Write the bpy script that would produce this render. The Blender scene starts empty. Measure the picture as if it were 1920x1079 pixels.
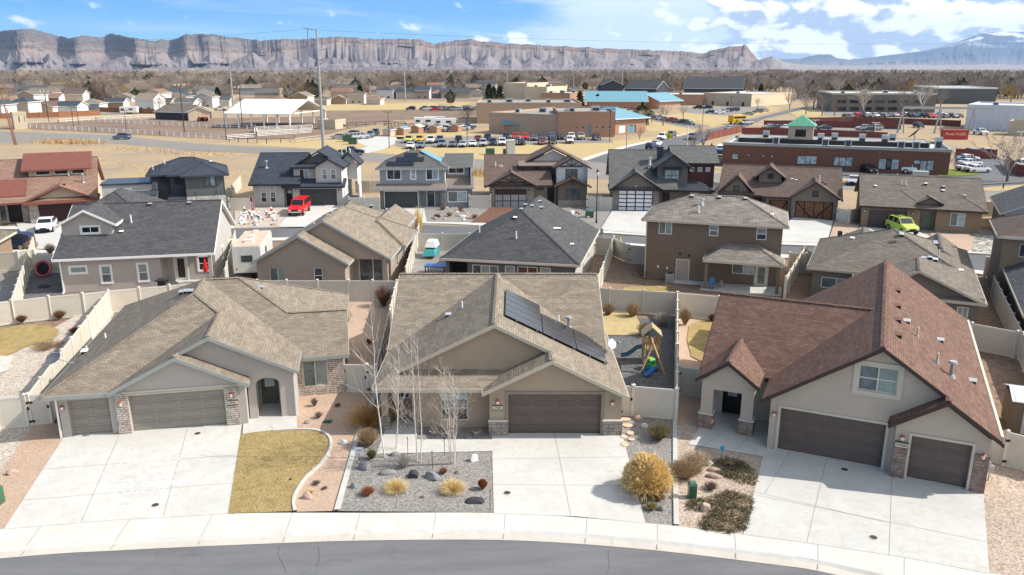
import bpy,bmesh,math,random
from mathutils import Vector,Matrix
from mathutils.geometry import tessellate_polygon
R=math.radians
SC=bpy.context.scene
COL=SC.collection
random.seed(7)

# ------------------------------------------------------------------ camera
FPX=1500.0; CAMH=18.5; TH=math.atan(411.5/FPX); CT,ST=math.cos(TH),math.sin(TH)
cam_d = bpy.data.cameras.new('camera'); cam = bpy.data.objects.new('camera', cam_d); COL.objects.link(cam)
cam.location=(0,0,CAMH); cam.rotation_euler=(math.pi/2-TH,0,0)
cam_d.sensor_width=36; cam_d.lens=FPX/1920*36; cam_d.clip_start=.5; cam_d.clip_end=90000
SC.camera=cam
SC.view_settings.view_transform = 'Standard'; SC.view_settings.look = 'None'
SC.view_settings.gamma=1; SC.view_settings.exposure=0.64

# ------------------------------------------------------------------ sun and sky
SUN_EL=41.0; SUN_AZ=0.5            # azimuth measured from +X towards +Y
sd = bpy.data.lights.new('sun', 'SUN'); sun = bpy.data.objects.new('sun', sd); COL.objects.link(sun)
sd.energy=4.1; sd.angle=R(.5); sd.color=(1,.945,.86)
sv=Vector((math.cos(R(SUN_EL))*math.cos(R(SUN_AZ)),math.cos(R(SUN_EL))*math.sin(R(SUN_AZ)),math.sin(R(SUN_EL))))
sun.rotation_euler = (-sv).to_track_quat('-Z', 'Y').to_euler()
wd = bpy.data.worlds.new('World'); SC.world = wd; wd.use_nodes = True
def build_sky():
 nt=wd.node_tree; N=nt.nodes; Lk=nt.links; N.clear()
 def n(t,**k):
  x=N.new(t)
  for a,b in k.items(): setattr(x,a,b)
  return x
 out = n('ShaderNodeOutputWorld'); bg = n('ShaderNodeBackground'); bg.inputs[1].default_value = .125
 sk = n('ShaderNodeTexSky'); sk.sky_type = 'NISHITA'; sk.sun_disc = False
 sk.sun_elevation=R(SUN_EL); sk.sun_rotation=R(90-SUN_AZ); sk.altitude=1400; sk.dust_density=.3; sk.ozone_density=2.5
 tc = n('ShaderNodeTexCoord'); sx = n('ShaderNodeSeparateXYZ'); Lk.new(tc.outputs['Generated'], sx.inputs[0])
 def m(op,a,b=None,c=None,clamp=False):
  x = n('ShaderNodeMath', operation=op); x.use_clamp = clamp
  for i,v in enumerate((a,b,c)):
   if v is None: continue
   if isinstance(v,(int,float)): x.inputs[i].default_value=v
   else: Lk.new(v,x.inputs[i])
  return x.outputs[0]
 def sm(v,a,b):
  x = n('ShaderNodeMapRange', interpolation_type='SMOOTHSTEP'); Lk.new(v, x.inputs[0])
  x.inputs[1].default_value=a; x.inputs[2].default_value=b
  return x.outputs[0]
 az = m('ARCTAN2', sx.outputs[0], sx.outputs[1])             # 0 ahead, + to the right
 el = m('ARCSINE', sx.outputs[2])
 # the low band of the sky is a clear mountain blue,paler at the very bottom
 mulc = n('ShaderNodeMix', data_type='RGBA', blend_type='MULTIPLY'); mulc.inputs[0].default_value = 1
 Lk.new(sk.outputs[0],mulc.inputs[6])
 rmp = n('ShaderNodeValToRGB'); Lk.new(sm(el, -.02, .4), rmp.inputs[0])
 e=rmp.color_ramp.elements; e[0].color=(.52,.78,1.0,1); e[1].color=(1.14,1.0,.84,1); e[1].position=1
 a=rmp.color_ramp.elements.new(.10); a.color=(.07,.44,.98,1)
 a=rmp.color_ramp.elements.new(.03); a.color=(.27,.64,1.0,1)
 a=rmp.color_ramp.elements.new(.40); a.color=(.74,.86,.92,1)
 Lk.new(rmp.outputs[0],mulc.inputs[7])
 # clouds: flattened direction space
 cb = n('ShaderNodeCombineXYZ'); Lk.new(m('MULTIPLY', az, 13), cb.inputs[0]); Lk.new(m('MULTIPLY', el, 24), cb.inputs[1])
 cbw = n('ShaderNodeCombineXYZ'); Lk.new(m('MULTIPLY', az, 3), cbw.inputs[0]); Lk.new(m('MULTIPLY', el, 24), cbw.inputs[1]); cbw.inputs[2].default_value = 4
 def noise(v,sc,det,rough,dist=0):
  x = n('ShaderNodeTexNoise'); Lk.new(v, x.inputs['Vector']); x.inputs['Scale'].default_value = sc
  x.inputs['Detail'].default_value = det; x.inputs['Roughness'].default_value = rough; x.inputs['Distortion'].default_value = dist
  return x.outputs[0]
 n1=noise(cb.outputs[0],1.5,10,.58,.2)                # cumulus
 n2=noise(cbw.outputs[0],.85,7,.6,.9)                 # thin streaks
 # cumulus bank on the right: bottom edge near .01,upper open
 dens = m('MULTIPLY', sm(az, .10, .36), 1)
 bank = m('ADD', m('MULTIPLY', dens, .38), m('MULTIPLY', sm(el, .012, .05), .05))
 c1 = sm(m('ADD', n1, bank), .64, .76)
 # small cumulus peeping over the crest,centre left
 pk = m('MULTIPLY', m('MULTIPLY', sm(az, -.085, -.05), m('SUBTRACT', 1, sm(az, .015, .045))), m('SUBTRACT', 1, sm(el, .036, .049)))
 c1b = sm(m('ADD', n1, m('MULTIPLY', pk, .22)), .66, .74)
 c1 = m('MAXIMUM', c1, m('MULTIPLY', c1b, pk))
 veil = m('ADD', m('MULTIPLY', sm(az, -.03, .12), .36), m('MULTIPLY', m('SUBTRACT', 1, sm(el, .0, .09)), .10))
 c2 = m('MULTIPLY', sm(m('ADD', n2, veil), .54, .84), .9)
 # shading of the cumulus: darker grey-blue patches
 cs = n('ShaderNodeVectorMath', operation='ADD'); Lk.new(cb.outputs[0], cs.inputs[0]); cs.inputs[1].default_value = (.28, .22, 0)
 n3=noise(cs.outputs[0],1.5,10,.58,.2)
 sh = sm(m('SUBTRACT', n1, n3), -.075, .055)
 ccol = n('ShaderNodeMix', data_type='RGBA'); Lk.new(sh, ccol.inputs[0])
 ccol.inputs[6].default_value=(3.1,3.8,4.7,1); ccol.inputs[7].default_value=(8.8,8.8,8.8,1)
 mx2 = n('ShaderNodeMix', data_type='RGBA'); Lk.new(c2, mx2.inputs[0]); Lk.new(mulc.outputs[2], mx2.inputs[6]); mx2.inputs[7].default_value = (5.8, 6.5, 7.0, 1)
 mx1 = n('ShaderNodeMix', data_type='RGBA'); Lk.new(c1, mx1.inputs[0]); Lk.new(mx2.outputs[2], mx1.inputs[6]); Lk.new(ccol.outputs[2], mx1.inputs[7])
 Lk.new(mx1.outputs[2],bg.inputs[0]); Lk.new(bg.outputs[0],out.inputs[0])
build_sky()

# ------------------------------------------------------------------ measuring helpers: a sight line met with a real plane
def P(u,v,z=0.0):
 a=(u-960)/FPX; b=(539.5-v)/FPX
 dy=CT+b*ST; dz=-ST+b*CT; t=(z-CAMH)/dz
 return Vector((a*t,dy*t,z))

# ------------------------------------------------------------------ materials
MT={}
def newmat(name):
 m=bpy.data.materials.new(name); m.use_nodes=True
 nt = m.node_tree; b = nt.nodes['Principled BSDF']; b.inputs['Specular IOR Level'].default_value = .3
 MT[name]=m
 return m,nt,b
def col4(c): return (c[0],c[1],c[2],1)
def rgbmix(nt, fac, a, b, mode='MIX'):
 x = nt.nodes.new('ShaderNodeMix'); x.data_type = 'RGBA'; x.blend_type = mode
 for i,v in ((0,fac),(6,a),(7,b)):
  if hasattr(v, 'node'): nt.links.new(v, x.inputs[i])
  elif i == 0: x.inputs[0].default_value=v
  else: x.inputs[i].default_value=col4(v)
 return x.outputs[2]
def tcoord(nt,kind):
 return nt.nodes.new('ShaderNodeTexCoord').outputs[kind]
def tnoise(nt,vec,sc,det=4,rough=.6,dist=0):
 x = nt.nodes.new('ShaderNodeTexNoise'); nt.links.new(vec, x.inputs['Vector'])
 x.inputs['Scale'].default_value = sc; x.inputs['Detail'].default_value = det; x.inputs['Roughness'].default_value = rough; x.inputs['Distortion'].default_value = dist
 return x.outputs[0]
def mrange(nt,v,a,b,c=0.,d=1.):
 x = nt.nodes.new('ShaderNodeMapRange'); nt.links.new(v, x.inputs[0])
 for i,q in enumerate((a,b,c,d)): x.inputs[i+1].default_value=q
 return x.outputs[0]
def bump(nt,bs,h,strength=.3,dist=.02):
 x = nt.nodes.new('ShaderNodeBump'); nt.links.new(h, x.inputs['Height']); x.inputs['Strength'].default_value = strength; x.inputs['Distance'].default_value = dist
 nt.links.new(x.outputs[0], bs.inputs['Normal'])
def sc(c,k): return tuple(min(1,x*k) for x in c[:3])
def plain(name, c, rough=.7, metal=0, var=.08, scale=1.5, kind='UV', fine=30, bmp=.15, spec=.3):
 m,nt,b=newmat(name)
 v=tcoord(nt,kind)
 f=mrange(nt,tnoise(nt,v,scale,5),.3,.7)
 c1=rgbmix(nt,f,sc(c,1-var),sc(c,1+var))
 g=tnoise(nt,v,fine,3)
 c2=rgbmix(nt,mrange(nt,g,.3,.7,0,var*.8),c1,sc(c,.55))
 nt.links.new(c2, b.inputs['Base Color']); b.inputs['Roughness'].default_value = rough; b.inputs['Metallic'].default_value = metal
 b.inputs['Specular IOR Level'].default_value = spec
 if bmp: bump(nt,b,g,bmp,.01)
 return m
def shingle(name, ca, cb_, w=.33, h=.145, mort=.012, blotch=.18, kind='UV', sp=None):
 m,nt,b=newmat(name)
 v=tcoord(nt,kind)
 br = nt.nodes.new('ShaderNodeTexBrick'); nt.links.new(v, br.inputs['Vector'])
 for k, q in (('Scale', 1), ('Mortar Size', mort), ('Mortar Smooth', .3), ('Bias', 0), ('Brick Width', w), ('Row Height', h)): br.inputs[k].default_value = q
 br.inputs['Color1'].default_value = col4(ca); br.inputs['Color2'].default_value = col4(cb_); br.inputs['Mortar'].default_value = col4(sc(ca, .42))
 br2 = nt.nodes.new('ShaderNodeTexBrick'); nt.links.new(v, br2.inputs['Vector'])
 for k, q in (('Scale', 1), ('Mortar Size', 0), ('Brick Width', w*2.7), ('Row Height', h*2)): br2.inputs[k].default_value = q
 br2.inputs['Color1'].default_value = (.80, .80, .80, 1); br2.inputs['Color2'].default_value = (1.22, 1.22, 1.22, 1)
 c = rgbmix(nt, .75, br.outputs['Color'], br2.outputs['Color'], 'MULTIPLY')
 n=tnoise(nt,v,.5,5,.65)
 c=rgbmix(nt,mrange(nt,n,.3,.7,0,blotch*1.6),c,sc(ca,.62))
 n2=tnoise(nt,v,24,2)
 c=rgbmix(nt,mrange(nt,n2,.35,.7,0,.3),c,sp or sc(cb_,1.25))
 nt.links.new(c, b.inputs['Base Color']); b.inputs['Roughness'].default_value = .92; b.inputs['Specular IOR Level'].default_value = .2
 bump(nt, b, br.outputs['Fac'], -.5, .012)
 return m
def stone(name,cols,w=.5,h=.13,mort=.02,mc=(.16,.13,.11)):
 m, nt, b = newmat(name); v = tcoord(nt, 'UV')
 wn = nt.nodes.new('ShaderNodeTexNoise'); nt.links.new(v, wn.inputs['Vector']); wn.inputs['Scale'].default_value = 1.7
 va = nt.nodes.new('ShaderNodeVectorMath'); va.operation = 'MULTIPLY_ADD'; nt.links.new(wn.outputs['Color'], va.inputs[0]); va.inputs[1].default_value = (.12, .10, 0); nt.links.new(v, va.inputs[2])
 br = nt.nodes.new('ShaderNodeTexBrick'); nt.links.new(va.outputs[0], br.inputs['Vector'])
 for k, q in (('Scale', 1), ('Mortar Size', mort), ('Mortar Smooth', .4), ('Brick Width', w), ('Row Height', h)): br.inputs[k].default_value = q
 br.squash=.6; br.squash_frequency=3; br.offset=.37
 br.inputs['Color1'].default_value = col4(cols[0]); br.inputs['Color2'].default_value = col4(cols[1]); br.inputs['Mortar'].default_value = col4(mc)
 n=tnoise(nt,v,2.3,3)
 c = rgbmix(nt, mrange(nt, n, .42, .6), br.outputs['Color'], cols[2], 'MIX')
 c = rgbmix(nt, br.outputs['Fac'], c, mc)
 n2=tnoise(nt,v,18,3)
 c=rgbmix(nt,mrange(nt,n2,.3,.7,0,.35),c,sc(cols[0],.4))
 nt.links.new(c, b.inputs['Base Color']); b.inputs['Roughness'].default_value = .9
 bump(nt, b, br.outputs['Fac'], -.8, .03)
 return m
def gravel(name, cols, scale=13, kind='Object', big=.25, bmp=.9, patch=None, dark=.35):
 """stone beds: voronoi cells each with its own tone"""
 m,nt,b=newmat(name); v=tcoord(nt,kind)
 vo = nt.nodes.new('ShaderNodeTexVoronoi'); nt.links.new(v, vo.inputs['Vector']); vo.inputs['Scale'].default_value = scale
 sp = nt.nodes.new('ShaderNodeSeparateColor'); nt.links.new(vo.outputs['Color'], sp.inputs[0])
 r = nt.nodes.new('ShaderNodeValToRGB'); nt.links.new(sp.outputs[0], r.inputs[0])
 el=r.color_ramp.elements; k=len(cols)
 el[0].color=col4(cols[0]); el[1].color=col4(cols[-1]); el[0].position=0; el[1].position=1
 for i in range(1,k-1): el.new(i/(k-1)).color=col4(cols[i])
 c = rgbmix(nt, mrange(nt, vo.outputs['Distance'], .25, .75, 0, dark), r.outputs[0], sc(cols[0], .3))
 n=tnoise(nt,v,.45,5,.6)
 c=rgbmix(nt,mrange(nt,n,.35,.7,0,big),c,patch or sc(cols[0],.7))
 nt.links.new(c, b.inputs['Base Color']); b.inputs['Roughness'].default_value = .9
 bump(nt, b, vo.outputs['Distance'], -bmp, .03)
 return m
def patches(name, cols, scales=(.08, .7, 9), kind='Object', fine=.4, bmp=.5):
 """grass, dry fields, bare soil: three colours mixed by noise at several sizes"""
 m,nt,b=newmat(name); v=tcoord(nt,kind)
 f1=mrange(nt,tnoise(nt,v,scales[0],6,.62,.4),.38,.62)
 f2=mrange(nt,tnoise(nt,v,scales[1],6,.65),.40,.62)
 f3=tnoise(nt,v,scales[2],4,.7)
 c=rgbmix(nt,f1,cols[0],cols[1]); c=rgbmix(nt,f2,c,cols[2])
 c=rgbmix(nt,mrange(nt,f3,.35,.65,0,fine),c,sc(cols[0],.42))
 nt.links.new(c, b.inputs['Base Color']); b.inputs['Roughness'].default_value = .95
 b.inputs['Specular IOR Level'].default_value = .1
 bump(nt,b,f3,bmp,.05)
 return m
def glassy(name,c,c2=None,rough=.08):
 m, nt, b = newmat(name); v = tcoord(nt, 'UV')
 n=tnoise(nt,v,.9,2,.5,1.2)
 cc=rgbmix(nt,mrange(nt,n,.4,.6),c,c2 or sc(c,.6))
 nt.links.new(cc, b.inputs['Base Color']); b.inputs['Roughness'].default_value = rough; b.inputs['Specular IOR Level'].default_value = .6
 return m
def stripes(name, c, period=.4, depth=.55, axis=0, rough=.45, kind='UV', wid=.12, var=.1, metal=0):
 """standing seams, board and batten, lap siding: one sheet, seams as fine dark lines with bump"""
 m,nt,b=newmat(name); v=tcoord(nt,kind)
 s = nt.nodes.new('ShaderNodeSeparateXYZ'); nt.links.new(v, s.inputs[0])
 d = nt.nodes.new('ShaderNodeMath'); d.operation = 'DIVIDE'; nt.links.new(s.outputs[axis], d.inputs[0]); d.inputs[1].default_value = period
 f = nt.nodes.new('ShaderNodeMath'); f.operation = 'FRACT'; nt.links.new(d.outputs[0], f.inputs[0])
 l = nt.nodes.new('ShaderNodeMath'); l.operation = 'LESS_THAN'; nt.links.new(f.outputs[0], l.inputs[0]); l.inputs[1].default_value = wid
 n=tnoise(nt,v,1.2,4)
 c1=rgbmix(nt,mrange(nt,n,.3,.7),sc(c,1-var),sc(c,1+var))
 mm = nt.nodes.new('ShaderNodeMath'); mm.operation = 'MULTIPLY'; nt.links.new(l.outputs[0], mm.inputs[0]); mm.inputs[1].default_value = depth
 c2=rgbmix(nt,mm.outputs[0],c1,sc(c,.4))
 nt.links.new(c2, b.inputs['Base Color']); b.inputs['Roughness'].default_value = rough; b.inputs['Metallic'].default_value = metal
 bump(nt,b,f.outputs[0],.25,.02)
 return m

# ------------------------------------------------------------------ mesh builder
class MB:
 def __init__(s): s.v=[]; s.f=[]; s.m=[]; s.mats=[]
 def mi(s,m):
  if isinstance(m,str): m=MT[m]
  if m not in s.mats: s.mats.append(m)
  return s.mats.index(m)
 def poly(s,pts,m):
  k=len(s.v); s.v += [tuple(p) for p in pts]; s.f.append(tuple(range(k,k+len(pts)))); s.m.append(s.mi(m))
 def mesh(s,V,F,m):
  k=len(s.v); s.v += [tuple(p) for p in V]; i=s.mi(m)
  for f in F: s.f.append(tuple(k+a for a in f)); s.m.append(i)
 def hexa(s,p,m):      # 8 points: bottom 0-3 ccw,top 4-7
  s.mesh(p,[(3,2,1,0),(4,5,6,7),(0,1,5,4),(1,2,6,5),(2,3,7,6),(3,0,4,7)],m)
 def box(s,x0,x1,y0,y1,z0,z1,m):
  s.hexa([(x0,y0,z0),(x1,y0,z0),(x1,y1,z0),(x0,y1,z0),(x0,y0,z1),(x1,y0,z1),(x1,y1,z1),(x0,y1,z1)],m)
 def rbox(s,c,w,d,h,rot,m,z0=0):   # rotated box standing at c
  ca,sa=math.cos(rot),math.sin(rot); q=[]
  for z in (z0,z0+h):
   for a,b in ((-w/2,-d/2),(w/2,-d/2),(w/2,d/2),(-w/2,d/2)): q.append((c[0]+a*ca-b*sa,c[1]+a*sa+b*ca,(c[2] if len(c) > 2 else 0)+z))
  s.hexa(q,m)
 def tube(s,p,q,r0,r1,m,n=6,cap=True):
  p=Vector(p); q=Vector(q); d=q-p
  if d.length < 1e-6: return
  d.normalize(); a=d.orthogonal().normalized(); b=d.cross(a)
  V=[]
  for c,r in ((p,r0),(q,r1)):
   for i in range(n):
    t=2*math.pi*i/n; V.append(c+a*(r*math.cos(t))+b*(r*math.sin(t)))
  F=[(i,(i+1) % n,n+(i+1) % n,n+i) for i in range(n)]
  if cap: F += [tuple(reversed(range(n))),tuple(range(n,2*n))]
  s.mesh(V,F,m)
 def bar(s,p,q,w,h,m):               # rectangular bar,h upright
  p=Vector(p); q=Vector(q); d=(q-p).normalized()
  sd_=d.cross(Vector((0,0,1)))
  if sd_.length < .01: sd_=Vector((1,0,0))
  sd_=sd_.normalized()*(w/2); up=sd_.cross(d).normalized()*(h/2)
  s.hexa([p-sd_-up,p+sd_-up,q+sd_-up,q-sd_-up,p-sd_+up,p+sd_+up,q+sd_+up,q-sd_+up],m)
 def prism(s,pts,z0,z1,m,mt=None):
  n=len(pts)
  a=[(p[0],p[1],z0) for p in pts]; b=[(p[0],p[1],z1) for p in pts]
  tri=tessellate_polygon([[Vector((p[0],p[1],0)) for p in pts]])
  s.mesh(b,up_tris(b,tri),mt or m)
  ar=sum(pts[i][0]*pts[(i+1) % n][1]-pts[(i+1) % n][0]*pts[i][1] for i in range(n))
  V=a+b; F=[]
  for i in range(n):
   j=(i+1) % n
   F.append((i,j,n+j,n+i) if ar > 0 else (j,i,n+i,n+j))
  s.mesh(V,F,m)
 def build(s,name,parent=None,smooth=False,uv=True,loc=None,rot=None):
  me=bpy.data.meshes.new(name); me.from_pydata(s.v,[],s.f)
  for m in s.mats: me.materials.append(m)
  me.polygons.foreach_set('material_index', s.m)
  if smooth: me.polygons.foreach_set('use_smooth', [True]*len(s.f))
  if uv:
   l = me.uv_layers.new(name='uv'); data = [0.0]*(2*len(me.loops)); Z = Vector((0,0,1)); vs = me.vertices
   for p in me.polygons:
    nn=p.normal
    if abs(nn.z) > .995: t=Vector((1,0,0)); b=Vector((0,1,0))
    else:
     t=Z.cross(nn).normalized(); b=nn.cross(t)
    for li in p.loop_indices:
     c=vs[me.loops[li].vertex_index].co
     data[2*li]=c.dot(t); data[2*li+1]=c.dot(b)
   l.data.foreach_set('uv', data)
  me.update()
  o=bpy.data.objects.new(name,me); COL.objects.link(o)
  if parent: o.parent=parent
  if loc: o.location=loc
  if rot is not None: o.rotation_euler=(0,0,rot)
  return o
def up_tris(pts,tri):
 out=[]
 for t in tri:
  a,b,c=(Vector(pts[i]) for i in t)
  out.append(t if (b-a).cross(c-a).z > 0 else (t[2],t[1],t[0]))
 return out
def tag(o,label=None,cat=None,group=None,kind=None):
 if label: o['label'] = label
 if cat: o['category'] = cat
 if group: o['group'] = group
 if kind: o['kind'] = kind
 return o
def empty(name,loc,rz=0,label=None,cat=None,group=None):
 o=bpy.data.objects.new(name,None); COL.objects.link(o); o.location=loc; o.rotation_euler=(0,0,rz); o.empty_display_size=.3
 return tag(o,label,cat,group)
def copy_tree(o,parent=None):
 c=o.copy(); COL.objects.link(c)
 if parent: c.parent=parent
 for ch in KIDS.get(o.name,[]) or [x for x in o.children]: copy_tree(ch,c)
 return c
KIDS={}
def sheet(name,pts,z,m,label=None,px=True,th=None):
 """one flat piece of ground; pts are pixel sightings or world xy"""
 mb=MB(); q=[P(*p) if px else Vector((p[0],p[1],0)) for p in pts]
 if th: mb.prism(q,-.05,z,m)
 else:
  b=[(p.x,p.y,z) for p in q]
  mb.mesh(b,up_tris(b,tessellate_polygon([[Vector((p.x,p.y,0)) for p in q]])),m)
 o = mb.build(name); tag(o, label, kind='structure')
 return o
def smoothline(pts,n=6):
 """Catmull-Rom through 2D points"""
 q=[pts[0]]+list(pts)+[pts[-1]]; out=[]
 for i in range(1,len(q)-2):
  a,b,c,d=q[i-1],q[i],q[i+1],q[i+2]
  for k in range(n):
   t=k/n
   out.append(tuple(.5*((2*b[j])+(-a[j]+c[j])*t+(2*a[j]-5*b[j]+4*c[j]-d[j])*t*t+(-a[j]+3*b[j]-3*c[j]+d[j])*t**3) for j in (0,1)))
 out.append(tuple(pts[-1][:2])); return out
def strip(mb,line,w0,w1,z,m,z2=None):
 """ribbon beside a world polyline: offsets w0..w1 to its left"""
 L_=[Vector((p[0],p[1],0)) for p in line]; a=[]; b=[]
 for i,p in enumerate(L_):
  d=(L_[min(i+1,len(L_)-1)]-L_[max(i-1,0)]).normalized(); nrm=Vector((-d.y,d.x,0))
  a.append(p+nrm*w0); b.append(p+nrm*w1)
 z2=z if z2 is None else z2
 for i in range(len(L_)-1):
  mb.poly([(a[i].x,a[i].y,z),(a[i+1].x,a[i+1].y,z),(b[i+1].x,b[i+1].y,z2),(b[i].x,b[i].y,z2)],m)
def ribbon_solid(mb,line,w0,w1,z0,z1,m):
 L_=[Vector((p[0],p[1],0)) for p in line]; a=[]; b=[]
 for i,p in enumerate(L_):
  d=(L_[min(i+1,len(L_)-1)]-L_[max(i-1,0)]).normalized(); nrm=Vector((-d.y,d.x,0))
  a.append(p+nrm*w0); b.append(p+nrm*w1)
 for i in range(len(L_)-1):
  A,B,C,D=a[i],a[i+1],b[i+1],b[i]
  for f in ([(A.x,A.y,z1),(B.x,B.y,z1),(C.x,C.y,z1),(D.x,D.y,z1)],[(A.x,A.y,z0),(B.x,B.y,z0),(B.x,B.y,z1),(A.x,A.y,z1)],[(C.x,C.y,z0),(D.x,D.y,z0),(D.x,D.y,z1),(C.x,C.y,z1)]):
   mb.poly(f,m)

# ------------------------------------------------------------------ houses
class Fr:
 """a wall plane: s along, z up, d outwards, in the house's own space"""
 def __init__(s,H,a,b):
  s.H=H; s.a=Vector((a[0],a[1],0)); s.e=Vector((b[0]-a[0],b[1]-a[1],0)); s.L=s.e.length; s.e.normalize(); s.n=Vector((s.e.y,-s.e.x,0))
 def pt(s,u,z,d=0): return s.a+s.e*u+s.n*d+Vector((0,0,z))
 def box(s,mb,s0,s1,z0,z1,d0,d1,m):
  p=s.pt
  mb.hexa([p(s0,z0,d1),p(s1,z0,d1),p(s1,z0,d0),p(s0,z0,d0),p(s0,z1,d1),p(s1,z1,d1),p(s1,z1,d0),p(s0,z1,d0)],m)
 def px(s,u,v):
  H=s.H; ca,sa=math.cos(H.rz),math.sin(H.rz)
  W=lambda q: Vector((H.o.x+q.x*ca-q.y*sa,H.o.y+q.x*sa+q.y*ca,0))
  A=W(s.a); B=W(s.a+s.e); e=B-A; n=Vector((e.y,-e.x,0))
  a=(u-960)/FPX; b=(539.5-v)/FPX
  d=Vector((a,CT+b*ST,-ST+b*CT)); t=A.dot(n)/Vector((d.x,d.y,0)).dot(n); q=d*t
  return ((Vector((q.x,q.y,0))-A).dot(e),CAMH+q.z)
 def rect(s,u0,v0,u1,v1):
  a=s.px(u0,v0); b=s.px(u1,v1); return (a[0],b[0],b[1],a[1])
class House:
 def __init__(s, name, label, o, ang, cat='house', group=None):
  s.o=Vector((o[0],o[1],0)); s.rz=R(ang); s.root=empty(name,(o[0],o[1],0),s.rz,label,cat,group)
  s.w=MB(); s.r=MB(); s.fb=MB(); s.caps=[]
 def fr(s,a,b): return Fr(s,a,b)
 def loc(s,u,v,z=0):
  p=P(u,v,z)-Vector((s.o.x,s.o.y,0)); ca,sa=math.cos(s.rz),math.sin(s.rz)
  return (p.x*ca+p.y*sa,-p.x*sa+p.y*ca)
 # a wall with real openings
 def wall(s,a,b,prof,m,holes=(),rev=.1,base=0.0):
  fr=Fr(s,a,b)
  if isinstance(prof,(int,float)): prof=[(0,base),(fr.L,base),(fr.L,prof),(0,prof)]
  loops=[[Vector((p[0],p[1],0)) for p in prof]]; H2=[]
  for h in holes:
   k,s0,s1,z0,z1=h[:5]; op=h[5] if len(h) > 5 else {}
   if op.get('arch'):
    r = op['arch']; pts = [(s0, z0), (s1, z0), (s1, z1-r)]
    for i in range(1,10):
     t=math.pi*i/10; pts.append(((s0+s1)/2+(s1-s0)/2*math.cos(t),z1-r+r*math.sin(t)))
    pts.append((s0,z1-r))
   else: pts=[(s0,z0),(s1,z0),(s1,z1),(s0,z1)]
   if op.get('proud') is None:
    loops.append([Vector((x,y,0)) for x,y in pts])
   H2.append((k,s0,s1,z0,z1,op,pts))
  allp=[q for l in loops for q in l]
  V=[fr.pt(q.x,q.y) for q in allp]; F=[]
  for t in tessellate_polygon(loops):
   A,B,C=(V[i] for i in t)
   F.append(t if (B-A).cross(C-A).dot(fr.n) > 0 else (t[2],t[1],t[0]))
  s.w.mesh(V,F,m)
  for k,s0,s1,z0,z1,op,pts in H2:
   dep = op.get('rev', {'w': rev, 'g': .22, 'd': .2, 'o': .35}[k])
   n=len(pts)
   if op.get('proud') is None:
    for i in range(n):
     p,q=pts[i],pts[(i+1) % n]
     s.w.poly([fr.pt(*p), fr.pt(*p, -dep), fr.pt(*q, -dep), fr.pt(*q)], op.get('rm', m))
   if k == 'w': window(s.root, fr, s0, s1, z0, z1, dep, pts, **{a_: b_ for a_, b_ in op.items() if a_ in ('cols', 'rows', 'trim', 'pane', 'frame', 'tw', 'arch', 'split')})
   elif k == 'g': garage(s.root, fr, s0, s1, z0, z1, dep, **{a_: b_ for a_, b_ in op.items() if a_ in ('m', 'trim', 'style', 'tw')})
   elif k == 'd': door(s.root, fr, s0, s1, z0, z1, dep, **{a_: b_ for a_, b_ in op.items() if a_ in ('m', 'trim', 'lite', 'tw')})
  return fr
 # roofs -----------------------------------------------------------
 def faces(s,V,F,m,th=.14,fas=True,fm=None,caps=()):
  V=[Vector(v) for v in V]; cen=sum(V,Vector())/len(V)
  F2=[]
  for f in F:
   nrm=(V[f[1]]-V[f[0]]).cross(V[f[2]]-V[f[0]])
   F2.append(tuple(f) if nrm.z > 0 else tuple(reversed(f)))
  F=F2; dn=Vector((0,0,-th)); s.r.mesh(V,F,m)
  s.r.mesh([v+dn for v in V],[tuple(reversed(f)) for f in F],fm or s.fasc)
  ed={}
  for f in F:
   for i in range(len(f)):
    a,b=f[i],f[(i+1) % len(f)]; ed.setdefault(tuple(sorted((a,b))),[]).append((a,b))
  for k,l in ed.items():
   if len(l) == 1:
    a,b=l[0]; A,B=V[a],V[b]; s.r.poly([A+dn,B+dn,B,A],fm or s.fasc)
    if fas:
     d=(B-A); o=Vector((d.y,-d.x,0))
     if o.length < 1e-4: continue
     o=o.normalized(); o1=o*.004; o2=o*.045; u=Vector((0,0,-.012)); l_=Vector((0,0,-th-.07))
     s.fb.hexa([A+o2+l_,B+o2+l_,B+o1+l_,A+o1+l_,A+o2+u,B+o2+u,B+o1+u,A+o1+u],fm or s.fasc)
  for a,b in caps: s.cap(V[a],V[b],m)
 def cap(s,A,B,m,w=.15):
  A=Vector(A); B=Vector(B); d=(B-A)
  o=Vector((d.y,-d.x,0)).normalized()*w; up=Vector((0,0,.035)); dr=Vector((0,0,-.045+.035))
  n=max(1,int(d.length/.3))
  for i in range(n):
   p=A+d*(i/n); q=A+d*((i+.93)/n); k=Vector((0,0,.012*(1)))
   s.r.poly([p-o+dr,q-o+dr+k,q+up+k,p+up],m); s.r.poly([p+up,q+up+k,q+o+dr+k,p+o+dr],m)
 def gable_y(s,x0,x1,xr,zl,zr,zr1,y0,y1,m,**k):      # ridge runs along y
  s.faces([(x0,y0,zl),(x0,y1,zl),(xr,y0,zr),(xr,y1,zr),(x1,y0,zr1),(x1,y1,zr1)],[(0,2,3,1),(2,4,5,3)],m,caps=[(2,3)],**k)
 def gable_x(s,y0,y1,yr,zf,zr,zb,x0,x1,m,**k):
  s.faces([(x0,y0,zf),(x1,y0,zf),(x0,yr,zr),(x1,yr,zr),(x0,y1,zb),(x1,y1,zb)],[(0,1,3,2),(2,3,5,4)],m,caps=[(2,3)],**k)
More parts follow.
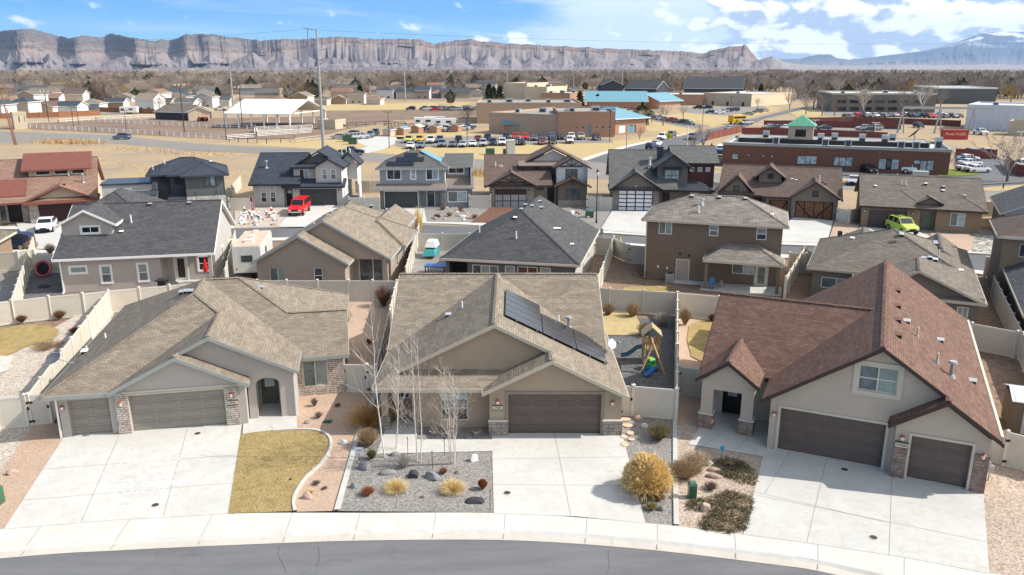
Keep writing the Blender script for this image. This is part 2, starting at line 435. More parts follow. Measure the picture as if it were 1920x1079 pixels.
 def hip(s,x0,x1,y0,y1,ze,sl,m,**k):
  w,d=x1-x0,y1-y0; h=min(w,d)/2*sl
  if w >= d: a=(x0+d/2,(y0+y1)/2,ze+h); b=(x1-d/2,(y0+y1)/2,ze+h); F=[(0,1,5,4),(1,2,5),(2,3,4,5),(3,0,4)]; cp=[(4,5),(0,4),(3,4),(1,5),(2,5)]
  else: a=((x0+x1)/2,y0+w/2,ze+h); b=((x0+x1)/2,y1-w/2,ze+h); F=[(0,1,4),(1,2,5,4),(2,3,5),(3,0,4,5)]; cp=[(4,5),(0,4),(1,4),(2,5),(3,5)]
  if abs(w-d) < .02: b=(b[0]+.01,b[1]+.01,b[2])
  s.faces([(x0,y0,ze),(x1,y0,ze),(x1,y1,ze),(x0,y1,ze),a,b],F,m,caps=cp,**k)
 # roof furniture ---------------------------------------------------
 def box_vent(s, x, y, z, sl=(0,0), m='vent_grey'):
  mb = MB(); mb.hexa([(x-.15,y-.15,z-.12),(x+.15,y-.15,z-.12),(x+.15,y+.15,z-.12),(x-.15,y+.15,z-.12),(x-.12,y-.12,z+.09),(x+.12,y-.12,z+.09),(x+.12,y+.12,z+.09),(x-.12,y+.12,z+.09)], 'gap_dark')
  mb.hexa([(x-.18,y-.18,z+.06),(x+.18,y-.18,z+.06),(x+.18,y+.18,z+.12),(x-.18,y+.18,z+.12),(x-.18,y-.18,z+.09),(x+.18,y-.18,z+.09),(x+.18,y+.18,z+.15),(x-.18,y+.18,z+.15)], m); mb.build('roof_vent', s.roof_o)
 def pipe(s, x, y, z, h=.5, r=.05, m='pipe_white', cap=False):
  mb=MB(); mb.tube((x,y,z-.1),(x,y,z+h),r,r,m,8)
  mb.tube((x,y,z-.1),(x,y,z+.07),r*2.4,r*1.6,'vent_grey',8)
  if cap: mb.tube((x,y,z+h),(x,y,z+h+.05),r*1.2,r*2.2,'vent_grey',8); mb.tube((x,y,z+h+.05),(x,y,z+h+.16),r*2.2,r*2.0,'vent_grey',8)
  mb.build('vent_pipe', s.roof_o)
 def finish(s):
  s.wall_o = s.w.build('wall', s.root)
  s.roof_o = s.r.build('roof', s.root)
  if s.fb.v: s.fb.build('fascia', s.roof_o)
def window(root, fr, s0, s1, z0, z1, dep, pts, cols=1, rows=1, trim=None, pane='glass_dark', frame='white_vinyl', tw=.12, arch=None, split=None):
 f=MB(); fw=.055; w=s1-s0; h=z1-z0
 d0,d1=-dep+.004,-dep+.055
 zt=z1-(arch or 0)
 for a in ((s0,s0+fw,z0,zt),(s1-fw,s1,z0,zt),(s0+fw,s1-fw,z0,z0+fw)): fr.box(f,*a,d0,d1,frame)
 if not arch: fr.box(f,s0+fw,s1-fw,z1-fw,z1,d0,d1,frame)
 else:
  fr.box(f,s0+fw,s1-fw,zt-fw/2,zt+fw/2,d0,d1,frame)
  for i in range(2,len(pts)-1):
   p,q=pts[i],pts[i+1]; f.bar(fr.pt(p[0],p[1],(d0+d1)/2),fr.pt(q[0],q[1],(d0+d1)/2),.05,.06,frame)
 for i in range(1,cols): fr.box(f,s0+w*i/cols-fw/2,s0+w*i/cols+fw/2,z0+fw,(zt if not arch else zt)-fw,d0+.003,d1+.003,frame)
 hz=zt-z0
 for i in range(1,rows): fr.box(f,s0+fw,s1-fw,z0+hz*i/rows-fw/2,z0+hz*i/rows+fw/2,d0+.001,d1-.004,frame)
 wo = f.build('window', root)
 g=MB(); P2=[fr.pt(p[0],p[1],-dep+.02) for p in pts]
 if isinstance(pane,(tuple,list)):       # one look per cell
  n=len(pane)
  if rows >= 2 and cols < n:
   for i in range(n): g.poly([fr.pt(s0,z0+h*i/n,-dep+.02),fr.pt(s1,z0+h*i/n,-dep+.02),fr.pt(s1,z0+h*(i+1)/n,-dep+.02),fr.pt(s0,z0+h*(i+1)/n,-dep+.02)],pane[i])
  else:
   for i in range(n): g.poly([fr.pt(s0+w*i/n,z0,-dep+.02),fr.pt(s0+w*(i+1)/n,z0,-dep+.02),fr.pt(s0+w*(i+1)/n,z1,-dep+.02),fr.pt(s0+w*i/n,z1,-dep+.02)],pane[i])
 else: g.poly(P2,pane)
 g.build('pane', wo)
 if trim:
  t=MB(); o0,o1=.002,.05
  for a in ((s0-tw,s0,z0-tw,z1+(tw if not arch else -arch)),(s1,s1+tw,z0-tw,z1+(tw if not arch else -arch)),(s0,s1,z0-tw,z0)): fr.box(t,*a,o0,o1,trim)
  if not arch: fr.box(t,s0,s1,z1,z1+tw,o0,o1,trim)
  t.build('trim', wo)
 return wo
def garage(root, fr, s0, s1, z0, z1, dep, m='garage_dark', trim=None, style='panel', tw=.1):
 g=MB(); w=s1-s0; h=z1-z0; d=-dep
 fr.box(g,s0,s1,z0,z1,d-.04,d,m)
 nr=4
 if style == 'panel':
  for i in range(nr):
   zz=z0+h*i/nr
   if i: fr.box(g, s0, s1, zz-.006, zz+.006, d, d+.006, 'gap_dark')
   nc=max(2,round(w/1.22))
   for j in range(nc):
    a=s0+w*j/nc+.10; b=s0+w*(j+1)/nc-.10; c=zz+.11; e=zz+h/nr-.11; t=.022
    for q in ((a,b,c,c+t),(a,b,e-t,e),(a,a+t,c+t,e-t),(b-t,b,c+t,e-t)): fr.box(g,*q,d,d+.016,m)
 elif style == 'glass':
  for i in range(5):
   for j in range(4):
    fr.box(g, s0+w*j/4+.08, s0+w*(j+1)/4-.08, z0+h*i/5+.09, z0+h*(i+1)/5-.05, d, d+.012, 'frosted')
 elif style == 'carriage':
  fr.box(g, s0+.08, s1-.08, z0+.02, z0+h*.67, d, d+.01, 'frosted_grey')
  for j in range(13): fr.box(g,s0+w*j/12-(.07 if j % 3 == 0 else .02),s0+w*j/12+(.07 if j % 3 == 0 else .02),z0,z0+h*.67,d+.01,d+.03,m)
  fr.box(g,s0,s1,z0+h*.32,z0+h*.36,d+.03,d+.045,m)
 elif style == 'barn':
  fr.box(g, s0+.03, s1-.03, z0+.05, z1-.05, d, d+.012, 'barn_wood')
  n=2 if w < 3 else 4
  if n == 2: bars=[((s0,z1),((s0+s1)/2,z0)),((s1,z1),((s0+s1)/2,z0))]
  else: bars=[((s0+.1,z1-.1),(s0+w*.45,z0+.1)),((s1-.1,z1-.1),(s0+w*.55,z0+.1))]
  for p, q in bars: g.bar(fr.pt(p[0], p[1], d+.035), fr.pt(q[0], q[1], d+.035), .05, .16, 'barn_dark')
  for q in ((s0,s0+.12,z0,z1),(s1-.12,s1,z0,z1),(s0+.12,s1-.12,z1-.12,z1),(s0+.12,s1-.12,z0,z0+.14)): fr.box(g, *q, d+.012, d+.045, 'barn_dark')
  if n == 4:
   for j in (1, 2, 3): fr.box(g, s0+w*j/4-.06, s0+w*j/4+.06, z0+.14, z1-.12, d+.012, d+.055, 'barn_dark')
 o = g.build('garage_door', root)
 if trim:
  t=MB()
  for a in ((s0-tw,s0,z0,z1+tw),(s1,s1+tw,z0,z1+tw),(s0,s1,z1,z1+tw)): fr.box(t,*a,.002,.05,trim)
  t.build('trim', o)
 return o
def door(root, fr, s0, s1, z0, z1, dep, m='door_grey', trim=None, lite=None, tw=.1):
 g=MB(); d=-dep; w=s1-s0; h=z1-z0
 fr.box(g,s0,s1,z0,z1,d-.05,d,m)
 if lite is None:
  for a,b in ((.12,.46),(.54,.88)):
   for c,e in ((.06,.38),(.46,.9)):
    x0,x1,y0,y1=s0+w*a,s0+w*b,z0+h*c,z0+h*e; t=.025
    for q in ((x0,x1,y0,y0+t),(x0,x1,y1-t,y1),(x0,x0+t,y0+t,y1-t),(x1-t,x1,y0+t,y1-t)): fr.box(g,*q,d,d+.014,m)
 else:
  for a,b in ((.14,.46),(.54,.86)):
   x0,x1,y0,y1=s0+w*a,s0+w*b,z0+h*.08,z0+h*.40; t=.025
   if lite[2] > .5:
    for q in ((x0,x1,y0,y0+t),(x0,x1,y1-t,y1),(x0,x0+t,y0+t,y1-t),(x1-t,x1,y0+t,y1-t)): fr.box(g,*q,d,d+.014,m)
 o = g.build('door', root)
 if lite:
  l = MB(); fr.box(l, s0+w*lite[0], s0+w*lite[1], z0+h*lite[2], z0+h*lite[3], d, d+.012, lite[4] if len(lite) > 4 else 'glass_sky')
  x0,x1,y0,y1=s0+w*lite[0],s0+w*lite[1],z0+h*lite[2],z0+h*lite[3]; t=.03
  for q in ((x0-t,x1+t,y0-t,y0),(x0-t,x1+t,y1,y1+t),(x0-t,x0,y0,y1),(x1,x1+t,y0,y1)): fr.box(l,*q,d,d+.02,m)
  l.build('door_glass', o)
 k = MB(); c = fr.pt(s0+w*.1, z0+h*.47, d+.03); k.tube(c-fr.n*.05, c+fr.n*.03, .03, .03, 'black_metal', 8); k.tube(c+fr.n*.02, c+fr.n*.02+fr.e*.1, .012, .012, 'black_metal', 6)
 k.build('handle', o)
 if trim:
  t=MB()
  for a in ((s0-tw,s0,z0,z1+tw),(s1,s1+tw,z0,z1+tw),(s0,s1,z1,z1+tw)): fr.box(t,*a,.002,.04,trim)
  t.build('trim', o)
 return o
def wall_lamp(root, fr, s, z, m='copper', d=.02):
 g=MB(); c=fr.pt(s,z,d)
 g.tube(c+fr.n*.02,c+fr.n*.14+Vector((0,0,.05)),.02,.02,m,6)
 b=c+fr.n*.15
 g.tube(b+Vector((0,0,.10)), b+Vector((0,0,.20)), .13, .02, m, 8); g.tube(b+Vector((0,0,-.08)), b+Vector((0,0,.10)), .06, .10, 'lamp_glass', 8); g.tube(b+Vector((0,0,-.13)), b+Vector((0,0,-.08)), .03, .07, m, 8)
 fr.box(g,s-.06,s+.06,z-.14,z+.1,d-.018,d+.02,m)
 return g.build('wall_lamp', root)
def txt(body, size, m, loc, rot, parent=None, name='lettering', ext=.004, align='CENTER', font_scale=1):
 c = bpy.data.curves.new(name, 'FONT'); c.body = body; c.size = size; c.extrude = ext; c.align_x = align; c.align_y = 'CENTER'
 c.resolution_u=3
 tmp = bpy.data.objects.new('tmp', c); COL.objects.link(tmp)
 dg=bpy.context.evaluated_depsgraph_get(); me=bpy.data.meshes.new_from_object(tmp.evaluated_get(dg))
 bpy.data.objects.remove(tmp); me.materials.clear(); me.materials.append(MT[m])
 o=bpy.data.objects.new(name,me); COL.objects.link(o); o.location=loc; o.rotation_euler=rot
 if parent: o.parent=parent
 return o
def number_plate(H, fr, s, z, body, m='plate_pale', tm='gap_dark', w=.62, h=.24, d=.05):
 g=MB(); fr.box(g,s-w/2,s+w/2,z-h/2,z+h/2,d,d+.03,m)
 for q in ((s-w/2-.02,s+w/2+.02,z+h/2,z+h/2+.03),(s-w/2-.02,s+w/2+.02,z-h/2-.03,z-h/2)): fr.box(g,*q,d,d+.04,tm)
 o = g.build('house_number', H.root)
 p=fr.pt(s,z,d+.032); rz=math.atan2(fr.e.y,fr.e.x)
 txt(body,h*.85,tm,p,(math.pi/2,0,rz),o)
# ------------------------------------------------------------------ palette
shingle('shingle_taupe', (.19,.155,.12), (.285,.24,.19))
shingle('shingle_beige', (.195,.16,.124), (.29,.245,.192))
shingle('shingle_red', (.125,.068,.055), (.195,.118,.09), w=.30, blotch=.16, sp=(.25,.16,.12))
shingle('shingle_charcoal', (.058,.058,.062), (.105,.104,.108), blotch=.2)
shingle('shingle_slate', (.060,.064,.072), (.120,.125,.135), blotch=.2)
shingle('shingle_navy', (.032,.040,.056), (.060,.070,.090), blotch=.12)
shingle('shingle_brown', (.135,.115,.095), (.215,.185,.155), w=.4)
shingle('shingle_mottle', (.19,.165,.14), (.34,.30,.26), w=.55, h=.17, sp=(.12,.10,.09))
shingle('shingle_umber', (.115,.082,.068), (.165,.122,.102))
shingle('shingle_grey', (.095,.095,.092), (.150,.150,.146))
shingle('shingle_clay', (.21,.125,.095), (.30,.185,.14), w=.4)
plain('stucco_grey', (.425,.385,.348), .95, var=.05, scale=.8, fine=14, bmp=.3)
plain('stucco_taupe', (.365,.29,.21), .95, var=.05, scale=.8, fine=14, bmp=.3)
plain('stucco_sage', (.46,.392,.318), .95, var=.05, scale=.8, fine=14, bmp=.3)
plain('stucco_sand', (.335,.275,.225), .95, var=.05, scale=.8, fine=14, bmp=.3)
plain('stucco_rose', (.35,.285,.23), .95, var=.05, scale=.8, fine=14, bmp=.3)
plain('stucco_brown', (.185,.138,.102), .95, var=.06, scale=.8, fine=14, bmp=.3)
plain('stucco_olive', (.185,.165,.135), .95, var=.06, scale=.8, fine=14, bmp=.3)
plain('stucco_tan', (.30,.215,.145), .95, var=.06, scale=.8, fine=14, bmp=.3)
plain('stucco_cream', (.55,.44,.32), .95, var=.05, scale=.8, fine=14, bmp=.3)
plain('stucco_blue_grey', (.26,.285,.315), .95, var=.05, fine=14, bmp=.3)
plain('stucco_slate', (.115,.118,.12), .95, var=.05, fine=14, bmp=.3)
plain('stucco_dark', (.055,.060,.072), .95, var=.06, fine=14, bmp=.3)
plain('stucco_white', (.60,.60,.60), .95, var=.04, fine=14, bmp=.3)
plain('stucco_light', (.44,.42,.40), .95, var=.04, fine=14, bmp=.3)
plain('stucco_mushroom', (.195,.165,.135), .95, var=.05, fine=14, bmp=.3)
plain('trim_sage', (.52,.475,.385), .9, var=.04); plain('trim_beige', (.52,.46,.36), .8, var=.04)
plain('trim_white', (.78,.77,.74), .6, var=.03); plain('trim_grey', (.36,.375,.365), .6, var=.05)
plain('trim_green', (.31,.325,.305), .55, var=.05); plain('trim_cream', (.60,.55,.45), .6, var=.05)
plain('trim_brown', (.055,.034,.028), .6, var=.1); plain('trim_black', (.02,.02,.022), .5, var=.1)
plain('trim_taupe', (.24,.205,.165), .8, var=.05)
plain('garage_dark', (.125,.095,.082), .5, var=.08); plain('garage_taupe', (.27,.245,.21), .55, var=.05)
plain('garage_charcoal', (.06,.063,.07), .5, var=.05); plain('garage_wine', (.075,.03,.032), .5, var=.1)
plain('gap_dark', (.02,.02,.02), .8, var=.1); plain('door_grey', (.10,.10,.095), .5, var=.05); plain('door_black', (.018,.016,.016), .4, var=.1)
plain('door_green', (.27,.34,.26), .5, var=.05); plain('door_white', (.70,.69,.66), .5, var=.03); plain('door_pink', (.42,.35,.30), .6, var=.03)
plain('white_vinyl', (.80,.80,.78), .4, var=.02, bmp=0); plain('cream_vinyl', (.62,.57,.47), .4, var=.02, bmp=0)
plain('fence_cream', (.60,.555,.475), .5, var=.05, scale=.6, bmp=0); stripes('fence_panel', (.60,.555,.475), .18, .25, 0, .5, wid=.08, var=.05)
plain('fence_post_m', (.66,.62,.54), .5, var=.04, bmp=0)
plain('fence_red', (.19,.06,.048), .8, var=.2); plain('fence_wood', (.26,.12,.065), .9, var=.2)
plain('black_metal', (.015,.015,.016), .45, var=.1, bmp=0); plain('vent_grey', (.42,.44,.46), .5, .3, var=.06, bmp=0); plain('vent_brown', (.16,.08,.06), .6, var=.06, bmp=0)
plain('pipe_white', (.78,.77,.74), .5, var=.04, bmp=0); plain('copper', (.36,.15,.09), .5, .3, var=.15, bmp=0); plain('galv', (.38,.39,.40), .5, .6, var=.12, bmp=0)
plain('lamp_glass', (.75,.70,.60), .25, var=.05, bmp=0); plain('plate_pale', (.62,.55,.44), .7, var=.05); plain('frosted', (.78,.80,.82), .35, var=.04, bmp=0); plain('frosted_grey', (.38,.40,.40), .35, var=.1, bmp=0)
stripes('barn_wood', (.20,.095,.045), .14, .5, 1, .7, var=.3); plain('barn_dark', (.028,.018,.014), .7)
stone('stone_warm', [(.60,.52,.45),(.36,.32,.29),(.68,.60,.52)], .40, .12, .02); stone('stone_block', [(.30,.27,.24),(.14,.13,.13),(.38,.33,.27)], .42, .20)
stone('stone_red', [(.30,.20,.16),(.18,.12,.10),(.36,.27,.22)], .45, .16); stone('stone_pale', [(.62,.58,.52),(.45,.42,.38),(.70,.67,.60)], .6, .22, mc=(.32,.29,.26))
stone('stone_grey', [(.22,.21,.21),(.13,.125,.13),(.34,.32,.30)], .4, .15); stone('ledge', [(.34,.30,.27),(.20,.17,.16),(.44,.40,.36)], .45, .1)
plain('cap_stone', (.60,.54,.46), .9); stone('brick_red', [(.185,.085,.055),(.13,.06,.042),(.21,.10,.065)], .4, .1, .01, (.15,.09,.07)); stone('brick_tan', [(.44,.25,.16),(.34,.19,.12),(.50,.30,.20)], .4, .12, .012, (.35,.24,.18))
stone('brick_peach', [(.52,.36,.25),(.42,.28,.19),(.56,.41,.29)], .4, .12, .012, (.42,.31,.23))
stripes('siding_brown', (.145,.118,.098), .22, .5, 1, .8); stripes('siding_maroon', (.075,.028,.026), .2, .4, 1, .8); stripes('metal_rust', (.20,.075,.055), .42, .35, 0, .45, wid=.1, var=.12); stripes('metal_taupe', (.215,.18,.155), .4, .5, 0, .5, wid=.12); stripes('metal_dark', (.055,.062,.07), .4, .5, 0, .35, wid=.12)
stripes('metal_white', (.60,.62,.66), 2.2, .3, 0, .5, wid=.05, var=.06); stripes('metal_teal', (.13,.30,.38), .5, .3, 0, .4, wid=.1); stripes('metal_green', (.10,.33,.22), 1.0, .3, 0, .5, wid=.1)
glassy('glass_dark', (.03,.04,.05), (.075,.09,.10)); glassy('glass_blind', (.20,.26,.25), (.26,.32,.30), .2); glassy('glass_sky', (.22,.30,.34), (.42,.50,.54), .12); glassy('glass_black', (.008,.010,.012), (.02,.022,.025)); glassy('glass_wine', (.10,.03,.03)); glassy('glass_mid', (.09,.12,.13), (.16,.19,.20), .12)
# solar cells
m, nt, b = newmat('solar'); v = tcoord(nt, 'UV')
br = nt.nodes.new('ShaderNodeTexBrick'); nt.links.new(v, br.inputs['Vector']); br.offset = 0
for k, q in (('Scale', 1), ('Mortar Size', .004), ('Brick Width', .16), ('Row Height', .16)): br.inputs[k].default_value = q
br.inputs['Color1'].default_value = (.012,.014,.022,1); br.inputs['Color2'].default_value = (.016,.018,.028,1); br.inputs['Mortar'].default_value = (.03,.03,.035,1)
nt.links.new(br.outputs[0], b.inputs['Base Color']); b.inputs['Roughness'].default_value = .22; b.inputs['Specular IOR Level'].default_value = .6
plain('solar_rim', (.02,.02,.022), .4, var=.05, bmp=0)
# ground
def concrete_mat(name,c):
 m, nt, b = newmat(name); v = tcoord(nt, 'Object')
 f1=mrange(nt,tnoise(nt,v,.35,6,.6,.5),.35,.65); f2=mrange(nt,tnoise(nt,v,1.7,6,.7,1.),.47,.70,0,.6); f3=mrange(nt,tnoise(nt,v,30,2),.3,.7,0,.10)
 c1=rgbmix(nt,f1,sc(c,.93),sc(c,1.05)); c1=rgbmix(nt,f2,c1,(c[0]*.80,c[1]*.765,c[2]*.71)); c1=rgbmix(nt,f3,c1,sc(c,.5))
 nt.links.new(c1, b.inputs['Base Color']); b.inputs['Roughness'].default_value = .85; bump(nt, b, tnoise(nt, v, 40, 2), .1, .005)
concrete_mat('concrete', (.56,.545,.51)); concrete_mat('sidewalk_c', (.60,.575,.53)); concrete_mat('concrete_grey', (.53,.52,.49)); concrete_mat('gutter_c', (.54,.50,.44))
plain('joint', (.30,.285,.26), .9); plain('iron_lid', (.10,.075,.055), .6, .4)
m, nt, b = newmat('asphalt'); v = tcoord(nt, 'Object')
st = nt.nodes.new('ShaderNodeMapping'); nt.links.new(v, st.inputs[0]); st.inputs['Scale'].default_value = (.25, 1.6, 1)
c1=rgbmix(nt,mrange(nt,tnoise(nt,st.outputs[0],1.0,6,.6),.35,.65),(.122,.123,.13),(.165,.165,.168))
c1=rgbmix(nt,mrange(nt,tnoise(nt,v,45,2),.3,.7,0,.35),c1,(.20,.20,.21)); c1=rgbmix(nt,mrange(nt,tnoise(nt,v,.6,6,.7,1),.55,.75,0,.4),c1,(.075,.078,.088))
nt.links.new(c1, b.inputs['Base Color']); b.inputs['Roughness'].default_value = .85; bump(nt, b, tnoise(nt, v, 60, 2), .3, .01)
plain('tar', (.035,.035,.038), .6, var=.1)
plain('asphalt_old', (.235,.215,.195), .9, kind='Object', var=.1, scale=.15, fine=2, bmp=0); plain('asphalt_mid', (.13,.133,.142), .9, kind='Object', var=.1, scale=.3, fine=6, bmp=0)
gravel('gravel_peach', [(.37,.25,.175),(.50,.355,.26),(.58,.43,.325),(.44,.31,.225)], 22, dark=.2)
gravel('gravel_tan', [(.28,.20,.15),(.46,.36,.28),(.62,.52,.42),(.38,.27,.20),(.66,.58,.50)], 15, dark=.25)
gravel('gravel_grey', [(.13,.122,.115),(.27,.25,.232),(.40,.375,.345),(.20,.185,.17),(.46,.43,.39)], 17, dark=.25)
gravel('gravel_beige', [(.30,.25,.20),(.52,.45,.38),(.72,.65,.56),(.42,.34,.28),(.64,.57,.50)], 13, dark=.25)
gravel('gravel_dark', [(.07,.07,.075),(.15,.15,.155),(.22,.215,.21)], 13); gravel('gravel_far', [(.20,.19,.18),(.30,.285,.27),(.38,.36,.34)], 4, dark=.2); gravel('river_rock', [(.20,.18,.15),(.45,.42,.36),(.70,.66,.58)], 3.0, dark=.6, bmp=1)
patches('lawn_dry', [(.42,.30,.125),(.31,.245,.10),(.49,.37,.18)], (.35, 1.8, 22), fine=.55, bmp=.8)
patches('lawn_straw', [(.50,.38,.19),(.43,.32,.16),(.55,.43,.23)], (.3, 2, 14), fine=.35)
patches('lawn_green', [(.12,.17,.03),(.22,.22,.06),(.17,.2,.05)], (.3, 2, 14), fine=.4)
patches('soil', [(.26,.175,.125),(.20,.14,.10),(.33,.23,.17)], (.3, 2, 10), fine=.3)
patches('field_dry', [(.48,.345,.175),(.31,.25,.20),(.40,.315,.225)], (.07, .22, 1.6), fine=.4)
patches('arena_dirt', [(.22,.155,.115),(.19,.135,.10),(.27,.20,.15)], (.02, .1, 1), fine=.2)
patches('valley', [(.30,.235,.165),(.24,.19,.145),(.36,.28,.19)], (.004, .02, .2), fine=.3)
plain('white_paint', (.75,.75,.74), .6, var=.04, bmp=0); plain('yellow_paint', (.62,.60,.02), .5, bmp=0, var=.04)
plain('rock_grey', (.25,.25,.245), .85, kind='Object', scale=3, var=.35, bmp=.6, fine=9); plain('rock_pink', (.42,.31,.25), .85, kind='Object', scale=3, var=.25, bmp=.6, fine=9); plain('rock_white', (.66,.64,.62), .8, kind='Object', scale=4, var=.15, bmp=.5, fine=9); plain('flagstone', (.62,.45,.32), .9, var=.12, scale=2); plain('slate_dark', (.045,.048,.055), .75, kind='Object', var=.2, bmp=.5, fine=9)
# vegetation
def leafm(name,c,var=.3,tr=0):
 m, nt, b = newmat(name); g = nt.nodes.new('ShaderNodeNewGeometry')
 c1 = rgbmix(nt, g.outputs['Random Per Island'], sc(c, 1-var), sc(c, 1+var)); oi = nt.nodes.new('ShaderNodeObjectInfo')
 if name.startswith('twig'): c1 = rgbmix(nt, mrange(nt, oi.outputs['Random'], 0, 1, 0, .62), c1, (c[0]*.42, c[1]*.40, c[2]*.42))
 nt.links.new(c1, b.inputs['Base Color']); b.inputs['Roughness'].default_value = .9; b.inputs['Specular IOR Level'].default_value = .1
for a in (('bark_birch', (.68,.63,.57), .12), ('twig_birch', (.58,.50,.43), .2), ('bark_brown', (.17,.13,.105), .2), ('bark_pale', (.36,.32,.28), .2), ('twig_brown', (.235,.175,.138), .35), ('twig_grey', (.36,.31,.262), .3), ('twig_pale', (.50,.44,.37), .3), ('twig_red', (.20,.10,.065), .35), ('twig_straw', (.42,.29,.16), .35), ('grass_gold', (.70,.52,.23), .25), ('grass_pale', (.70,.53,.26), .3), ('grass_tan', (.46,.26,.095), .4), ('grass_plume', (.82,.63,.31), .15), ('shrub_green', (.16,.15,.055), .4), ('juniper', (.10,.105,.06), .5), ('juniper_brown', (.25,.18,.10), .4), ('conifer', (.045,.065,.028), .45), ('shrub_rust', (.27,.095,.045), .4), ('boxball', (.25,.085,.03), .4), ('willow', (.36,.24,.07), .35)): leafm(*a)
# toys and cars
for a in (('paint_red', (.62,.012,.012)), ('paint_white', (.78,.79,.80)), ('paint_navy', (.018,.03,.065)), ('paint_black', (.012,.013,.016)), ('paint_lime', (.48,.60,.10)), ('paint_silver', (.42,.44,.46)), ('paint_grey', (.12,.13,.15)), ('paint_blue', (.05,.12,.28)), ('paint_wine', (.16,.02,.025)), ('paint_yellow', (.75,.42,.01)), ('paint_beige', (.40,.36,.29)), ('paint_slate', (.16,.20,.24)), ('toy_blue', (.02,.16,.42)), ('toy_teal', (.03,.13,.20)), ('toy_green', (.04,.38,.03)), ('toy_lime', (.25,.55,.03)), ('toy_wood', (.52,.36,.18)), ('toy_red', (.55,.02,.03)), ('toy_pink', (.45,.07,.12)), ('box_green', (.045,.12,.07)), ('box_pale_green', (.22,.36,.23)), ('cloth_red', (.65,.015,.02)), ('tarp_teal', (.05,.25,.27)), ('tarp_blue', (.02,.09,.34)), ('plastic_blue', (.02,.32,.55))):
 mm=plain(a[0],a[1],.32,var=.03,bmp=0,spec=.5)
plain('tyre', (.02,.02,.021), .85, bmp=0); plain('hub', (.40,.41,.42), .35, .7, bmp=0); plain('car_glass', (.015,.02,.025), .08, bmp=0, spec=.8); plain('chrome', (.6,.6,.62), .25, .9, bmp=0); plain('tail_red', (.35,.01,.01), .3, bmp=0); plain('head_lamp', (.7,.7,.7), .2, bmp=0)

# ------------------------------------------------------------------ FRONT HOUSES
def column_boxes(H, fr, s0, s1, z1, d, m, cap='cap_stone', zc=None, name='stone_pier'):
 g=MB(); fr.box(g,s0,s1,0,z1,.003,d,m); fr.box(g,s0-.03,s1+.03,z1,z1+.07,.004,d+.04,cap); return g.build(name,H.root)

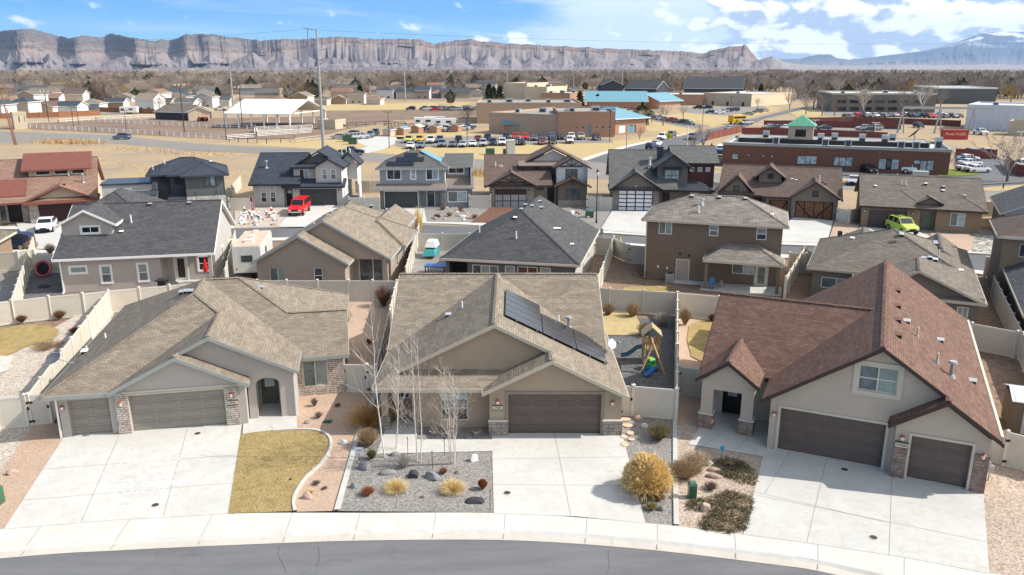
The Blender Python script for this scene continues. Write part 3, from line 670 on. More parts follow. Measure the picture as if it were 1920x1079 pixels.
def house_centre():
 H = House('house', 'beige stucco house with black solar panels on its roof and bare birches in front', (0, 0), 0)
 H.fasc = MT['trim_beige']; st = 'stucco_taupe'; rf = 'shingle_beige'
 yg=38.05
 g=H.fr((-1.16,yg),(5.64,yg)); sl=.5
 # front of the garage with its gable
 H.wall((-1.16, yg), (5.64, yg), [(0,0),(6.8,0),(6.8,2.36),(3.18,4.18),(0,2.52)], st, [('g', .97, 5.75, .02, 2.40, dict(m='garage_dark', trim='trim_taupe', tw=.16))])
 H.wall((5.64,yg),(5.64,42.5),2.36,st); H.wall((5.64,42.5),(5.15,42.5),2.4,st)
 H.wall((5.15, 42.5), (5.15, 54.8), [(0,0),(12.3,0),(12.3,2.85),(7,5.6),(1.2,2.8),(0,2.5)], st, [('w', 3.2, 4.7, .9, 2.1, dict(cols=2))])
 H.wall((5.15,54.8),(-6.75,54.8),2.7,st)
 H.wall((-6.75, 54.8), (-6.75, 41), [(0,0),(13.8,0),(13.8,2.66),(11,2.7),(5.2,5.55),(0,2.75)], st, [('w', 5, 6.2, 1, 2.1, {}), ('w', 8.4, 9.4, 1, 2.1, {})])
 w=H.fr((-5.25,39.0),(-1.16,39.0))
 s0,s1,z0,z1=w.rect(826,733,878,789)
 H.wall((-5.25, 39.0), (-1.16, 39.0), 2.95, st, [('w', s0, s1, z0, z1, dict(arch=.3, cols=2, rows=2, frame='cream_vinyl', pane=('glass_black', 'glass_mid', 'glass_sky')))])
 H.wall((-1.16,39.0),(-1.16,yg),2.5,st)
 # porch recess on the left,front door in its side
 H.wall((-5.25, 41.0), (-5.25, 39.0), 2.7, st, [('d', .5, 1.45, .05, 2.1, dict(m='door_black', rev=.12, trim='trim_taupe'))])
 H.wall((-6.75, 41.0), (-5.25, 41.0), 2.7, st, [('w', .3, 1.1, .9, 2.1, dict(pane='glass_dark'))])
 pp = MB(); pp.box(-6.85, -6.5, 38.75, 39.1, 0, 2.62, st); pp.box(-6.92, -6.43, 38.68, 39.17, 0, .85, 'stone_block'); pp.build('porch_post', H.root)
 # wide gable wall above the skirt roof
 H.wall((-6.2,39.4),(5.3,39.4),[(0,2.9),(11.5,2.5),(11.2,2.6),(5.3,5.68),(.2,3.1)],st)
 # roofs
 H.gable_y(-7.15,5.92,-.9,2.73,5.85,2.44,39.05,49.5,rf)
 H.gable_y(-1.5,5.92,2.02,2.63,4.39,2.436,37.68,39.05+.0,rf,fas=True)
 H.faces([(-1.5,39.05,2.622),(2.02,39.05,4.382),(-1.5,42.4,2.622),(2.02,42.4,4.382)],[(0,1,3,2)],rf,fas=False)
 H.gable_x(43.6,55.4,49.5,2.85,5.86,2.85,-7.15,5.45,rf)
 H.faces([(-7.15,38.15,2.66),(-1.44,38.15,2.66),(-.25,39.42,3.25),(-6.15,39.42,3.25),(-7.15,39.42,2.73)],[(0,1,2,3),(0,3,4)],rf)
 H.faces([(-7.15,39.2,2.725),(-7.15,39.42,2.725),(-6.1,39.42,3.26),(-6.1,39.2,3.16)],[(0,1,2,3)],rf,fas=False)
 H.finish()
 # stone piers,lamps,number
 column_boxes(H, g, -.04, .90, .92, .10, 'stone_block'); column_boxes(H, g, 5.85, 6.85, .92, .10, 'stone_block')
 wall_lamp(H.root,g,.42,2.0); wall_lamp(H.root,g,6.3,1.95)
 number_plate(H, g, .42, 1.66, '2968', d=.01, w=.5, h=.2)
 zr=lambda x: 5.85-.5*(x+.9)
 # solar array on the right slope: three blocks of portrait panels
 pn=MB(); rim=MB()
 sx=Vector((1,0,-.5)).normalized(); yv=Vector((0,1,0)); nn=Vector((.5,0,1)).normalized()
 def panel(x,y,wx,wy):
  o=Vector((x,y,zr(x)))+nn*.13; a=sx*wx; b=yv*wy
  c=[o,o+a,o+a+b,o+b]; t=nn*.04
  rim.hexa([p-t for p in c]+[p for p in c], 'solar_rim')
  q=[o+(sx+yv)*.03,o+a-sx*.03+yv*.03,o+a+b-(sx+yv)*.03,o+b+sx*.03-yv*.03]
  pn.poly([p+nn*.003 for p in q], 'solar')
 for k in range(5): panel(-.42,41.05+k*1.04,2.26,1.03)
 for k in range(4): panel(1.63,41.05+k*.9,2.06,.89)
 for k in range(4): panel(3.50,41.05+k*.9,1.86,.89)
 so = pn.build('solar_panel', H.root); so['label'] = 'black solar panels laid in three stepped blocks along the slope'
 rim.build('panel_frame', so)
 for x in (.2,1.3,2.2,3.3,4.2,5.0):
  p = Vector((x,41.0,zr(x))); legs = MB(); legs.tube(p, p+nn*.13, .02, .02, 'galv', 5); legs.tube(p+nn*.12-yv*.06, p+nn*.12, .03, .03, 'galv', 5); legs.build('panel_mount', so)
 H.pipe(2.75, 45.1, zr(2.75), .4); H.pipe(3.35, 45.0, zr(3.35), .5, .09, 'galv', True); H.pipe(-2.95, 45.3, 5.85-.5*2.05, .4); 
 H.box_vent(-3.75,45.0,5.85-.5*2.85+.02)
 # satellite dish on the right eave
 d=MB(); c=Vector((5.75,43.4,3.25)); ax=Vector((.55,-.75,.42)).normalized(); u=ax.orthogonal().normalized(); v=ax.cross(u)
 ring=[]
 for r,k in ((0,-.05),(.15,-.035),(.29,0)): ring.append([c+u*(r*math.cos(t*math.pi/8))+v*(r*math.sin(t*math.pi/8))+ax*k for t in range(16)])
 for a_,b_ in ((0,1),(1,2)):
  for t in range(16):
   j = (t+1) % 16; d.poly([ring[a_][t], ring[b_][t], ring[b_][j], ring[a_][j]], 'pipe_white'); d.poly([ring[a_][j]-ax*.015, ring[b_][j]-ax*.015, ring[b_][t]-ax*.015, ring[a_][t]-ax*.015], 'pipe_white')
 o = d.build('satellite_dish', H.root, smooth=True); d = MB()
 d.tube(c-ax*.05, (5.3,42.9,2.75), .025, .03, 'galv'); d.tube(c-u*.28, c+ax*.55, .015, .015, 'galv'); d.tube(c+ax*.5, c+ax*.65, .05, .04, 'galv'); d.build('dish_arm', o)
 return H

def house_left():
 A=P(120,825)
 H = House('house', 'grey stucco house with wide taupe garage doors, leftmost of the front row', (-23.12, 37.73), 11.3)
 H.fasc = MT['trim_green']; st = 'stucco_grey'; rf = 'shingle_taupe'
 g=H.fr((0,0),(9.15,0))
 H.wall((0,0), (2.75,0), 2.48, st, [('g', .42, 2.38, .02, 2.12, dict(m='garage_taupe'))])
 H.wall((2.75,0),(2.75,-.12),2.48,st)
 H.wall((2.75,-.12), (9.15,-.12), [(0,0),(6.4,0),(6.4,2.42),(3.15,4.05),(0,2.45)], st, [('g', .62, 5.32, .02, 2.22, dict(m='garage_taupe', trim='trim_sage', tw=.09))])
 H.wall((9.15,-.12),(9.15,.45),2.45,st)
 # porch wall with arch,wide gable
 H.wall((2.9,.45), (11.6,.45), [(0,2.5),(6.3,2.5),(6.3,0),(8.7,0),(8.7,2.85),(4.6,4.86),(0,2.6)], st, [('o', 6.72, 7.95, .0, 2.45, dict(arch=.35, rev=.4))])
 H.wall((11.6,.45), (11.6,3.2), 2.85, st); H.wall((9.1,2.3), (11.4,2.3), 2.9, st, [('d', .55, 1.5, .12, 2.25, dict(m='door_grey', lite=(.22,.78,.5,.9,'glass_sky'), trim='trim_grey', rev=.08))])
 H.wall((9.6,.85),(9.6,2.3),2.8,st,[],); H.wall((9.45,2.3),(9.45,.85),2.8,st); H.wall((11.2,2.3),(11.2,.85),2.8,st)
 sw=H.fr((11.6,3.2),(14.25,3.2)); s0,s1,z0,z1=sw.rect(566,678,616,723)
 H.wall((11.6,3.2), (14.25,3.2), 2.6, 'stone_warm', [('w', s0, s1, z0, z1, dict(cols=2, frame='cream_vinyl', pane=('glass_mid', 'glass_blind')))])
 H.wall((14.25,3.2), (14.25,15.6), [(0,0),(12.4,0),(12.4,2.55),(6.4,2.6),(3.3,4.1),(0,2.5)], st, [('w', 3, 4.2, 1, 2.1, {}), ('w', 7, 8.2, 1, 2.1, {})])
 H.wall((14.25,15.6), (-.25,15.6), 2.5, st); H.wall((-.25,15.6), (0,0), 2.45, st, [('w', 5, 6.2, 1, 2.1, {}), ('w', 9, 10, 1, 2.1, {})])
 # roofs: left hip body,right body,cross gable,small proud gable,corner gable
 x0,x1,y0,y1=-.65,12.5,-.42,15.95
 ze=2.58; xr=5.92; zr_=ze+.5*(xr-x0); yr0=y0+(xr-x0)
 H.faces([(x0,y0,ze),(2.9,y0,ze),(8.7,4.7,5.22-.0),(xr,yr0,zr_),(xr,9.4,zr_),(x0,y1,ze),(xr,y1-(xr-x0),zr_),(12.3,9.4,2.67),(11.9,.6,2.87),(xr+.0,y1,ze)],[(0,5,6,4,3)],rf)
 H.faces([(x0,y0,ze),(xr,yr0,zr_),(3.0,y0,ze)],[(0,2,1)],rf,caps=[(0,1)])
 H.faces([(3.0,y0,ze),(7.55,4.12,4.86),(7.55,4.40,5.04),(xr,yr0,zr_)],[(0,1,2,3)],rf,fas=False)
 # right-facing plane, from the cross gable's rake back to the ridge
 zp=lambda x: 8.83-.5*x
 H.faces([(7.5,.08,zp(7.5)),(11.88,.08,zp(11.88)),(11.88,9.5,zp(11.88)),(xr,9.5,zp(xr)),(xr,yr0,zp(xr)),(7.5,4.42,zp(7.5))],[(0,1,2,3,4,5)],rf,caps=[(0,5),(5,4),(4,3)])
 H.faces([(7.5,.08,5.075),(2.55,.08,2.6),(2.55,4.3,2.6),(7.5,4.42,5.075)],[(0,1,2,3)],rf)
 # right body
 H.faces([(4.0,2.88,2.6),(14.55,2.88,2.6),(14.55,6.3,4.31),(11.13,6.3,4.31),(8.05,9.38,5.85),(xr,9.38,5.85)],[(0,1,2,3,4,5)],rf,caps=[(2,3),(3,4),(4,5)])
 H.faces([(11.13,6.3,4.31),(14.55,6.3,4.31),(14.55,9.7,2.6),(14.55,15.95,2.6),(8.05,9.38,5.85)],[(0,1,2,3,4)][:0] or [(4,0,2,3),(0,1,2)],rf)
 H.faces([(8.05,9.38,5.85),(14.55,15.95,2.6),(x0,15.95,2.6),(xr,9.38,5.85)],[(0,1,2,3)],rf,caps=[(0,1)])
 # proud small gable over the big garage
 H.gable_y(2.5,9.35,5.9,2.575,4.275,2.575,-.5,.10,rf)
 H.faces([(5.9,.1,4.275),(9.35,.1,2.575),(9.35,.47,2.575),(5.9,.47,4.275)],[(0,1,2,3)],rf,fas=False)
 H.finish()
 a=MB(); fr2=H.fr((2.75,-.12),(9.15,-.12))
 fr2.box(a, 0, 6.4, 2.33, 2.45, .003, .05, 'trim_sage'); a.build('trim', H.root)
 for s0,s1 in ((-.02,.58),(5.36,6.02)):
  c = MB(); fr2.box(c, s0, s1, 0, 2.33, .004, .09, 'stone_warm'); c.build('stone_pier', H.root)
 wall_lamp(H.root,fr2,.28,1.85,d=.09); wall_lamp(H.root,fr2,5.7,1.9,d=.09); wall_lamp(H.root,g,.2,1.8)
 number_plate(H, fr2, 5.72, 1.45, '2966', d=.09, w=.5, h=.2)
 for x, y in ((4.9,8.2),(5.3,7.6),(5.65,6.9)): H.box_vent(x-.1, y, ze+.5*(x-.1-x0)+.05, m='vent_grey')
 H.box_vent(9.3,9.0,5.2)
 for u,v in ((197,628),(160,640)): 
  p=H.loc(u,v,3.4); H.pipe(p[0],p[1],ze+.5*(p[0]-x0),.3,.05)
 p = H.loc(161, 645, 3.2); H.box_vent(p[0], p[1]-.4, ze+.5*(p[0]-x0)+.05, m='pipe_white')
 # drainpipes
 for s_,fr_ in ((-.12,g),(8.75,H.fr((2.9,.45),(11.6,.45)))):
  d = MB(); fr_.box(d, s_, s_+.09, .1, 2.45, .03, .1, 'white_vinyl'); d.build('downspout', H.root)
 # satellite dish at the left eave
 d=MB(); q=H.loc(104,677,2.9); c=Vector((q[0]-.1,q[1],3.1)); ax=Vector((-.25,-.55,.75)).normalized(); u=ax.orthogonal().normalized(); v=ax.cross(u); ring=[]
 for r,k in ((0,-.08),(.2,-.05),(.42,0)): ring.append([c+u*(r*math.cos(t*math.pi/8))+v*(r*math.sin(t*math.pi/8))+ax*k for t in range(16)])
 for a_,b_ in ((0,1),(1,2)):
  for t in range(16):
   j = (t+1) % 16; d.poly([ring[a_][t], ring[b_][t], ring[b_][j], ring[a_][j]], 'paint_grey')
 o = d.build('satellite_dish', H.root, smooth=True); d = MB(); d.tube(c-ax*.07, (-.3, q[1]+.1, 2.6), .025, .03, 'galv'); d.tube(c+u*.35, c+ax*.5, .015, .015, 'galv'); d.build('dish_arm', o)
 return H

def house_right():
 H = House('house', 'greige stucco house with red-brown shingle roof, upstairs window and two dark brown garage doors', (12.76, 36.54), -24.7)
 H.fasc = MT['trim_brown']; st = 'stucco_sage'; rf = 'shingle_red'; sl = .673
 g=H.fr((0,0),(9.42,0))
 H.wall((0,0),(9.42,0), [(0,0),(9.42,0),(9.42,2.85),(4.68,6.05),(0,2.85)], st, [('g', .5, 5.22, .02, 2.42, dict(m='garage_dark', trim='trim_sage', tw=.13)), ('w', 3.78, 5.45, 3.95, 5.2, dict(cols=2, rows=2, frame='cream_vinyl', trim='trim_sage', tw=.22, pane=('glass_mid','glass_blind')))])
 g2=H.fr((5.62,-.5),(9.42,-.5))
 H.wall((5.62,-.5),(9.42,-.5), [(0,0),(3.8,0),(3.8,2.7),(1.92,3.98),(0,2.7)], st, [('g', .68, 3.12, .02, 2.32, dict(m='garage_dark', trim='trim_sage', tw=.12))])
 H.wall((9.42,-.5),(9.42,18.2), [(0,0),(18.7,0),(18.7,2.7),(0,2.7)], st, [('w', 6, 7.2, 1, 2.1, dict(frame='cream_vinyl')), ('w', 11, 12.4, 1, 2.1, dict(cols=2, frame='cream_vinyl'))])
 H.wall((5.62,0),(5.62,-.5),2.6,st); H.wall((9.42,18.2),(0,18.2),[(0,0),(9.42,0),(9.42,2.7),(4.74,5.9),(0,2.7)],st)
 H.wall((0,18.2),(0,0),2.75,st)
 # left wing
 H.wall((-3.7,3.3),(0,3.3), 2.9, st, [('d', .85, 1.85, .12, 2.2, dict(m='door_black', trim='trim_sage', lite=(.25,.75,.5,.88,'glass_sky'))), ('w', 2.05, 2.35, .2, 2.15, dict(frame='trim_sage', pane='glass_mid'))])
 H.wall((-3.7,11.6),(-3.7,3.3), [(0,0),(8.3,0),(8.3,2.9),(4.2,5.5),(0,2.9)], st, [('w', 2, 3.4, 1, 2.1, dict(frame='cream_vinyl'))]); H.wall((0,11.6),(-3.7,11.6), 2.9, st)
 # roofs
 H.gable_y(-.37,9.73,4.68,6.28-sl*5.05,6.28,6.28-sl*5.05,-.35,18.5,rf)
 H.gable_x(2.6,12.2,7.4,2.86,5.9,2.86,-4.0,4.5,rf)
 H.gable_y(5.3,9.73,7.54,6.28-sl*2.86-sl*2.24,6.28-sl*2.86,6.275-sl*5.05,-.85,-.35,rf)
 H.faces([(5.3,-.35,2.848),(7.54,-.35,4.355),(7.54,.02,4.355),(5.3,.02,2.848)],[(0,1,2,3)],rf,fas=False)
 # rear patio roof seen beyond the wing ridge
 H.faces([(-.3,18.5,2.9),(-.3,11.8,2.9),(-4.6,15.0,2.5),(-4.6,18.5,2.5)],[(0,1,2,3)],rf)
 for yy in (15.1,18.3):
  c = MB(); c.box(-4.5,-4.3,yy-.1,yy+.1,0,2.4,st); c.build('porch_post', H.root)
 # entry porch
 H.gable_y(-3.85,-.70,-2.27,3.0,4.13,3.0,.72,5.0,rf)
 pf=H.fr((-3.58,1.0),(-.92,1.0))
 H.wall((-3.58,1.0),(-.92,1.0),[(.6,0),(.6,2.4),(2.06,2.4),(2.06,0),(2.66,0),(2.66,2.85),(1.31,3.85),(0,2.85),(0,0)],st)
 H.wall((-.92,1.0),(-.92,1.6),2.85,st); H.wall((-3.58,1.6),(-3.58,1.0),2.85,st); H.wall((-.92,1.6),(-3.58,1.6),[(0,0),(.6,0),(.6,2.4),(2.06,2.4),(2.06,0),(2.66,0),(2.66,2.85),(1.33,3.8),(0,2.85)],st)
 H.wall((-2.98,1.0),(-2.98,1.6),2.4,st); H.wall((-1.52,1.6),(-1.52,1.0),2.4,st)
 H.finish()
 for s0,s1 in ((-.06,.64),(2.02,2.72)):
  c = MB(); pf.box(c, s0, s1, 0, .95, -.66, .06, 'stone_red'); pf.box(c, s0-.04, s1+.04, .95, 1.02, -.70, .10, 'cap_stone'); c.build('stone_pier', H.root)
 for s0,s1 in ((.02,.58),(3.26,3.83)):
  c = MB(); g2.box(c, s0, s1, 0, 1.95, .003, .1, 'stone_red'); c.build('stone_pier', H.root)
 wall_lamp(H.root,g,.22,2.05); wall_lamp(H.root,g2,.3,2.15); wall_lamp(H.root,g2,3.55,1.95,d=.1)
 number_plate(H, g2, .32, 1.8, '2968A', d=.1, w=.55, h=.22)
 zr=lambda x: 6.28-sl*(x-4.68)
 for y in (1.9, 4.6, 7.4, 10.9): H.box_vent(5.35, y+1.2, zr(5.35)+.03, m='vent_brown')
 H.pipe(6.3, 5.6, zr(6.3), .5, .05, 'cap_stone'); H.pipe(7.2, 3.6, zr(7.2), .5, .06, 'cap_stone'); H.pipe(7.85, 3.2, zr(7.85), .6, .09, 'galv', True)
 H.box_vent(5.8,6.9,zr(5.8)); H.box_vent(7.6,8.2,zr(7.6)); H.box_vent(9.0,5.0,zr(9.0))
 gt = MB(); gt.bar((9.83,-.3,2.82),(9.83,18.4,2.82),.12,.1,'trim_cream'); gt.build('gutter', H.root)
 return H
HC=house_centre(); HL=house_left(); HR=house_right()

# ------------------------------------------------------------------ GROUND,front
tag(sheet('ground', [(-9000,-200),(9000,-200),(9000,12000),(-9000,12000)], -.06, 'valley', px=False), kind='structure')
tag(sheet('subdivision_ground', [(-75,20),(75,20),(75,150),(-90,150)], -.03, 'soil', px=False), kind='structure')
cu=[(-300,1080),(0,1048),(240,1032),(480,1021),(700,1014),(960,1014),(1200,1030),(1440,1058),(1560,1077)]
e=[P(*p) for p in cu]; e.append(Vector((16.5,24.3,0))); e.append(Vector((24,20.3,0)))
e=[Vector((-32,25.0,0))]+e[1:]
edge=smoothline([(p.x,p.y) for p in e],6)
road = MB(); strip(road, edge, 0, -12, 0.0, 'asphalt'); tag(road.build('road'), kind='structure')
gt = MB(); strip(gt, edge, 0, .42, .012, 'gutter_c', .03); strip(gt, edge, .42, .56, .03, 'sidewalk_c', .125); tag(gt.build('kerb'), kind='structure')
sw=MB(); 
back=[(-200,1018),(0,998),(215,980),(430,968),(700,967),(960,968),(1210,986),(1300,996),(1500,1022),(1700,1052),(1850,1079)]
bk=[P(*p) for p in back]; bk.append(Vector((24.5,23.3,0)))
bline=smoothline([(p.x,p.y) for p in bk],6)
# sidewalk between kerb and lots
def resample(line,n):
 L_=[Vector((p[0],p[1],0)) for p in line]; ds=[0]
 for i in range(1,len(L_)): ds.append(ds[-1]+(L_[i]-L_[i-1]).length)
 out=[]
 for k in range(n+1):
  t=ds[-1]*k/n; i=1
  while i < len(ds)-1 and ds[i] < t: i += 1
  f=(t-ds[i-1])/(ds[i]-ds[i-1]+1e-9); out.append(L_[i-1].lerp(L_[i],f))
 return out
inner=[]
ed=[Vector((p[0],p[1],0)) for p in edge]
for i,p in enumerate(ed):
 d=(ed[min(i+1,len(ed)-1)]-ed[max(i-1,0)]).normalized(); inner.append(p+Vector((-d.y,d.x,0))*.56)
ra=resample(inner,60); rb=resample(bline,60)
def yat(line,x):
 for i in range(len(line)-1):
  if line[i].x <= x <= line[i+1].x: return line[i].y+(line[i+1].y-line[i].y)*(x-line[i].x)/(line[i+1].x-line[i].x)
 return line[-1].y if x > line[-1].x else line[0].y
xs=[-28+k*.5 for k in range(102)]
for i in range(len(xs)-1):
 a,b_=xs[i],xs[i+1]
 sw.poly([(a,yat(ra,a),.125),(b_,yat(ra,b_),.125),(b_,yat(rb,b_),.13),(a,yat(rb,a),.13)], 'sidewalk_c')
 sw.poly([(b_,yat(rb,b_),.13),(a,yat(rb,a),.13),(a,yat(rb,a),-.02),(b_,yat(rb,b_),-.02)][::-1], 'sidewalk_c')
tag(sw.build('sidewalk'), kind='structure')
jt=MB()
for u in (-130,95,245,395,545,672,815,945,1095,1222,1370,1520,1665):
 p=P(u,985 if u < 1250 else 1000+(u-1250)*.13); d=Vector((.03 if u < 960 else -.03,1,0)); tx=p.x
 # joint crosses the walk square to the kerb
 sl_=(yat(ra,tx+.5)-yat(ra,tx-.5)); n_=Vector((-sl_,1,0)).normalized(); q0=Vector((tx,yat(ra,tx),.127)); q1=q0+n_*(yat(rb,tx)-yat(ra,tx)+.02); t_=Vector((n_.y,-n_.x,0))*.014
 jt.poly([q0-t_, q0+t_, q1+t_+Vector((0,0,.007)), q1-t_+Vector((0,0,.007))], 'joint')
 g0 = q0-n_*.5+Vector((0,0,-.085)); jt.poly([g0-t_, g0+t_, g0+t_+n_*.35, g0-t_+n_*.35], 'joint')
tag(jt.build('sidewalk_joint'), kind='structure')
# tar-filled cracks in the street
ck=MB()
for pts in ([(525,1024),(521,1040),(533,1062),(536,1075)],[(596,1026),(600,1045),(592,1066)],[(1140,1033),(1143,1055),(1138,1079)]):
 q=[P(*p) for p in pts]
 l2=[]
 for i in range(len(q)-1):
  for k in range(6):
   r_=q[i].lerp(q[i+1],k/6); l2.append((r_.x+random.uniform(-.03,.03),r_.y))
 strip(ck, l2, -.007, .007, .004, 'tar')
tag(ck.build('road_crack'), kind='structure')
Z1,Z2,Z3=.10,.118,.134
# beds
def S(name,pts,z,m): return sheet(name,pts,z,m)
S('gravel_bed', [(-260,980),(-260,700),(60,640),(205,560),(215,590),(100,798),(62,803),(8,998)], Z1, 'gravel_beige')
S('gravel_bed', [(-40,1003),(8,998),(122,824),(118,800),(95,797),(62,803),(0,895),(-120,1010)], Z2, 'gravel_peach')
S('gravel_bed', [(430,967),(455,800),(540,770),(552,740),(652,735),(650,560),(742,560),(735,770),(700,800),(668,818),(631,962)], Z1, 'gravel_peach')
S('gravel_bed', [(633,963),(668,818),(700,775),(702,700),(930,700),(926,966)], Z2, 'gravel_grey')
S('gravel_bed', [(1155,822),(1160,760),(1268,760),(1268,990),(1209,985)], Z1, 'gravel_grey')
S('gravel_bed', [(1264,994),(1267,600),(1360,600),(1330,690),(1325,800),(1440,830),(1396,1009)], Z1-.004, 'gravel_peach')
S('gravel_bed', [(1264,994),(1268,800),(1300,800),(1440,800),(1436,858),(1396,1009)], Z2, 'gravel_tan')
S('gravel_bed', [(1852,1079),(1838,915),(1840,850),(2100,900),(2100,1200),(1852,1100)], Z2, 'gravel_tan')
lawn=smoothline([(452,819),(500,813),(560,809),(600,812),(621,825),(622,848),(604,876),(578,900),(561,925),(554,945),(557,964)],5)
S('lawn', [(428,969)]+[tuple(p) for p in lawn], .15, 'lawn_dry')
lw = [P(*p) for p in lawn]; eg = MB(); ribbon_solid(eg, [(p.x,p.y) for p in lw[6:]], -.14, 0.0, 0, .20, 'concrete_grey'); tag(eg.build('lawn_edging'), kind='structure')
# strips between the lots
def wallstrip(pts, w, h, m, name='edging_strip'):
 q = [P(*p) for p in pts]; mb = MB(); ribbon_solid(mb, [(p.x,p.y) for p in q], -w/2, w/2, 0, h, m); return tag(mb.build(name), kind='structure')
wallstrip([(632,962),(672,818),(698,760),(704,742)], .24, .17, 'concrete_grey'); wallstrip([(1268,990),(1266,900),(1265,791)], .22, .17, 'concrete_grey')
# driveways
S('driveway', [(8,998),(118,828),(121,820),(215,812),(250,812),(455,796),(428,969),(215,981)], .14, 'concrete')
S('walkway', [(455,820),(457,797),(470,770),(556,745),(557,808),(515,812)], .144, 'concrete')
S('driveway', [(922,817),(1166,817),(1210,987),(1080,974),(926,968)], .14, 'concrete')
S('walkway', [(706,856),(722,812),(742,790),(780,790),(782,829),(924,829),(923,851)], .144, 'concrete')
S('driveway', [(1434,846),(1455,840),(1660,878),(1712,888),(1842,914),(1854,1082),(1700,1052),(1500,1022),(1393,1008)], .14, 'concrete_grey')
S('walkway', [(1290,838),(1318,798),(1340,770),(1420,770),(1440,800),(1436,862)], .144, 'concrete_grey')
dj=MB()
def joint(a, b, z=.1445, w=.013, m='joint'):
 p,q=P(*a),P(*b); d=(q-p).normalized(); t=Vector((-d.y,d.x,0))*w
 dj.poly([(p.x-t.x,p.y-t.y,z),(p.x+t.x,p.y+t.y,z),(q.x+t.x,q.y+t.y,z),(q.x-t.x,q.y-t.y,z)][::-1],m)
for a in (((224,822),(153,984)),((352,808),(307,973)),((71,886),(443,858)),((40,944),(436,911)),((1040,819),(1070,973)),((924,866),(1172,862)),((926,914),(1186,916)),((1549,866),(1512,1023)),((1672,886),(1666,1047)),((1404,931),(1849,1022)),((1403,925),(1660,985)),((1482,850),(1434,930))): joint(*a)
for a in (((1358,815),(1312,845)),((1406,820),(1372,857)),((505,800),(514,811))): joint(a[0],a[1],.149)
tag(dj.build('driveway_joint'), kind='structure')
plain('chalk', (.66,.655,.64), .9, bmp=0)
for i, (t_, u, v, s_) in enumerate((('Millions 5-7', 285, 868, .62), ('We were by Faith', 262, 890, .62), ('love by 39th', 270, 903, .55), ('2025 Damaged', 285, 913, .66), ('A SAFE 356', 262, 928, .5), ('20 m    y', 255, 942, .5), ('REPENT', 243, 958, .6))):
 p = P(u, v); txt(t_, s_, 'chalk', (p.x, p.y, .1455), (0, 0, R(11)), None, 'chalk_writing', .0005)['kind'] = 'structure'
# meter lids
for i, (u, v, w_) in enumerate(((292,953,'in the left driveway, near the kerb'), (371,818,'in the left driveway, close to the garage'), (951,930,'in the middle driveway'), (1583,886,'in the right driveway, close to the garage'), (1637,1014,'in the right driveway, near the kerb'))):
 p = P(u, v); mb = MB(); mb.tube((0,0,0),(0,0,.012),.19,.19,'concrete_grey',16); mb.tube((0,0,.006),(0,0,.016),.15,.15,'iron_lid',16)
 tag(mb.build('manhole_cover', loc=(p.x,p.y,.142)), 'round rusty utility lid set '+w_, 'lid')
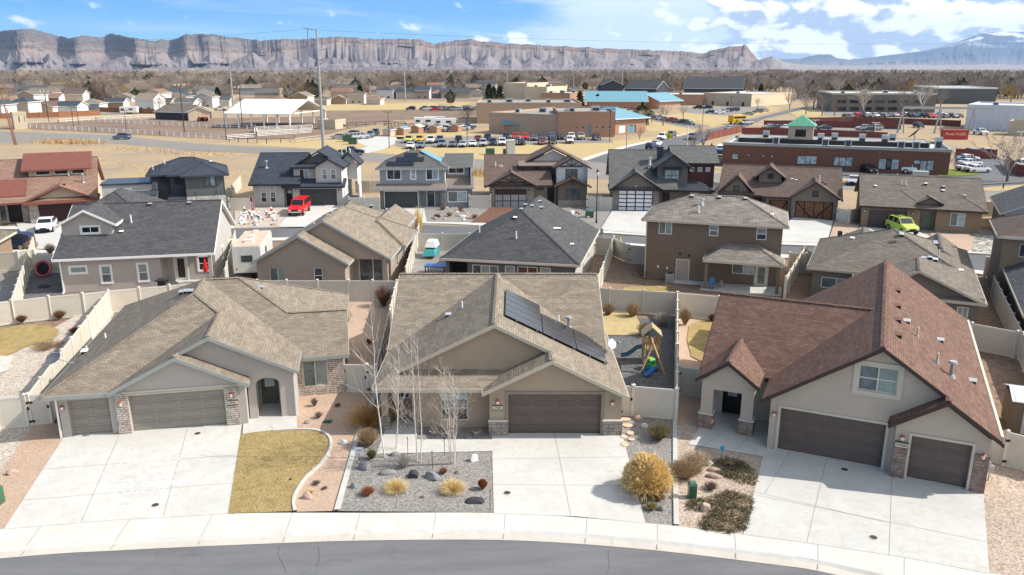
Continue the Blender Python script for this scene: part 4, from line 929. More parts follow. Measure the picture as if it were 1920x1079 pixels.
# ------------------------------------------------------------------ MIDDLE ROW
def zr(fr,ox,oy,k,x0,y0,x1,y1): return fr.rect(ox+x0/k,oy+y0/k,ox+x1/k,oy+y1/k)
def house_m1():
 H = House('house', 'light grey house with charcoal roof and white trimmed rear windows, red umbrella beside it', (-38.14, 65.65), 11.8)
 H.fasc = MT['trim_white']; st = 'stucco_grey'; rf = 'shingle_charcoal'; L_ = 12.1
 f=H.fr((0,0),(8.0,0)); k=3.173; z=lambda *a: zr(f,0,260,k,*a)
 wa = dict(trim='trim_white', tw=.13, rev=.05)
 H.wall((0,0),(7.9,0), 2.95, st, [('w',)+z(415,766,515,797)+(dict(wa, pane='glass_blind'),), ('w',)+z(597,760,668,855)+(dict(wa, rows=2, pane=('glass_mid','glass_blind')),), ('w',)+z(818,748,884,845)+(dict(wa, rows=2, pane=('glass_mid','glass_blind')),)])
 H.wall((7.9,0),(7.9,2.0),2.95,st); f2=H.fr((7.9,2.0),(L_,2.0)); z2=lambda *a: zr(f2,0,260,k,*a)
 H.wall((7.9,2.0),(L_,2.0), 3.1, st, [('d',)+(.75,1.75,.1,2.3)+(dict(m='door_white', lite=(.2,.8,.12,.92,'glass_black'), trim='trim_white', rev=.05),), ('w',2.75,3.75,.95,2.2,dict(wa, rows=2, pane='glass_black'))])
 c = MB(); c.box(L_-.3,L_,0,.3,0,2.95,st); c.build('porch_post', H.root)
 c = MB(); c.box(7.9,L_,-.1,2.0,.0,.12,'concrete'); c.build('patio_slab', H.root)
 H.wall((L_,2.0),(L_,13.6), [(0,0),(11.6,0),(11.6,3),(4.9,6.3),(0,4.1)], 'stucco_light', [('w', 4, 5, 1, 2.1, wa)])  # right gable end in a paler stucco: sunlight put into the wall colour
 H.wall((L_,13.6),(0,13.6),3,st); H.wall((0,13.6),(0,0),[(0,0),(13.6,0),(13.6,3.0),(6.7,6.3),(0,3)],st)
 H.gable_x(-.45,14.2,6.85,3.05,6.55,3.0,-.45,L_+.35,rf)
 # raised rear dormer with its own gable
 fd=H.fr((-.3,2.5),(3.9,2.5)); s0,s1,z0,z1=zr(fd,0,260,k,482,527,592,560)
 H.wall((-.3,2.5),(3.75,2.5), [(0,4.0),(4.05,4.0),(4.05,5.5),(2.02,6.55),(0,5.5)], st, [('w', s0, s1, z0, z1, dict(wa, cols=2, pane='glass_black'))])
 H.wall((3.75,2.5),(3.75,6.4), [(0,4.2),(3.9,6.3),(3.9,5.5),(0,5.5)], 'stucco_light'); H.wall((-.3,7),(-.3,2.5), [(0,3),(4.5,3),(4.5,5.5),(0,5.5)], st)  # right dormer cheek paler than the left, sunlit tone painted in
 H.gable_y(-.75,4.2,1.72,5.42,6.75,5.42,2.1,9.0,rf)
 H.faces([(-.9,5.5,5.3),(-.9,15,5.3),(2.6,9.2,7.3),(2.6,11.5,7.3),(6.2,5.5,5.3),(6.2,15,5.3)],[(0,4,2),(4,5,3,2),(5,1,3),(1,0,2,3)],rf,caps=[(2,3),(0,2),(4,2)])
 H.wall((-.5,14.6),(-.5,5.8),[(0,0),(8.8,0),(8.8,5.3),(0,5.3)],st); H.wall((5.8,14.6),(-.5,14.6),5.3,st); H.wall((5.8,5.8),(5.8,14.6),5.3,st)
 H.finish()
 q = H.fr((0,0),(8,0)); d = MB(); q.box(d, -.06, .06, .1, 2.9, .02, .12, 'white_vinyl'); q.box(d, -.06, .06, .05, .14, .1, .5, 'white_vinyl'); d.build('downspout', H.root)
 zz=lambda y: 3.05+.4794*(y+.45)
 H.box_vent(6.2, 6.4, zz(6.4)+.03, m='vent_grey'); H.box_vent(9.6, 6.4, zz(6.4)+.03, m='vent_grey'); H.pipe(5.0, 4.0, zz(4), .7, .06); H.box_vent(4.4, 2.7, zz(2.7), m='pipe_white')
 return H
def house_m2():
 H = House('house', 'tan stucco house with two nested gables and covered patio, travel trailer at its left', (-21.7, 66.1), -2.5)
 H.fasc = MT['trim_grey']; st = 'stucco_rose'; rf = 'shingle_beige'; sl = .575
 f=H.fr((0,0),(7.75,0)); k=3.173; z=lambda *a: zr(f,420,260,k,*a)
 H.wall((0,0),(7.55,0), [(0,0),(7.55,0),(7.55,2.62),(3.72,4.9),(0,2.62)], st, [('w',)+z(270,768,372,866)+(dict(cols=2, trim='stucco_sand', frame='cream_vinyl', rev=.05, pane=('glass_mid','glass_blind')),), ('w',)+z(533,770,590,862)+(dict(rows=2, trim='stucco_sand', rev=.05, pane='glass_dark'),)])
 H.wall((7.55,0),(7.55,3.4), 2.62, 'stucco_sand')
 f2=H.fr((7.55,3.4),(10.8,3.4))
 H.wall((7.55,3.4),(10.8,3.4), 2.9, st, [('w', .4, 2.9, .1, 2.2, dict(cols=2, rev=.05, pane='glass_dark'))])
 c = MB(); c.box(10.35,10.8,1.9,2.3,0,2.62,'stucco_sand'); c.build('porch_post', H.root); c = MB(); c.box(7.6,10.9,.3,3.4,0,.1,'concrete'); c.build('patio_slab', H.root)
 H.wall((-.0,2.0),(10.8,2.0),[(0,2.5),(10.8,2.5),(10.8,2.65),(5.4,5.75),(0,2.65)],st)
 H.wall((10.8,3.4),(10.8,13.5), [(0,0),(10.1,0),(10.1,2.65),(0,2.65)], 'stucco_sand', [('w', 2.5, 3.3, .9, 2.1, dict(trim='trim_cream', tw=.1)), ('w', 6, 7, .9, 2.1, dict(trim='trim_cream', tw=.1))])
 H.wall((10.8,13.5),(9.7,13.5), 2.6, st); H.wall((9.7,13.5),(9.7,21.6), 2.65, 'stucco_sand'); H.wall((9.7,21.6),(0,21.6), 2.6, st); H.wall((0,21.6),(0,0), 2.6, st)
 xl,xr=-.4,11.15; rx=(xl+xr)/2; rz=2.62+sl*(rx-xl)
 H.gable_y(xl,7.95,3.77,2.62,2.62+sl*(3.77-xl),2.62,-.35,1.72,rf)
 H.faces([(3.77,1.72,2.62+sl*4.17),(7.95,1.72,2.62),(7.95,2.03,2.62),(3.77,2.03,2.62+sl*4.17)],[(0,1,2,3)],rf,fas=False)
 H.faces([(xl,1.68,2.62),(xr,1.68,2.62),(xr,14,2.62),(xl,14,2.62),(rx,1.68,rz),(rx,9.0,rz)],[(0,4,5,3),(1,2,5,4),(2,3,5)],rf,caps=[(4,5),(5,2)])
 H.hip(5.2,11.6,6.6,14.2,2.66,sl,rf)
 H.hip(-.4,8.4,11,22,2.62,sl*.9,rf)
 H.gable_y(5.6,10.1,7.85,2.66,3.95,2.66,12,22.2,rf)
 H.finish()
 for x,y in ((5.2,4.4),(5.15,6.2),(5.1,8.0),(6.8,14.5)): H.box_vent(x,y,2.62+sl*(x-xl)-.02 if x < 6 else 5.0)
 H.pipe(3.6,5.2,2.62+sl*4,.35)
 for s_ in (3.4, 3.75, 4.3): H.box_vent(3.2, s_*1.0+.2-3.2, 2.62+sl*3.6-.05, m='pipe_white') if False else None
 return H
def house_m3():
 H = House('house', 'grey house under a big charcoal hip roof with white vents and low windows', (-6.26, 67.25), -12)
 H.fasc = MT['trim_cream']; st = 'stucco_slate'; rf = 'shingle_charcoal'; W_ = 12.2; D = 15.2
 f=H.fr((.45,.45),(W_-.45,.45)); k=3.173; z=lambda *a: zr(f,800,260,k,*a)
 ws = [('w',)+(lambda q: (q[0], q[1], .9, q[3]))(z(272,750,427,800))+(dict(cols=3, pane=('glass_dark','glass_blind','glass_mid'), rev=.05),), ('w',)+(lambda q: (q[0], q[1], 1.0, q[3]))(z(466,757,523,800))+(dict(pane='glass_blind', rev=.05),), ('w',)+(lambda q: (q[0], q[1], 1.45, q[3]))(z(541,760,659,790))+(dict(cols=2, pane='glass_wine', rev=.05),), ('w',)+(lambda q: (q[0], q[1], 1.0, q[3]))(z(677,767,737,800))+(dict(pane='glass_blind', rev=.05),)]
 o0=z(132,735,243,800)
 H.wall((.45,.45),(W_-.45,.45), 2.65, st, ws+[('o', o0[0], o0[1], .1, 2.35, dict(rev=.4))])
 c = MB(); c.box(.6+o0[0]-.3, .6+o0[1]+.3, 2.9, 3.0, 0, 2.6, 'stucco_dark'); c.build('patio_wall', H.root)
 H.wall((W_-.45,.45),(W_-.45,D-.4), [(0,0),(D-.85,0),(D-.85,2.65),(0,2.65)], 'stucco_light', [('w', 5, 5.7, 1, 2.2, {}), ('w', 9, 9.8, 1, 2.2, {})])  # sun-facing wall of the grey house, its sunlit brightness painted as pale stucco
 H.wall((W_-.45,D-.4),(.45,D-.4),[(0,0),(W_-.9,0),(W_-.9,2.65),((W_-.9)/2,5.7),(0,2.65)],st); H.wall((.45,D-.4),(.45,.45),2.65,st)
 rx=W_/2; rz=2.7+.54*rx
 H.faces([(0,0,2.7),(W_,0,2.7),(W_,D,2.7),(0,D,2.7),(rx,rx,rz),(rx,D,rz)],[(0,1,4),(1,2,5,4),(3,0,4,5)],rf,caps=[(0,4),(1,4),(4,5)])
 H.finish()
 rs=lambda x: rz-.54*(x-rx)
 for x,y in ((6.35,9.2),(7.0,10.6),(6.5,12.5),(5.6,8.0),(5.3,11.5)): H.box_vent(x,y,(rs(x) if x > rx else 2.7+.54*x)+.03)
 H.box_vent(5.6, 5.1, 2.7+.54*5.1+.02, m='pipe_white'); H.pipe(6.2, 2.7, 2.7+.54*2.7, .6, .06); H.pipe(2.0, 6.2, 2.7+.54*2.0, .7, .06)
 for x, y in ((9.1,6.3),(9.3,6.9),(10.9,4.4)): H.box_vent(x, y, rs(x), m='pipe_white')
 return H
def house_m4():
 H = House('house', 'two-storey brown stucco house with small white upper windows and hipped patio roof at the back', (12.07, 70.66), -17.5)
 H.fasc = MT['trim_beige']; st = 'stucco_brown'; rf = 'shingle_mottle'; L_ = 11.6
 f=H.fr((0,0),(L_,0)); k=3.173; z=lambda *a: zr(f,1120,260,k,*a)
 tm = dict(frame='white_vinyl', rev=.04)
 dr=z(475,722,537,850)
 H.wall((0,0),(L_,0), 5.5, st, [('w',)+z(368,493,442,571)+(dict(tm, cols=2, pane=('glass_mid','glass_blind')),), ('w',)+z(668,516,717,582)+(dict(tm, rows=2, pane=('glass_mid','glass_blind')),), ('w',)+z(950,533,1003,605)+(dict(tm, rows=2, pane=('glass_dark','glass_blind')),), ('d', dr[0], dr[1], .08, dr[3], dict(m='door_pink', trim='trim_cream', rev=.05)),
  ('w',)+z(805,739,929,811)+(dict(tm, cols=2, pane=('glass_mid','glass_sky')),), ('d',)+(lambda q: (q[0], q[1]-.05, .1, q[3]))(z(945,755,1008,880))+(dict(m='door_white', trim='trim_cream', lite=(.2,.8,.1,.92,'glass_mid'), rev=.05),)])
 H.wall((L_,0),(L_,7.0), 5.5, 'stucco_tan', [('w', 1.2, 1.9, 3.6, 4.8, tm), ('w', 1.4, 2.0, 1.1, 2.2, tm)])  # brown wall on the sun side, coloured tan to look sunlit
 H.wall((L_,7),(0,7),5.5,st); H.wall((0,7),(0,0),5.5,st)
 H.hip(-.4,L_+.45,-.45,7.45,5.55,.46,rf)
 # patio roof
 px0,px1=5.3,11.9
 H.faces([(px0,-2.7,2.72),(px1,-2.7,2.72),(px1,.0,2.72),(px0,0,2.72),(px0+1.7,0,3.75),(px1-2.2,0,3.75),(px0+2.0,-.6,3.75),(px1-2.2,-.6,3.75)],[(0,1,7,6),(1,2,5,7),(3,0,6,4),(6,7,5,4)],rf,caps=[(0,6),(1,7),(6,7)])
 H.finish()
 for x in (5.6,11.5):
  c = MB(); c.box(x-.14, x+.14, -2.45, -2.17, 0, 2.65, 'stucco_olive'); c.build('porch_post', H.root)
 c = MB(); c.box(5.2,11.9,-2.7,0,0,.12,'concrete'); c.box(2.6,5.2,-1.0,0,0,.1,'concrete'); c.build('patio_slab', H.root)
 hz=lambda y: 5.55+.46*(y+.45)
 for x in (3.6,6.0,8.3): H.box_vent(x,3.1,hz(3.1)+.02)
 H.pipe(4.4, .9, hz(.9), .6, .07); H.pipe(4.6, 2.0, hz(2.0), .4, .09, 'pipe_white', True); H.box_vent(10.6, 1.6, hz(.8), m='pipe_white')
 for s_,zz_ in ((1.2,1.2),(2.0,1.1),(3.1,2.5),(3.9,2.4)):
  b = MB(); f.box(b, s_-.08, s_+.08, zz_-.1, zz_+.1, .0, .05, 'pipe_white' if zz_ < 2 else 'black_metal'); b.build('wall_fitting', H.root)
 d = MB(); f.box(d, -.02, .08, .1, 5.4, .02, .1, 'trim_beige'); d.build('downspout', H.root)
 a = MB(); a.box(2.0-.0,2.75,-1.0,-.35,0,.75,'galv'); a.box(2.03,2.72,-.97,-.38,.75,.8,'vent_grey'); a.tube((2.37,-.67,.8),(2.37,-.67,.83),.25,.25,'black_metal',12)
 o = a.build('air_conditioner'); o.parent = None
 M_ = Matrix.Translation(H.root.location) @ Matrix.Rotation(H.rz, 4, 'Z'); o.matrix_world = M_; tag(o, 'grey air conditioner unit by the brown two-storey house wall', 'air conditioner')
 return H
def house_m5():
 H = House('house', 'brown hip-roofed house directly behind the red-brown roof, rows of white vents on its slopes', (24.29, 64.0), -25)
 H.fasc = MT['trim_beige']; st = 'stucco_olive'; rf = 'shingle_umber' if False else 'shingle_brown'; sl = .42
 f=H.fr((.45,.45),(4.2,.45)); k=3.173
 s0,s1,z0,z1=zr(f,1480,260,k,192,822,365,893)
 H.wall((.45,.45),(4.2,.45), 2.65, st, [('w', max(.4,s0), min(3.4,s1), 1.0, z1, dict(cols=2, pane=('glass_mid','glass_blind'), rev=.05))])
 H.wall((4.2,.45),(4.2,-5.7),2.65,st)
 f2=H.fr((4.2,-5.7),(12,-5.7)); s0,s1,z0,z1=zr(f2,1480,260,k,1000,1000,1082,1060)
 H.wall((4.2,-5.7),(12,-5.7), [(0,0),(7.8,0),(7.8,2.65),(3.9,4.3),(0,2.65)], st, [('w', s0, min(s1,7.2), .9, z1, dict(cols=2, pane='glass_blind', rev=.05)), ('w', 1.2, 2.6, .9, 2.1, dict(cols=2, rev=.05))])
 H.wall((12,-5.7),(12,12),2.65,st); H.wall((12,12),(.45,12),2.65,st); H.wall((.45,12),(.45,.45),2.65,st)
 H.hip(0,12.4,0,12.4,2.7,sl,rf)
 H.faces([(3.6,-6.1,2.85),(8.0,-6.1,4.68),(12.42,-6.1,2.69),(12.42,3,2.69),(8.0,-1.6,4.68),(3.6,-1.6,2.85)],[(1,2,3,4),(0,1,4,5)],rf,caps=[(1,4)])
 H.gable_y(1.6,6.0,3.8,2.9,3.95,2.9,6,13.5,rf); H.gable_y(8.2,11.6,10,2.9,4.0,2.9,6,13.2,rf)
 H.faces([(7.8,-6.12,2.72),(12.3,-6.12,2.72),(12.3,-5.66,2.95),(7.8,-5.66,2.95)],[(0,1,2,3)],rf)
 H.finish()
 rr=lambda x: 2.7+sl*(12.4-x)
 for x,y in ((6.8,4.6),(6.8,5.3),(9.6,8.0),(9.6,8.8),(8.4,-.8),(8.9,.6)): H.box_vent(x,y,rr(x)+.04)
 H.pipe(9.6, 2.8, rr(9.6), .6, .06); H.box_vent(9.3, 1.0, rr(9.3), m='pipe_white'); H.box_vent(11.2, 1.5, rr(11.2), m='pipe_white')
 H.box_vent(3.0, 7.2, 2.7+sl*3, m='pipe_white')
 return H
def house_m6():
 H = House('house', 'dark brown two-storey house cut off by the right edge, behind the wooden-toned fence', (33.9, 50.6), -26)
 H.fasc = MT['trim_cream']; st = 'stucco_brown'; rf = 'shingle_slate'
 H.wall((.45,.4),(11.5,.4), 2.65, st, [('w', 2, 3.4, .9, 2.1, dict(cols=2))]); H.wall((11.5,.4),(11.5,21), 2.65, st); H.wall((.45,15),(.45,.4), 2.65, st, [('w', 3, 3.8, 1.2, 2.1, {}), ('w', 8, 8.8, 1.2, 2.1, {})])
 H.gable_y(0,12,6,2.7,5.5,2.7,0,14.6,rf)
 H.wall((-.3,14.6),(11.5,14.6), 5.3, 'stucco_tan', [('w', 1.2, 2.4, 3.7, 4.8, {})]); H.wall((11.5,14.6),(11.5,22), 5.3, st); H.wall((11.5,22),(-.3,22), 5.3, st); H.wall((-.3,22),(-.3,14.6), 5.3, 'stucco_brown')
 H.hip(-.8, 12, 14.1, 22.5, 5.4, .45, 'shingle_umber')
 H.finish(); return H
def edge_house(label,o,ang,w,d,rf,st,slope=.45,ze=2.7,win=True):
 H = House('house', label, o, ang); H.fasc = MT['trim_cream']
 H.wall((0,0),(w,0), ze-.05, st, [('w', w*.3, w*.3+1.4, .9, 2.1, dict(cols=2))] if win else []); H.wall((w,0),(w,d), ze-.05, st, [('w', 2.4, 3.6, .4, 2.1, dict(cols=2, pane='glass_black'))] if win else []); H.wall((w,d),(0,d), ze-.05, st); H.wall((0,d),(0,0), ze-.05, st)
 H.hip(-.45,w+.45,-.45,d+.45,ze,slope,rf); H.finish(); return H
M1=house_m1(); M2=house_m2(); M3=house_m3(); M4=house_m4(); M5=house_m5(); M6=house_m6()
q = P(18, 600, 2.7); edge_house('tan house with umber roof, mostly beyond the left edge beside the oval dry lawn', (q.x-10.4, q.y-11.0), 14, 10, 11, 'shingle_umber', 'stucco_tan')
q = P(5, 535); edge_house('tan house at the left edge behind the cream fences, only its corner showing', (q.x-12.6, q.y-1.0), 14, 10, 9, 'shingle_brown', 'stucco_tan')

# ------------------------------------------------------------------ BACK ROW
K=6.742
def house_b1():
 H = House('house', 'tan stone house with rusty red metal dormer, far left of the back row', (-59.13, 97.11), 24)
 H.fasc = MT['metal_rust']; st = 'stucco_cream'; rf = 'shingle_clay'
 f=H.fr((0,0),(7.2,0)); z=lambda *a: zr(f,0,270,K,*a)
 q=z(482,765,1000,990)
 H.wall((0,0),(7.2,0), [(0,0),(7.2,0),(7.2,2.6),(3.6,4.3),(0,2.6)], st, [('g', 1.0, 6.2, .02, 2.25, dict(m='garage_wine', trim='trim_brown', tw=.08))])
 H.wall((7.2,0),(7.2,19),[(0,0),(19,0),(19,2.7),(9.8,6.7),(0,2.7)],st); H.wall((7.2,19),(-14,19),2.7,st)
 f2=H.fr((-4.4,1.2),(0,1.2))
 H.wall((-4.4,1.2),(0,1.2), 3.6, 'stone_warm', [('d', 1.9, 3.4, .1, 2.3, dict(m='door_black', rev=.3)), ('w', 1.0, 1.75, .3, 2.3, dict(frame='trim_beige')), ('w', .95, 3.3, 2.5, 3.3, dict(arch=.6, cols=2, frame='trim_beige', pane='glass_black'))])
 H.wall((0,1.2),(0,0),2.6,st); H.wall((-4.4,-.4),(-4.4,1.2),2.6,st)
 H.wall((-12,-.4),(-4.4,-.4), 2.6, st, [('w', 4.2, 5.9, .9, 2.2, dict(trim='trim_beige', pane='glass_dark')), ('w', 1.2, 2.4, .9, 2.2, dict(trim='trim_beige'))])
 H.gable_x(-.7,19.5,9.8,2.8,7.0,2.8,-13,7.6,rf)
 H.gable_y(-.5,7.7,3.6,2.8,4.6,2.8,-.75,3.5,rf)
 H.faces([(-.55,-.95,2.62),(7.75,-.95,2.62),(7.75,-.2,2.95),(-.55,-.2,2.95)], [(0,1,2,3)], 'metal_rust')
 # entry shed roof and dormer in rusty metal
 H.faces([(-4.9,.6,3.45),(-.3,.6,3.45),(-.3,3.8,5.1),(-4.9,3.8,5.1)], [(0,1,2,3)], 'metal_rust')
 H.wall((-.2,5.3),(6.4,5.3), [(0,4.4),(6.6,4.4),(6.6,6.1),(0,6.1)], st, [('w', .8, 2.4, 5.3, 5.85, dict(trim='trim_cream', pane='glass_black', tw=.1)), ('w', 2.9, 4.5, 5.3, 5.85, dict(trim='trim_cream', pane='glass_black', tw=.1)), ('w', 4.9, 6.3, 5.3, 5.85, dict(trim='trim_cream', pane='glass_black', tw=.1))])
 H.wall((-.2,9.5),(-.2,5.3),[(0,6.5),(4.2,4.6),(4.2,6.1),(0,7.6)],st); H.wall((6.4,5.3),(6.4,9.5),[(0,4.6),(4.2,6.5),(4.2,7.6),(0,6.1)],st)
 H.faces([(-.9,4.7,6.05),(7.0,4.7,6.05),(7.0,9.4,7.75),(-.9,9.4,7.75)], [(0,1,2,3)], 'metal_rust')
 H.gable_y(-12.6, -4.0, -8.3, 2.8, 4.7, 2.8, -.9, 3.5, rf); H.faces([(-12.7,-1.1,2.62),(-3.9,-1.1,2.62),(-3.9,-.4,2.95),(-12.7,-.4,2.95)], [(0,1,2,3)], 'metal_rust')
 H.finish()
 c = MB(); f.box(c, -.05, .95, 0, 1.6, .003, .12, 'stone_warm'); f.box(c, 6.25, 7.25, 0, 1.6, .003, .12, 'stone_warm'); c.build('stone_pier', H.root)
 H.pipe(6.0, 3.2, 4.4, .9, .09, 'galv', True); H.box_vent(4.0, 1.0, 4.5, m='vent_brown'); H.pipe(4.3, 4.9, 5.2, .5)
 return H
def house_b2():
 q=P(427,408)
 H = House('house', 'dark charcoal modern two-storey house with hip roof, pale stone base and flat stone garage wing', (q.x, q.y), 20)
 H.fasc = MT['stucco_dark']; rf = 'shingle_navy'
 f=H.fr((-4.6,0),(0,0)); z=lambda *a: zr(f,200,270,K,*a)
 w_=z(1232,395,1378,533)
 H.wall((-4.6,0),(0,0), [(0,2.9),(4.6,2.9),(4.6,5.6),(0,5.6)], 'stucco_slate', [('w', w_[0], w_[1], w_[2], w_[3], dict(cols=2, frame='trim_black', pane=('glass_mid','glass_sky')))])
 H.wall((-4.6,-.06),(0,-.06), 2.9, 'stone_pale', [('w', 1.4, 3.4, .5, 2.1, dict(frame='trim_black'))])
 H.wall((0,-.06),(0,9.5), [(0,0),(9.56,0),(9.56,5.6),(0,5.6)], 'stucco_slate'); H.wall((0,9.5),(-8.7,9.5), 5.6, 'stucco_dark'); H.wall((-8.7,9.5),(-8.7,2.6), 5.6, 'stucco_dark')
 H.wall((-4.6,0),(-4.6,-.001), 2, 'stone_pale')
 H.wall((-4.6,1.4),(-4.6,0), 5.6, 'stucco_dark')
 f2=H.fr((-6.4,1.4),(-4.6,1.4)); a=zr(f2,200,270,K,948,375,1035,510)
 H.wall((-6.4,1.4),(-4.6,1.4), 5.5, 'stucco_dark', [('w', max(.3,min(a[0],.5)), max(1.0,min(a[1],1.4)), a[2], a[3], dict(frame='trim_black', pane='glass_sky')), ('d', .7, 1.5, .1, 2.2, dict(m='door_black'))])
 H.wall((-6.4,2.6),(-6.4,1.4), 5.5, 'stucco_dark'); f3 = H.fr((-8.7,2.6),(-6.4,2.6)); a = zr(f3, 200, 270, K, 745, 362, 835, 495)
 H.wall((-8.7,2.6),(-6.4,2.6), 5.5, 'stucco_dark', [('w', max(.3,min(a[0],.9)), min(max(a[1],1.6),2.0), a[2], a[3], dict(frame='trim_black', pane='glass_sky'))])
 H.hip(-5.2,.6,-.55,8,5.6,.42,rf); H.hip(-6.8,.3,.9,10,5.58,.42,rf); H.hip(-9.2,.5,2.0,10.1,5.56,.42,rf)
 # entry canopy
 H.faces([(-6.8,-.3,2.75),(-4.65,-.3,2.75),(-4.65,1.38,3.15),(-6.8,1.38,3.15)],[(0,1,2,3)],rf)
 # garage wing,flat roofs with parapets
 gx0,gx1=-13.4,-8.0
 H.wall((gx0,-2.2),(gx1,-2.2), 3.7, 'stone_pale', [('g', .6, 4.8, .02, 2.6, dict(m='garage_charcoal', style='glass'))]); H.wall((gx1,-2.2),(gx1,2.6), 3.7, 'stone_grey')
 H.wall((gx0,2.6),(gx0,-2.2), 3.7, 'stone_pale'); H.wall((gx0,2.6),(gx1,2.6),4.6,'stucco_light'); H.wall((gx1,2.61),(gx0,2.61),4.6,'stucco_light'); H.wall((gx0-1,9),(gx0-1,2.6),4.6,'stucco_light'); H.wall((gx0-1,2.6),(gx0,2.6),4.6,'stucco_light')
 H.faces([(gx0-.1,-2.4,3.72),(gx1+.1,-2.4,3.72),(gx1+.1,2.6,3.6),(gx0-.1,2.6,3.6)], [(0,1,2,3)], 'metal_dark'); H.faces([(gx0-1.1,2.5,4.62),(-8.6,2.5,4.62),(-8.6,9,4.5),(gx0-1.1,9,4.5)], [(0,1,2,3)], 'metal_dark')
 H.finish()
 c = MB(); f.box(c, 1.0, 3.7, 2.25, 2.42, -.05, .9, 'black_metal')
 for s_ in (1.1, 3.6): c.bar(f.pt(s_, 2.4, .85), f.pt(s_, 3.5, .0), .05, .05, 'black_metal')
 c.build('awning', H.root)
 H.pipe(-7.0, 4.6, 6.7, .5); H.pipe(-8.4, 4.0, 6.1, .5); H.box_vent(-1.4, 4.2, 6.7, m='pipe_white'); return H
def house_b3():
 H = House('house', 'pale grey two-storey house with dark blue-grey roof behind the red pickup with camper shell', (-35.5, 109.3), 3.5)
 H.fasc = MT['trim_black']; st = 'stucco_light'; rf = 'shingle_navy'
 f=H.fr((0,0),(12.1,0)); z=lambda *a: zr(f,440,270,K,*a)
 tm=dict(rev=.06)
 H.wall((0,0),(4.1,0), 3.3, st, [('w',)+z(325,535,405,572)+(dict(tm, pane='glass_sky'),), ('w',)+z(435,530,515,568)+(dict(tm, pane='glass_sky'),), ('w',)+z(330,612,410,740)+(dict(tm, rows=2, pane=('glass_black','glass_mid')),), ('w',)+z(445,610,525,740)+(dict(tm, rows=2, pane=('glass_black','glass_mid')),)])
 H.wall((4.1,0),(4.1,1.0), 3.2, st); H.wall((4.1,1.0),(5.3,1.0), 3.2, st, [('d', .1, 1.05, .05, 2.3, dict(m='door_black', rev=.1, lite=(.2,.8,.75,.93,'frosted')))]); H.wall((5.3,1.0),(5.3,0), 3.0, st)
 H.wall((5.3,0),(12.1,0), 2.95, st, [('g', .95, 6.0, .02, 2.45, dict(m='garage_charcoal'))])
 H.wall((12.1,0),(12.1,10), 5.5, 'stucco_white', [('w', 5.5, 6.2, 1.1, 2.2, {}), ('w', 1.5, 2.1, 1.1, 1.9, {})]); H.wall((12.1,10),(0,10), 3.2, st); H.wall((0,10),(0,0), [(0,0),(10,0),(10,3.1),(5,5.6),(0,3.1)], st)
 f2=H.fr((5.6,1.6),(8.6,1.6)); z2=lambda *a: zr(f2,440,270,K,*a)
 H.wall((5.3,1.6),(8.5,1.6), [(0,3.2),(3.2,3.2),(3.2,5.4),(0,5.4)], st, [('w',)+tuple(a+b for a, b in zip(z2(812,322,940,455), (.3,.3,0,0)))+(dict(tm, cols=2, pane=('glass_dark','glass_sky')),)])
 H.wall((5.3,9),(5.3,1.6),[(0,3),(7.4,3),(7.4,5.4),(0,5.4)],st)
 f3=H.fr((8.5,.5),(12.1,.5)); z3=lambda *a: zr(f3,440,270,K,*a)
 H.wall((8.5,.5),(12.1,.5), [(0,3.0),(3.6,3.0),(3.6,5.4),(1.85,6.4),(0,5.4)], st, [('w',)+z3(1098,320,1173,452)+(dict(tm, rows=2, pane=('glass_mid','glass_blind')),), ('w',)+z3(1208,320,1283,450)+(dict(tm, rows=2, pane=('glass_mid','glass_blind')),)])
 H.wall((8.5,1.6),(8.5,.5),[(0,3),(1.1,3),(1.1,5.4),(0,5.4)],st)
 H.gable_x(-.5,16,7.6,3.2,6.7,3.0,-.45,6.5,rf)
 H.gable_y(5.0, 12.5, 8.75, 5.35, 7.45, 5.35, 1.2+.6, 10.3, rf); H.wall((5.5,2.2),(12.0,2.2), [(0,5.4),(6.5,5.4),(3.3,7.1)], 'stucco_slate')
 H.gable_y(8.1,12.5,10.3,5.35,6.58,5.345,.1,2.4,rf)
 H.faces([(4.95,1.15,5.3),(8.3,1.15,5.3),(8.9,2.25,5.8),(4.95,2.25,5.8)],[(0,1,2,3)],rf)
 H.faces([(4.0,-.6,2.85),(12.5,-.6,2.85),(12.5,1.65,3.7),(4.0,1.65,3.7)],[(0,1,2,3)],rf)
 H.gable_y(10.6,14.0,12.3,5.2,6.9,5.2,5.6,10.2,rf)
 H.wall((11.0,5.9),(13.5,5.9), [(0,3),(2.5,3),(2.5,5.2),(1.3,6.7),(0,5.2)], st); H.wall((13.5,5.9),(13.5,10),5.2,'stucco_white')
 H.finish(); wall_lamp(H.root, f, 5.75, 2.1, 'black_metal'); wall_lamp(H.root, f, 11.75, 2.1, 'black_metal')
 H.pipe(1.2, 3.6, 5.0, .8, .12, 'galv', True)
 for x,y in ((11.9,7.2),(12.3,7.6),(12.5,6.9),(11.4,6.2)): H.pipe(x,y,6.6,.7,.06)
 return H
